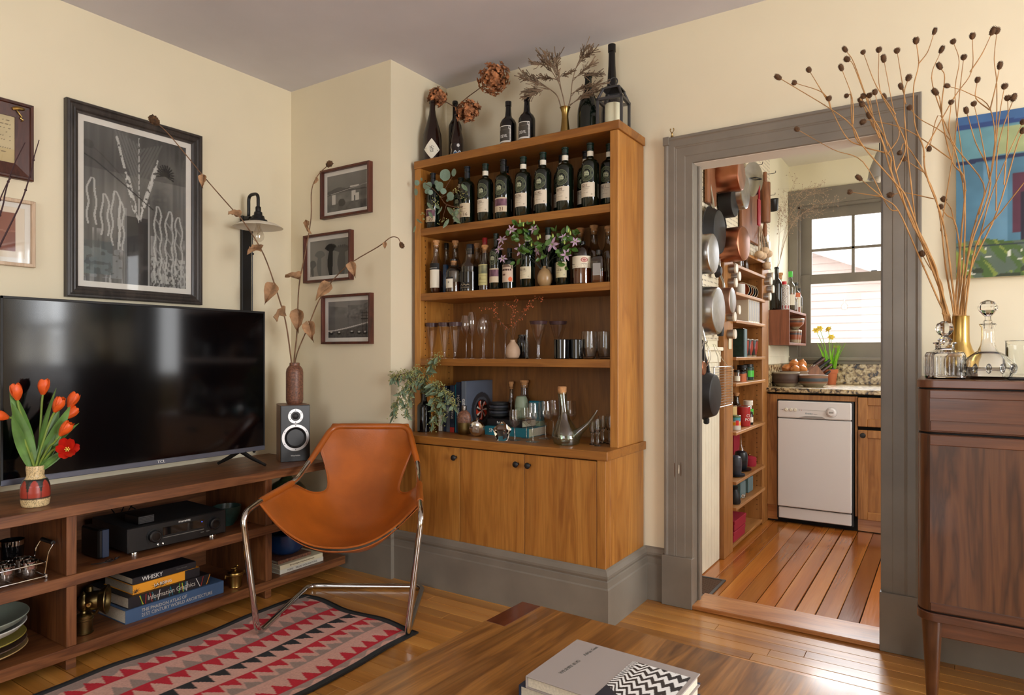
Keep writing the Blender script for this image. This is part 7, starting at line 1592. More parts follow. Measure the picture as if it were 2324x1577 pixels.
# magnetic spice tins on the stiles
k = 0
for (pts, X0, grp, where) in (([(3.866, 1.632), (3.93, 1.594), (3.859, 1.551), (3.925, 1.40), (3.831, 1.357), (3.838, 1.259)], -1.05, 'spice tins on the near stile', 'near'), ([(4.731, 1.742), (4.82, 1.68), (4.751, 1.64), (4.815, 1.591), (4.721, 1.533), (4.754, 1.934), (4.805, 1.895), (4.754, 1.841), (4.815, 1.786)], -1.05, 'spice tins on the far stile', 'far')):
 names = {'near': ['topmost', 'second from the top', 'third from the top', 'fourth from the top', 'second from the bottom', 'lowest'], 'far': ['fifth from the top', 'sixth from the top', 'seventh from the top', 'second from the bottom', 'lowest', 'topmost', 'second from the top', 'third from the top', 'fourth from the top']}[where]
 for (Y, Z), nm in zip(pts, names):
  XX = X0 if Z < 1.75 else -1.075
  t = thing('spice_tin', f'{nm} round magnetic spice tin on the {where} oak stile', 'spice tin', (XX, Y * (1 if Z < 1.75 else 1.0), Z), 0, grp); MB().lathe([(.026, 0), (.026, .042), (.025, .044)], 26, M=XM).build('can', 'brushed_steel', t); MB().lathe([(0, .0445), (.0262, .0445), (.0272, .043), (.0272, .034)], 26, M=XM).build('lid', 'lamp_white', t)
t = thing('oven_grip', 'black rubber pan grip beside the saute pan', 'utensil', (-1.04, 3.655, 1.273)); MB().lathe([(0, -.03), (.016, -.028), (.02, -.01), (.02, .02), (.015, .03), (0, .031)], 14).build('body', 'satin_black', t)
t = thing('steel_cup', 'small round steel measuring scoop behind the saute pan', 'cup', (-1.045, 3.596, 1.591)); MB().lathe([(0, .03), (.02, .028), (.034, .012), (.036, 0), (.034, 0), (.02, .02)], 24, M=XM).build('bowl', 'iron', t); MB().tube([(0, 0, .034), (-.01, 0, .09)], .004, 6).build('handle', 'iron', t)
t = thing('price_card', 'small pale card pinned to the near oak stile', 'card', (-1.049, 3.875, 1.175)); MB().box(0, .003, -.03, .03, 0, .075, b=.001).build('card', 'cream_paper', t)
# wire rack, whisk, copper scoops
wk = thing('wire_rack', 'chrome wire broiler rack hanging beside the skillet', 'wire rack', (-1.0, 3.57, .87))
MB().tube(fillet([(0, -.17, 0), (0, .17, 0), (0, .17, .21), (0, -.17, .21)], .012, 3, True), .0028, 6, closed=True).build('frame_wire', 'chrome', wk)
for k in range(14): MB().tube([(0, -.17, .014 + k * .014), (0, .17, .014 + k * .014)], .0015, 5).build('wire', 'chrome', wk)
for y in (-.17, .17):
 MB().tube([(0, y, 0), (-.035, y, .0), (-.035, y, .21), (0, y, .21)], .002, 5).build('side_wire', 'chrome', wk)
for y in (-.03, .03): MB().tube([(0, y * 3, .21), (-.02, y, .26), (-.05, y * .6, .33)], .002, 5).build('hanger_wire', 'chrome', wk)
t = thing('whisk', 'steel balloon whisk hanging by the door jamb', 'whisk', (-1.0, 3.25, 1.08));
for k in range(5):
 a = k * PI / 5; MB().tube(smoothpath([(0, 0, .14), (.03 * math.cos(a), .03 * math.sin(a), .06), (0, 0, 0), (-.03 * math.cos(a), -.03 * math.sin(a), .06), (0, 0, .14)], 5), .0012, 5).build('wire', 'chrome', t)
MB().tube([(0, 0, .13), (-.02, 0, .22)], .007, 8).build('handle', 'steel', t)
for k, lab in enumerate(('outer copper measuring cup hanging by the door jamb', 'inner copper measuring cup hanging by the door jamb')):
 t = thing('measuring_cup', lab, 'cup', (-.975 - .03 * k, 3.165 + .012 * k, 1.08), 0, 'copper measuring cups'); MB().lathe([(0, 0), (.03, 0), (.034, -.004), (.038, -.045), (.036, -.045), (.03, -.006)], 26, M=XM).build('body', 'copper', t); MB().tube([(-.04, 0, .036), (-.05, 0, .11)], .004, 6).build('handle', 'copper', t)
# floor register
vt = thing('floor_register', 'dark metal heating grille in the kitchen floor by the doorway', 'floor vent', (-1.01, 3.28, 0))
m = MB()
for q in ((-.068, .066, -.138, -.124), (-.068, .066, .124, .138), (-.068, -.054, -.124, .124), (.052, .066, -.124, .124)): m.box(q[0], q[1], q[2], q[3], 0, .006, b=.001)
m.build('frame', 'grey_metal', vt); MB().box(-.054, .052, -.124, .124, 0, .0012).build('shaft', 'black_gap', vt)
for k in range(18): MB().box(-.053, .051, -.12 + k * .0135, -.114 + k * .0135, .0015, .005).build('louvre', 'ink_brown', vt)
# ------------------------------------------------------------------ base cabinets, dishwasher, counter
kc = thing('base_cabinet', 'oak kitchen base cabinet framing the dishwasher', 'cabinet', (0, 0, 0)); YK = 4.815
boxes('stile', 'kitchen_oak', [(-1.05, -.984, YK, YK + .03, .113, .872)], kc, b=.002); boxes('top_rail', 'kitchen_oak', [(-.984, -.508, YK, YK + .03, .838, .872)], kc, b=.002); boxes('stile', 'kitchen_oak', [(-.508, -.494, YK, YK + .03, .10, .872)], kc, b=.002)
boxes('recess', 'black_gap', [(-1.05, .95, YK + .031, YK + .05, 0, .875)], kc); boxes('kick_board', 'threshold_wood', [(-1.05, -.984, YK + .02, YK + .03, .012, .11), (-.494, .9, YK + .03, YK + .04, .005, .085)], kc)
def panel_door(name, x0, x1, z0, z1, knob=None):
 d = boxes(name, 'kitchen_oak', [(x0, x0 + .055, YK - .018, YK, z0, z1), (x1 - .055, x1, YK - .018, YK, z0, z1), (x0 + .055, x1 - .055, YK - .018, YK, z0, z0 + .05), (x0 + .055, x1 - .055, YK - .018, YK, z1 - .05, z1)], kc, b=.003)
 boxes('field_panel', 'kitchen_oak', [(x0 + .05, x1 - .05, YK - .010, YK - .002, z0 + .045, z1 - .045)], d)
 if knob: MB().lathe([(.007, 0), (.007, .008), (.015, .014), (.017, .02), (.012, .027), (0, .029)], 18, (knob[0], YK - .018, knob[1]), Matrix.Rotation(PI / 2, 3, 'X')).build('knob', 'black_metal', d)
for k in range(3):
 x0 = -.490 + k * .44; panel_door('drawer', x0, x0 + .43, .682, .868); panel_door('door', x0, x0 + .43, .088, .660, (x0 + .03, .628))
dw = thing('dishwasher', 'slim white dishwasher with round dial under the granite counter', 'dishwasher', (-.749, YK - .012, 0))
boxes('tub', 'black_plastic', [(-.235, .235, .012, .5, .03, .836)], dw); boxes('door_panel', 'dishwasher_white', [(-.226, .224, -.018, .012, .118, .712)], dw, b=.005); boxes('control_panel', 'dishwasher_white', [(-.226, .224, -.022, .012, .717, .83)], dw, b=.006); boxes('toe_panel', 'dishwasher_white', [(-.222, .222, -.006, .012, .036, .110)], dw, b=.004)
m = MB(); m.prism([(-.092, 0), (-.05, .010), (0, .012), (.05, .010), (.07, 0), (.0, -.004)], -.026, -.018, lambda u, v, w: (u, w, .724 + v)); m.build('door_grip', 'light_grey', dw)
MB().lathe([(.032, 0), (.032, .003), (.026, .004), (.024, .014), (.020, .017), (0, .017)], 32, (.108, -.022, .765), Matrix.Rotation(PI / 2, 3, 'X')).build('dial', 'dishwasher_white', dw); MB().lathe([(.0325, .001), (.034, .001), (.034, .0018), (.0325, .0018)], 32, (.108, -.022, .765), Matrix.Rotation(PI / 2, 3, 'X')).build('dial_ring', 'light_grey', dw); MB().box(.094, .122, -.041, -.037, .760, .770, b=.002).build('dial_pointer', 'light_grey', dw)
for x in (-.17, -.14, -.112): MB().lathe([(.011, 0), (.011, .003), (.009, .005), (0, .0055)], 20, (x, -.022, .772), Matrix.Rotation(PI / 2, 3, 'X')).build('button', 'paper', dw)
for (x, mt) in ((-.195, 'ink_black'), (-.088, 'ink_black'), (-.074, 'ink_red')): MB().lathe([(.0022, 0), (.0022, .001), (0, .001)], 8, (x, -.022, .772), Matrix.Rotation(PI / 2, 3, 'X')).build('indicator', mt, dw)
text('Danby', .0145, 'teal_book', dw, (-.028, -.0226, .751), (1, 0, 0), (0, 0, 1), sx=1.2); text('Designer', .006, 'light_grey', dw, (.012, -.0226, .748), (1, 0, 0), (0, 0, 1))
MB().tube([(-.21, -.0222, .7735), (.07, -.0222, .7735)], .0007, 4).build('panel_line', 'light_grey', dw)
wt = thing('worktop', 'speckled brown granite kitchen worktop with splashbacks', 'worktop', (0, 0, 0)); boxes('slab', 'granite', [(-1.083, 1.0, 4.795, 5.748, .886, .915)], wt, b=.004); boxes('back_splash', 'granite', [(-1.083, 1.0, 5.725, 5.748, .915, 1.068)], wt, b=.002); boxes('side_splash', 'granite', [(-1.083, -1.066, 4.865, 5.725, .915, 1.068)], wt, b=.002)
# sash window
wn = struct(thing('window_4', 'grey-painted double hung kitchen window', 'window')); G = 'trim_paint'
boxes('casing', G, [(-1.082, -1.015, 5.722, 5.752, 1.10, 2.335)], wn, b=.002); boxes('casing', G, [(-.24, -.17, 5.722, 5.752, 1.10, 2.335)], wn, b=.002); boxes('head_casing', G, [(-1.084, -.16, 5.718, 5.752, 2.325, 2.452)], wn, b=.003)
boxes('inner_bead', G, [(-1.02, -1.0, 5.745, 5.80, 1.10, 2.335), (-.255, -.235, 5.745, 5.80, 1.10, 2.335), (-1.02, -.235, 5.745, 5.80, 2.305, 2.335)], wn, b=.002)
boxes('sill', G, [(-1.082, -.15, 5.68, 5.80, 1.095, 1.118)], wn, b=.003); boxes('apron', G, [(-1.075, -.17, 5.715, 5.752, 1.068, 1.097)], wn, b=.002)
up = boxes('upper_sash', G, [(-1.02, -.924, 5.815, 5.845, 1.74, 2.335), (-.33, -.235, 5.815, 5.845, 1.74, 2.335), (-.924, -.33, 5.815, 5.845, 2.23, 2.335), (-.924, -.33, 5.815, 5.845, 1.735, 1.775), (-.638, -.616, 5.82, 5.842, 1.775, 2.23), (-.924, -.33, 5.82, 5.842, 1.968, 1.988)], wn, b=.002)
lo = boxes('lower_sash', G, [(-1.02, -.927, 5.778, 5.808, 1.10, 1.778), (-.33, -.235, 5.778, 5.808, 1.10, 1.778), (-.927, -.33, 5.778, 5.808, 1.705, 1.778), (-.927, -.33, 5.778, 5.808, 1.10, 1.235)], wn, b=.002)
for (x0, x1, z0, z1) in ((-.924, -.638, 1.988, 2.23), (-.616, -.33, 1.988, 2.23), (-.924, -.638, 1.775, 1.968), (-.616, -.33, 1.775, 1.968)): MB().add([(x0, 5.83, z0), (x1, 5.83, z0), (x1, 5.83, z1), (x0, 5.83, z1)], [(0, 1, 2, 3)]).build('pane', 'pane', up)
MB().add([(-.927, 5.793, 1.235), (-.33, 5.793, 1.235), (-.33, 5.793, 1.705), (-.927, 5.793, 1.705)], [(0, 1, 2, 3)]).build('pane', 'pane', lo)
boxes('sash_lock', 'grey_metal', [(-.50, -.46, 5.79, 5.81, 1.778, 1.787)], lo, b=.002); boxes('window_sticker', 'plate_olive', [(-.765, -.725, 5.7765, 5.7785, 1.195, 1.212)], lo)
# pendant lamp
pl = thing('pendant_lamp', 'pale grey bell-shaped pendant lamp before the kitchen window', 'lamp', (-.395, 5.15, 0)); MB().lathe([(.012, 2.52), (.02, 2.51), (.035, 2.47), (.062, 2.40), (.072, 2.335), (.069, 2.335), (.058, 2.40), (.03, 2.47), (.012, 2.51)], 32).build('shade', 'light_grey', pl); MB().lathe([(.01, 2.38), (.022, 2.35), (.026, 2.33), (.018, 2.312), (0, 2.306)], 20).build('bulb', 'lamp_white', pl); MB().tube([(0, 0, 2.51), (0, 0, ZC)], .003, 6).build('flex', 'black_plastic', pl)
# wall box with bowls, bottles above
wb = thing('wall_box_shelf', 'open reddish wood box shelf in the kitchen corner', 'shelf', (0, 0, 0)); bx0, bx1 = -1.083, -.945
boxes('side_panel', 'reddish_wood', [(bx0, bx1, 5.02, 5.035, 1.21, 1.462)], wb, b=.001, label='reddish box side facing the doorway'); boxes('side_panel', 'reddish_wood', [(bx0, bx1, 5.67, 5.685, 1.21, 1.462)], wb, b=.001); boxes('top_panel', 'reddish_wood', [(bx0, bx1, 5.035, 5.67, 1.445, 1.462)], wb, b=.001); boxes('bottom_panel', 'reddish_wood', [(bx0, bx1, 5.035, 5.67, 1.21, 1.227)], wb, b=.001); boxes('back_panel', 'reddish_wood', [(bx0, bx0 + .006, 5.035, 5.67, 1.227, 1.445)], wb)
def bowl_ink(z, h, seed=0):
 def f(U, zz, r):
  k = zz / h; img = ink0(U, (176, 158, 130)) * (.85 + .2 * vnoise(U, k, 60, 30, seed))[..., None]; put(img, (k > .28) & (k < .62), (150, 84, 54)); put(img, (k > .62) & (k < .74), (60, 66, 72)); put(img, (k > .74) & (k < .86), (120, 78, 60)); return img
 return f
for (lab, Y, z, r0, r1, h) in (('banded pottery cup, front one inside the box shelf', 5.50, 1.227, .028, .042, .105), ('banded pottery cup, far one inside the box shelf', 5.605, 1.227, .026, .038, .105), ('banded conical bowl stacked on the pottery cups', 5.53, 1.334, .022, .07, .085)):
 t = thing('pottery_cup', lab, 'bowl', (-1.0, Y, z), 0, 'banded pottery'); lathe_ink('body', 'print_gloss', t, [(0, 0), (r0, 0), (r0 * 1.15, .006), (r1 * .9, h * .5), (r1, h), (r1 * .95, h), (r1 * .82, h * .5), (0, .012)], bowl_ink(0, h, 3), 50, 40)
ZB = 1.462; GB = 'bottles on the kitchen box shelf'
bottle('tall dark wine bottle holding dried grasses in the kitchen corner', -1.04, 5.07, ZB, .036, .31, 'bord', 'dark_bottle', group=GB)
def scrib(U, z, r):
 img = ink0(U, (206, 198, 190)); k = z / .2; put(img, (np.abs(np.sin(U * 40 + 4 * np.sin(k * 22))) < .35) & (((U * 3) % 1) < .55), (60, 30, 34)); put(img, (np.abs(k - .12) < .06) & (np.sin(U * 60) > 0), (150, 40, 44)); return img
t = thing('bottle', 'white spirits bottle with dark red scribbled pattern and red cap', 'bottle', (-1.005, 5.155, ZB), .4, GB); lathe_ink('body', 'print_gloss', t, [(0, 0), (.034, 0), (.036, .004), (.036, .175), (.03, .185), (.014, .19)], scrib, 70, 60); MB().lathe([(.015, .188), (.016, .19), (.016, .212), (0, .213)], 18).build('cap', 'cap_red', t)
bottle('clear bottle with bright green cap on the box shelf', -1.0, 5.36, ZB, .034, .305, 'bord', 'bottle_glass', ('screw', .86, 1.0, 'cap_green', .46), group=GB, lab=[(.05, .13, 1.2, 'paper')])
bottle('clear corked bottle behind the scribbled one', -1.05, 5.23, ZB, .036, .285, 'stub', 'bottle_glass', ('cork', .88, 1.0, .55, 'cork'), group=GB)
bottle('small red-capped bottle behind the scribbled one', -1.06, 5.14, ZB, .022, .25, 'bord', 'bottle_glass', ('screw', .9, 1.0, 'cap_red', .5), group=GB, fill=(.4, 'dark_green'))
t = bottle('bottle with red and orange band label on the box shelf', -.99, 5.52, ZB, .034, .235, 'bord', 'bottle_glass', ('screw', .9, 1.0, 'black_plastic', .42), group=GB, fill=(.25, 'cap_orange'), lab=[(.045, .12, 1.3, 'paper'), (.12, .155, 1.3, 'cap_orange')], texts=[('CHI BI', .016, .108, 'ink_red')])
bottle('tall clear bottle at the back of the box shelf', -1.04, 5.56, ZB, .03, .28, 'bord', 'bottle_glass', ('screw', .9, 1.0, 'black_plastic', .42), group=GB)
bottle('short clear bottle with grey label before the green-capped one', -.985, 5.43, ZB, .022, .15, 'stub', 'bottle_glass', ('screw', .86, 1.0, 'brushed_steel', .4), group=GB, lab=[(.02, .08, 1.2, 'light_grey')])
bottle('pale yellow bottle at the window end of the box shelf', -.99, 5.645, ZB, .025, .20, 'bord', 'bottle_glass', ('screw', .9, 1.0, 'black_plastic', .46), group=GB, fill=(.3, 'plate_olive'))
# dried grasses
for k, (lab, pts) in enumerate((('dried grass spray rising straight up the kitchen corner', [(-1.06, 1.83), (-1.05, 2.10), (-1.02, 2.26), (-.95, 2.455)]), ('dried grass spray arching over the window head', [(-1.05, 1.826), (-1.02, 2.02), (-.981, 2.187), (-.876, 2.31), (-.773, 2.326)]), ('dried grass spray arching farthest right before the window', [(-1.05, 1.826), (-1.01, 2.003), (-.945, 2.146), (-.807, 2.234), (-.673, 2.247)]), ('dried grass spray bending at the window corner', [(-1.05, 1.826), (-1.03, 2.005), (-.981, 2.225), (-.91, 2.351), (-.807, 2.367)]), ('short dried grass spray against the wall', [(-1.06, 1.834), (-1.06, 2.161), (-1.05, 2.234)]), ('lowest dried grass spray crossing the upper panes', [(-1.05, 1.826), (-1.0, 2.04), (-.89, 2.184), (-.773, 2.171)]))):
 o = thing('dried_stalk', lab, 'dried grass', (0, 0, 0), 0, 'dried grasses in the kitchen'); P = stemtube(o, [(-1.04, 5.07, 1.76)] + [(x, 5.22 + .03 * i, z) for i, (x, z) in enumerate(pts)], .0016, .0008, 'straw'); m = MB()
 for i in range(len(P) // 2, len(P)):
  for j in range(5):
   e = P[i] + Vector((R.gauss(0, .035), R.gauss(0, .03), R.gauss(.012, .03))); e.x = max(e.x, -1.07); m.tube([P[i], e], .0005, 3); m.ball(e, .0032, 4, 3)
 tag(m.build('seed_spray', 'straw', o), kind='stuff')
# bowls, onions, knives, daffodils
def crock(label, X, Y, Z, r0, r1, h, fn, group='stoneware bowls on the worktop'):
 t = thing('stoneware_bowl', label, 'bowl', (X, Y, Z), 0, group); lathe_ink('body', 'print', t, [(0, 0), (r0, 0), (r0 * 1.05, .004), (r1 * .93, h * .28), (r1, h * .55), (r1 * .98, h * .85), (r1 * 1.02, h), (r1 * .97, h * 1.01), (r1 * .92, h * .8), (r1 * .8, h * .3), (0, .02)], fn, 60, 50); return t
def k_dark(U, z, r):
 img = ink0(U, (78, 56, 46)) * (.9 + .12 * (np.sin(z * 900) > 0))[..., None]; put(img, z < .022, (150, 138, 112)); put(img, z > .088, (140, 126, 106)); return img
def k_blue(U, z, r):
 img = ink0(U, (132, 92, 68)); put(img, z < .024, (150, 138, 112)); put(img, (z > .038) & (z < .062), (62, 70, 76)); put(img, z > .075, (130, 108, 88)); return img
crock('dark ribbed stoneware bowl at the left front of the worktop', -.985, 5.10, .915, .06, .094, .10, k_dark); crock('blue-banded stoneware bowl at the right front of the worktop', -.805, 5.12, .915, .062, .096, .082, k_blue); crock('stoneware bowl heaped with onions behind the others', -.972, 5.345, .915, .065, .098, .105, k_blue)
for k, (x, y, z) in enumerate(((-1.022, 5.33, 1.035), (-.975, 5.36, 1.07), (-.925, 5.38, 1.068), (-.955, 5.30, 1.028), (-.912, 5.32, 1.030))):
 t = thing('onion', ['brown onion at the left of the onion bowl', 'brown onion on top of the heap', 'brown onion at the back right of the heap', 'brown onion lowest in front of the heap', 'brown onion at the right front of the heap'][k], 'onion', (x, y, z), R.random() * 6, 'onions in the bowl'); t.rotation_euler = (R.uniform(-.5, .5), R.uniform(-.5, .5), 0); MB().lathe([(0, -.034), (.006, -.033), (.022, -.026), (.036, -.008), (.036, .008), (.024, .026), (.008, .035), (.004, .042), (0, .044)], 24).build('skin', 'onion', t)
kb_ = thing('knife_block', 'wooden knife block leaning back on the worktop', 'knife block', (-.845, 5.50, .915), .5); m = MB(); m.prism([(-.07, 0), (.07, 0), (.07, .05), (-.01, .15), (-.07, .10)], -.045, .045, lambda u, v, w: (u, w, v)); m.build('block', 'cutting_wood', kb_, smooth=10)
dn = Vector((.62, 0, .78)); ki = 0
for r_ in range(4):
 for c_ in range(2):
  base = Vector((.055 - r_ * .022, -.022 + c_ * .044, .070 + r_ * .026)); d = Vector((.72, 0, .55)).normalized(); L_ = .085 + .01 * ((r_ + c_) % 3)
  t = thing('knife', f"dark-handled knife in the block, {['lowest', 'second', 'third', 'top'][r_]} row, {['outer', 'inner'][c_]} one", 'knife', (-.845, 5.50, .915), .5, 'knives in the block'); MB().tube([base, base + d * L_ * .5, base + d * L_], [.009, .010, .011], 8, flat=.6).build('handle', 'brown_frame' if (r_ + c_) % 2 else 'satin_black', t); MB().tube([base - d * .02, base + d * .004], .006, 6, flat=.3).build('bolster', 'steel', t)
fp = thing('flower_pot', 'terracotta pot of daffodils on the kitchen worktop', 'flower pot', (-.755, 5.575, .915)); MB().lathe([(0, 0), (.036, 0), (.038, .003), (.048, .085), (.053, .086), (.054, .115), (.05, .115), (.046, .08), (0, .075)], 30).build('pot', 'terracotta', fp); MB().lathe([(0, .098), (.049, .098)], 24).build('soil', 'seed_brown', fp)
DF = thing('daffodil_plant', 'yellow daffodils with bright green leaves in the terracotta pot', 'daffodil', (-.755, 5.575, 1.01)); bl_ = leaf_mesh('leaf', 'daffodil_leaf', 1.0, .03, .12, .3, 6, .5)
for k in range(26): a = R.random() * 6.28; d = Vector((.22 * math.cos(a), .2 * math.sin(a), 1)).normalized(); link('leaf', bl_, DF, (.025 * math.cos(a), .025 * math.sin(a), 0), (d.to_track_quat('X', 'Y').to_matrix() @ Matrix.Rotation(R.random() * 6, 3, 'X')).to_euler(), (R.uniform(.13, .24), .26, .26))
for (x, z) in ((-.856, 1.326), (-.829, 1.341), (-.767, 1.334), (-.748, 1.273)):
 e = Vector((x + .755, -.01, z - 1.01)); stemtube(DF, [(0, 0, 0), e * .6 + Vector((0, 0, .03)), e], .0022, .0018, 'daffodil_leaf'); b_ = thing('bloom', None, None, e); b_.parent = DF; b_.rotation_euler = (1.0, 0, R.uniform(-.8, .8))
 for j in range(6): MB().loft([[(.004, -.003, 0), (.004, .003, 0)], [(.016, -.009, .003), (.016, .009, .003)], [(.028, -.001, 0), (.028, .001, 0)]]).build('petal', 'daffodil', b_).rotation_euler = (0, 0, j * PI / 3)
 MB().lathe([(.005, 0), (.007, .008), (.010, .016)], 12).build('trumpet', 'daffodil', b_)
# ------------------------------------------------------------------ outside the kitchen window
gd = struct(boxes('ground', 'yard', [(-12, 10, 5.95, 30, -.6, -.5)]), 'pale yard outside the kitchen window', 'ground')
hs = thing('neighbour_house', 'pale clapboard house wall with sloping roof edge outside the window', 'house', (0, 0, 0)); YH = 9.0
z = -.5
while z < 2.6:
 xr = 3.5 if z < 1.75 else (-.763 - (z - 2.136) / -.4325 * -1) if False else 3.5
 lim = -1.415 + (2.40 - z) / .4325
 if lim > -6: MB().add([(-6, YH, z), (min(lim, 4.5), YH, z), (min(lim - .2, 4.5), YH + .012, z + .097), (-6, YH + .012, z + .097), (-6, YH + .03, z), (min(lim, 4.5), YH + .03, z)], [(0, 1, 2, 3), (0, 4, 5, 1)]).build('siding_board', 'siding', hs)
 z += .092
MB().prism([(-6, 4.38), (4.5, -.16), (4.5, -.02), (-6, 4.52)], YH - .25, YH + .1, lambda u, v, w: (u, w, v)).build('eave_board', 'roof_trim', hs)
MB().prism([(-6, 4.50), (4.5, -.04), (4.5, .0), (-6, 4.55)], YH - .3, YH + 4, lambda u, v, w: (u, w, v)).build('roof', 'roof_trim', hs)
sr = thing('stair_railing', 'thin metal stair railing faint against the white sky', 'railing', (0, 9.9, 0))
for k in range(9): x = -1.75 + k * .08; MB().tube([(x, 0, 2.0), (x, 0, 3.1 - k * .08)], .008, 5).build('baluster', 'roof_trim', sr)
MB().tube([(-1.8, 0, 3.14), (-1.05, 0, 2.38)], .015, 6).build('hand_rail', 'roof_trim', sr); MB().tube([(-1.17, 0, 1.5), (-1.17, 0, 3.4)], .03, 6).build('post', 'roof_trim', sr)
lb_ = thing('reflected_bulb', 'clear round bulb added outside as the pendant lamp reflection', 'bulb', (-1.04, 8.80, .2)); MB().lathe([(.01, 1.58), (.014, 1.575), (.014, 1.55), (.036, 1.525), (.041, 1.505), (.034, 1.476), (0, 1.462)], 20).build('globe', 'stemware', lb_); MB().lathe([(.011, 1.56), (.011, 1.60), (0, 1.602)], 12).build('socket', 'light_grey', lb_); MB().tube([(0, 0, 1.6), (0, 0, 2.06)], .0015, 5).build('wire', 'light_grey', lb_)  # pendant's reflection in the glass, made as an added bulb outside
# ------------------------------------------------------------------ sideboard, vase of teasels, decanters, painting
sb = thing('sideboard', 'dark walnut sideboard with rounded corner on tapered legs', 'sideboard', (0, 0, 0))
SX0, SX1, SY0, SY1 = -.088, 1.02, 2.50, 2.93
def rplan(inset, r=.05):
 x0, x1, y0, y1 = SX0 + inset, SX1 - inset, SY0 + inset, SY1; P = []
 for k in range(8): a = PI + k * PI / 14; P.append((x0 + r + r * math.cos(a), y0 + r + r * math.sin(a)))
 for k in range(8): a = 1.5 * PI + k * PI / 14; P.append((x1 - r + r * math.cos(a), y0 + r + r * math.sin(a)))
 return P + [(x1, y1), (x0, y1)]
def slab(name, z0, z1, inset, mat, r=.05, b=.002):
 o = MB().prism(rplan(inset, r), z0, z1).build(name, mat, sb, smooth=30); bv = o.modifiers.new('e', 'BEVEL'); bv.width = b; bv.segments = 2; bv.limit_method = 'ANGLE'; return o
slab('top', 1.041, 1.066, 0, 'mahogany_x'); slab('groove', 1.035, 1.042, .006, 'black_gap'); slab('upper_body', .900, 1.036, .003, 'mahogany_z'); slab('groove', .893, .901, .008, 'black_gap'); slab('body', .331, .894, .003, 'mahogany_z'); slab('groove', .326, .332, .008, 'black_gap'); slab('base_band', .300, .327, .0, 'mahogany_x')
dx0 = -.052
dwr = boxes('drawer', 'mahogany_x', [(dx0, .46, SY0 - .001, SY0 + .02, .903, 1.034)], sb, b=.001); boxes('drawer_lip', 'mahogany_x', [(dx0, .46, SY0 - .004, SY0 + .01, 1.008, 1.034)], dwr, b=.002); boxes('drawer_lower_rail', 'mahogany_x', [(dx0, .46, SY0 - .003, SY0 + .01, .903, .94)], dwr, b=.004)
dwr2 = boxes('drawer', 'mahogany_x', [(.464, .98, SY0 - .001, SY0 + .02, .903, 1.034)], sb, b=.001); boxes('drawer_lip', 'mahogany_x', [(.464, .98, SY0 - .004, SY0 + .01, 1.008, 1.034)], dwr2, b=.002)
for (a_, b_) in ((dx0, .46), (.464, .98)):
 d_ = boxes('door', 'mahogany_z', [(a_, b_, SY0 - .001, SY0 + .02, .335, .892)], sb, b=.001); boxes('door_lip', 'mahogany_x', [(a_, b_, SY0 - .005, SY0 + .01, .860, .892)], d_, b=.002); boxes('door_foot_rail', 'mahogany_x', [(a_ + .002, b_, SY0 - .004, SY0 + .01, .335, .362)], d_, b=.002)
boxes('apron', 'mahogany_x', [(SX0 + .06, SX1 - .06, SY0 + .03, SY0 + .05, .245, .302), (SX0 + .06, SX1 - .06, SY1 - .05, SY1 - .03, .245, .302), (SX0 + .03, SX0 + .05, SY0 + .06, SY1 - .05, .245, .302)], sb, b=.003)
for (x, y) in ((SX0 + .042, SY0 + .045), (SX1 - .045, SY0 + .045), (SX0 + .042, SY1 - .045), (SX1 - .045, SY1 - .045)): MB().lathe([(.012, 0), (.014, .004), (.026, .24), (.030, .30)], 20, (x, y, 0), sq=3).build('leg', 'mahogany_z', sb)
def paint(U, V):
 asp = .7 / .593; img = ink0(U, (66, 122, 150)) * (.88 + .2 * vnoise(U, V, 6, 10, 1))[..., None]; n = vnoise(U, V, 20, 24, 3)
 put(img, V > .95 - .02 * U, (48, 98, 156)); put(img, (np.abs(V - .935 + .03 * U) < .018), (30, 64, 128)); put(img, (V > .72) & (V < .92), (92, 152, 158), .8); put(img, (V > .74) & (V < .90) & (U > .18) & (U < .34), (160, 176, 116)); put(img, (V > .78) & (V < .92) & (U > .36) & (U < .6), (140, 178, 150))
 put(img, np.abs(V - .715 - .03 * U) < .012, (24, 42, 84)); put(img, (U > .24) & (V < .62) & (V > .26), (86, 34, 56)); put(img, (U > .27) & (U < .38) & (V < .50) & (V > .18), (28, 20, 44)); put(img, (U > .36) & (V < .46) & (V > .16), (34, 84, 150)); put(img, (U > .42) & (np.abs(V - .38) < .02), (196, 196, 140)); put(img, (U > .35) & (np.abs(V - .46) < .012), (190, 206, 200))
 put(img, np.abs(U - .34 - .08 * (1 - V)) < .012, (28, 86, 150)); put(img, (U > .12) & (U < .22) & (V > .2) & (V < .7), (96, 150, 180), .7)
 g = V < .20 + .05 * vnoise(U, V, 8, 2, 5); put(img, g, (84, 104, 84)); put(img, g & (vnoise(U + V * .5, V, 40, 14, 6) > .5), (70, 104, 36)); put(img, g & (vnoise(U + V * .6, V, 60, 12, 7) > .66), (130, 150, 50)); put(img, g & (vnoise(U, V, 40, 40, 8) > .9), (210, 214, 190)); put(img, g & (V < .1) & (n > .62), (48, 60, 34)); put(img, np.abs(V - .195) < .006, (30, 48, 60)); return (img * .82 + img.mean(-1, keepdims=True) * .18) * (.94 + .1 * n)[..., None]
pn = thing('painting', 'unframed blue abstract canvas with green grass foot on the right', 'painting', (.3705, YW, 1.7205)); MB().box(-.35, .35, -.030, -.001, -.2965, .2965, b=.002).build('canvas_edge', 'cream_paper', pn); inked('painted_face', 'print', pn, lambda U, V: ((U - .5) * .698, -.0306 + 0 * U, (V - .5) * .591), paint, 150, 130)
ZS = 1.066
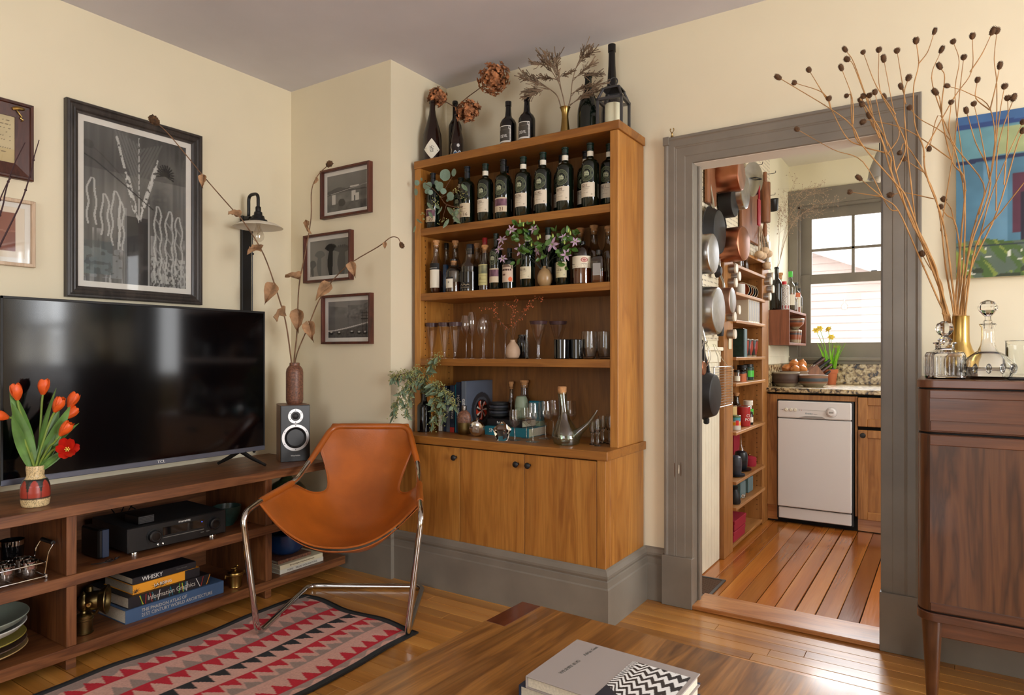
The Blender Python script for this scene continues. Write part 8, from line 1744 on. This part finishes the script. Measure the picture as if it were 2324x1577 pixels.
tv_ = thing('brass_vase', 'golden brass bottle vase holding tall dried teasels', 'vase', (.034, 2.80, ZS)); MB().lathe([(0, 0), (.03, 0), (.034, .004), (.05, .03), (.052, .05), (.046, .075), (.034, .10), (.0265, .125), (.0255, .15), (.0255, .212), (.0262, .214), (.024, .214), (.0235, .15), (.03, .10), (.045, .05), (0, .01)], 36).build('body', 'gold', tv_)
sd = thing('square_decanter', 'square cut-crystal decanter with ball stopper', 'decanter', (-.012, 2.66, ZS), .28)
MB().lathe([(0, .006), (0, 0), (.048, 0), (.051, .004), (.051, .078), (.047, .088), (.026, .096), (.024, .100), (.024, .113), (.030, .117), (.030, .121), (.020, .121), (.019, .10), (.042, .085), (.046, .075), (.045, .010), (0, .010)], 48, sq=6).build('body', 'crystal', sd); MB().lathe([(.016, .118), (.018, .124), (.022, .130), (.012, .138), (.010, .142), (.018, .147), (.026, .160), (.027, .170), (.022, .184), (.010, .191), (0, .192)], 9).build('stopper', 'crystal', sd, smooth=0)
for k in range(4):
 for j in range(7):
  a = k * PI / 2; x = -.036 + j * .012; MB().box(x - .0022, x + .0022, -.0526, -.0505, .012, .074, b=.001).build('flute', 'crystal', sd).rotation_euler = (0, 0, a)
rd = thing('round_decanter', 'round cut-crystal decanter with long neck and ball stopper', 'decanter', (.105, 2.66, ZS)); MB().lathe([(0, .004), (0, 0), (.045, 0), (.062, .008), (.072, .026), (.074, .042), (.066, .062), (.045, .080), (.028, .092), (.020, .112), (.0175, .140), (.018, .168), (.024, .178), (.022, .180), (.0155, .168), (.015, .14), (.018, .112), (.026, .09), (.06, .058), (.067, .04), (.056, .012), (0, .008)], 40).build('body', 'crystal', rd); MB().lathe([(.012, .165), (.013, .186), (.010, .192), (.009, .204), (.016, .212), (.026, .226), (.027, .236), (.018, .252), (0, .258)], 10).build('stopper', 'crystal', rd, smooth=0)
for k in range(12): a = k * PI / 6; MB().ball((.070 * math.cos(a), .070 * math.sin(a), .036), .016, 8, 5, (.5, .5, 1.0)).build('cut_facet', 'crystal', rd, smooth=0)
ty = thing('tray', 'thin dark tray at the right end of the sideboard', 'tray', (.30, 2.72, ZS)); MB().box(-.145, .14, -.11, .11, 0, .007, b=.003).build('plate', 'satin_black', ty)
jg = thing('mixing_glass', 'clear straight mixing glass with pouring lip on the tray', 'glass', (.205, 2.74, ZS + .0075)); MB().lathe([(0, .006), (0, 0), (.048, 0), (.05, .003), (.05, .115), (.052, .118), (.0485, .117), (.0475, .012), (0, .012)], 36).build('bowl', 'clear_glass', jg); MB().tube([(.02, 0, .02), (.05, -.01, .105), (.075, -.01, .15)], .0014, 6).build('glass_rod', 'chrome', jg)
# ------------------------------------------------------------------ dried teasels (metres, room coordinates)
TS = [[[(-0.010,2.80,1.284),(-0.045,2.76,1.459),(-0.089,2.74,1.566),(-0.101,2.72,1.655),(-0.127,2.70,1.928),(-0.130,2.70,2.051),(-0.121,2.70,2.100)],[(-0.130,2.70,2.051),(-0.138,2.70,2.074)],[(-0.127,2.70,2.019),(-0.152,2.70,2.204)]],
 [[(-0.013,2.80,1.285),(-0.022,2.78,1.329),(-0.086,2.73,1.486),(-0.150,2.67,1.644),(-0.194,2.65,1.695),(-0.257,2.63,1.758)],[(-0.194,2.65,1.695),(-0.288,2.64,1.721)],[(-0.150,2.67,1.644),(-0.180,2.66,1.664),(-0.251,2.62,1.816),(-0.346,2.62,1.874),(-0.460,2.62,1.966)]],
 [[(-0.001,2.80,1.283),(-0.036,2.76,1.423),(-0.098,2.71,1.583),(-0.156,2.66,1.756),(-0.204,2.66,1.903),(-0.229,2.66,1.964),(-0.242,2.66,2.051),(-0.247,2.66,2.058)],[(-0.229,2.66,1.964),(-0.261,2.66,2.041)],[(-0.204,2.66,1.903),(-0.232,2.66,1.978)],[(-0.217,2.66,1.933),(-0.234,2.66,2.052)]],
 [[(0.019,2.80,1.283),(0.011,2.79,1.380),(-0.024,2.76,1.604),(-0.072,2.74,1.781),(-0.069,2.74,1.865),(-0.105,2.74,1.956),(-0.096,2.74,2.081),(-0.090,2.74,2.165),(-0.096,2.74,2.238)],[(-0.090,2.74,2.165),(-0.063,2.74,2.200),(-0.045,2.74,2.257)],[(-0.072,2.74,1.781),(-0.129,2.74,1.834)],[(-0.069,2.74,1.865),(0.013,2.74,2.023),(0.059,2.74,2.102),(0.066,2.74,2.213)],[(0.059,2.74,2.102),(0.092,2.74,2.155),(0.117,2.74,2.213)]],
 [[(0.017,2.80,1.286),(0.037,2.79,1.546),(0.040,2.78,1.739),(0.011,2.78,1.820),(-0.022,2.78,1.987),(-0.016,2.78,2.113),(-0.023,2.78,2.146)],[(0.040,2.78,1.739),(0.002,2.78,1.895),(-0.088,2.78,1.986),(-0.115,2.78,2.023)],[(0.011,2.78,1.820),(-0.125,2.78,1.950),(-0.240,2.78,2.008),(-0.259,2.78,2.010)],[(-0.022,2.78,1.987),(-0.028,2.78,2.045),(-0.034,2.78,2.059)]],
 [[(0.034,2.80,1.282),(0.054,2.76,1.507),(0.084,2.74,1.617),(0.092,2.73,1.720),(0.002,2.72,1.879),(0.005,2.72,1.998)],[(0.084,2.74,1.617),(0.124,2.72,1.794),(0.113,2.72,1.956),(0.053,2.72,2.029),(0.001,2.72,2.059)],[(0.113,2.72,1.956),(0.130,2.72,2.039),(0.138,2.72,2.087)],[(0.124,2.72,1.794),(0.140,2.72,1.944),(0.151,2.72,2.019)],[(0.113,2.72,1.956),(0.075,2.72,2.004),(0.078,2.72,2.056)]],
 [[(0.040,2.80,1.282),(0.059,2.76,1.437),(0.129,2.71,1.619),(0.180,2.68,1.814),(0.194,2.68,1.854)],[(0.129,2.71,1.619),(0.133,2.68,1.822),(0.172,2.68,1.971),(0.177,2.68,1.983)],[(0.149,2.69,1.698),(0.159,2.68,1.870),(0.158,2.68,1.967)]],
 [[(0.046,2.80,1.283),(0.080,2.70,1.510),(0.137,2.65,1.608),(0.195,2.61,1.681)],[(0.080,2.70,1.510),(0.110,2.63,1.646),(0.154,2.60,1.760),(0.189,2.60,1.861)]],
 [[(0.025,2.80,1.282),(0.031,2.80,1.478),(0.017,2.80,1.599),(-0.004,2.80,1.637),(-0.022,2.80,1.661)],[(0.017,2.80,1.599),(0.005,2.80,1.657),(-0.011,2.80,1.685)]],
 [[(-0.016,2.80,1.291),(-0.025,2.79,1.389),(-0.058,2.78,1.461),(-0.077,2.77,1.494)]],
 [[(-0.017,2.80,1.291),(-0.039,2.73,1.441),(-0.085,2.68,1.549),(-0.118,2.62,1.672),(-0.151,2.59,1.726),(-0.247,2.58,1.861),(-0.278,2.58,1.943),(-0.347,2.58,2.007),(-0.515,2.58,2.153)],[(-0.347,2.58,2.007),(-0.373,2.58,2.071),(-0.462,2.58,2.125)],[(-0.360,2.58,2.043),(-0.416,2.58,2.156)],[(-0.278,2.58,1.943),(-0.281,2.58,2.034),(-0.312,2.58,2.137)],[(-0.247,2.58,1.861),(-0.296,2.58,1.897),(-0.341,2.58,1.997),(-0.353,2.58,2.040)]],
 [[(-0.007,2.80,1.285),(-0.063,2.76,1.495),(-0.122,2.73,1.651),(-0.170,2.70,1.794),(-0.182,2.70,1.853),(-0.265,2.70,1.895),(-0.291,2.70,1.979),(-0.297,2.70,2.083),(-0.307,2.70,2.089)],[(-0.182,2.70,1.853),(-0.233,2.70,2.012),(-0.287,2.70,2.183),(-0.304,2.70,2.214)],[(-0.233,2.70,2.012),(-0.287,2.70,2.197),(-0.312,2.70,2.248)],[(-0.182,2.70,1.853),(-0.146,2.70,1.931),(-0.198,2.70,2.080),(-0.209,2.70,2.221)]],
 [[(-0.004,2.80,1.283),(-0.045,2.74,1.457),(-0.109,2.69,1.622),(-0.154,2.64,1.771),(-0.178,2.64,1.865),(-0.253,2.64,2.033),(-0.259,2.64,2.036)],[(-0.154,2.64,1.771),(-0.124,2.64,1.856),(-0.154,2.64,1.971),(-0.188,2.64,2.159)],[(-0.154,2.64,1.971),(-0.212,2.64,2.081),(-0.251,2.64,2.202)],[(-0.178,2.64,1.865),(-0.203,2.64,1.981),(-0.215,2.64,2.052)]],
 [[(0.031,2.80,1.282),(0.060,2.81,1.512),(0.117,2.82,1.737),(0.083,2.82,1.881),(0.052,2.82,1.988)],[(0.117,2.82,1.737),(0.089,2.82,1.922),(0.073,2.82,2.010)],[(0.117,2.82,1.737),(0.134,2.82,1.913),(0.133,2.82,2.072),(0.130,2.82,2.162),(0.136,2.82,2.244)]],
 [[(0.014,2.80,1.284),(-0.004,2.79,1.451),(-0.045,2.77,1.692),(-0.124,2.76,1.887),(-0.146,2.76,1.874)],[(-0.045,2.77,1.692),(-0.130,2.77,1.724),(-0.168,2.77,1.724)],[(-0.124,2.76,1.887),(-0.193,2.76,2.069)],[(-0.025,2.78,1.578),(0.013,2.76,1.856),(0.036,2.76,2.073),(0.041,2.76,2.156)]],
 [[(0.022,2.80,1.283),(0.043,2.82,1.479),(0.037,2.84,1.752),(-0.022,2.84,2.005),(-0.059,2.84,1.896)],[(-0.022,2.84,2.005),(-0.053,2.84,2.142),(-0.027,2.84,2.226)],[(0.043,2.82,1.479),(0.046,2.84,1.751),(0.020,2.84,2.054),(0.032,2.84,2.179),(0.014,2.84,2.249)]]]
def head_mesh(k):
 L_ = (.020, .026, .016)[k]; r = (.0088, .0082, .0088)[k]; m = MB()
 m.lathe([(.0015, -.003), (r * .7, 0), (r, L_ * .3), (r * .98, L_ * .6), (r * .7, L_ * .9), (0, L_)], 12)
 for i in range(60):
  t_ = (i + .5) / 60; a = i * 2.399; z = L_ * t_; rr = r * (math.sin(PI * (.12 + .8 * t_)) ** .5); m.tube([(rr * .9 * math.cos(a), rr * .9 * math.sin(a), z), (rr * 1.28 * math.cos(a), rr * 1.28 * math.sin(a), z + .0025)], [.0011, .0003], 3)
 for i in range(5): a = i * 1.26; m.tube([(0, 0, -.001), (.010 * math.cos(a), .010 * math.sin(a), .002)], [.0008, .0003], 3)
 return m.mesh('seed_head', 'seed_brown', smooth=50)
HM = [head_mesh(k) for k in range(3)]
TL = ['tall dried teasel whose heads stand above the door casing corner', 'dried teasel bending low across the kitchen window', 'dried teasel with four heads crowded on the door head', 'dried teasel with the two highest heads left of centre', 'dried teasel crossing above the painting top left', 'dried teasel forking widely in front of the painting', 'dried teasel leaning right before the painting', 'thick dried teasel stalk leaving the picture at the right', 'short dried teasel with two heads beside the painting edge', 'shortest dried teasel with one low head by the casing', 'dried teasel reaching farthest left over the doorway', 'dried teasel with a tight cluster of heads above the casing', 'dried teasel with heads scattered over the door head middle', 'dried teasel with the highest head at the upper right', 'dried teasel with small heads over the right door casing', 'dried teasel rising behind the others near the wall']
BV = Vector((.034, 2.80, ZS))
for i, brs in enumerate(TS):
 o = thing('teasel_stem', TL[i], 'dried teasel', BV, 0, 'dried teasels in the brass vase')
 for bi, b in enumerate(brs):
  P = [Vector(p) - BV for p in b]
  if bi == 0: P = [Vector((P[0].x * .4, P[0].y * .4, .06))] + P
  j = [p + Vector((R.gauss(0, .004), R.gauss(0, .004), R.gauss(0, .003))) if 1 < k < len(P) - 1 else p for k, p in enumerate(P)]
  C_ = smoothpath(j, 5); r0 = .0042 if bi == 0 else .0022; r1 = .0014 if bi == 0 else .0011
  m = MB().tube(C_, [r0 + (r1 - r0) * (k / (len(C_) - 1)) ** .8 for k in range(len(C_))], 7)
  for k in range(5, len(C_) - 4, 9 if bi == 0 else 12): m.ball(C_[k], (r0 + (r1 - r0) * k / len(C_)) * 1.35, 6, 4)
  m.build('stalk' if bi == 0 else 'side_stalk', 'stalk_tan', o)
  if i == 7 and bi == 0: continue
  d = (C_[-1] - C_[-3]).normalized(); h = link('seed_head', HM[(i + bi) % 3], o, C_[-1], (d.to_track_quat('Z', 'Y')).to_euler(), R.uniform(.85, 1.1))
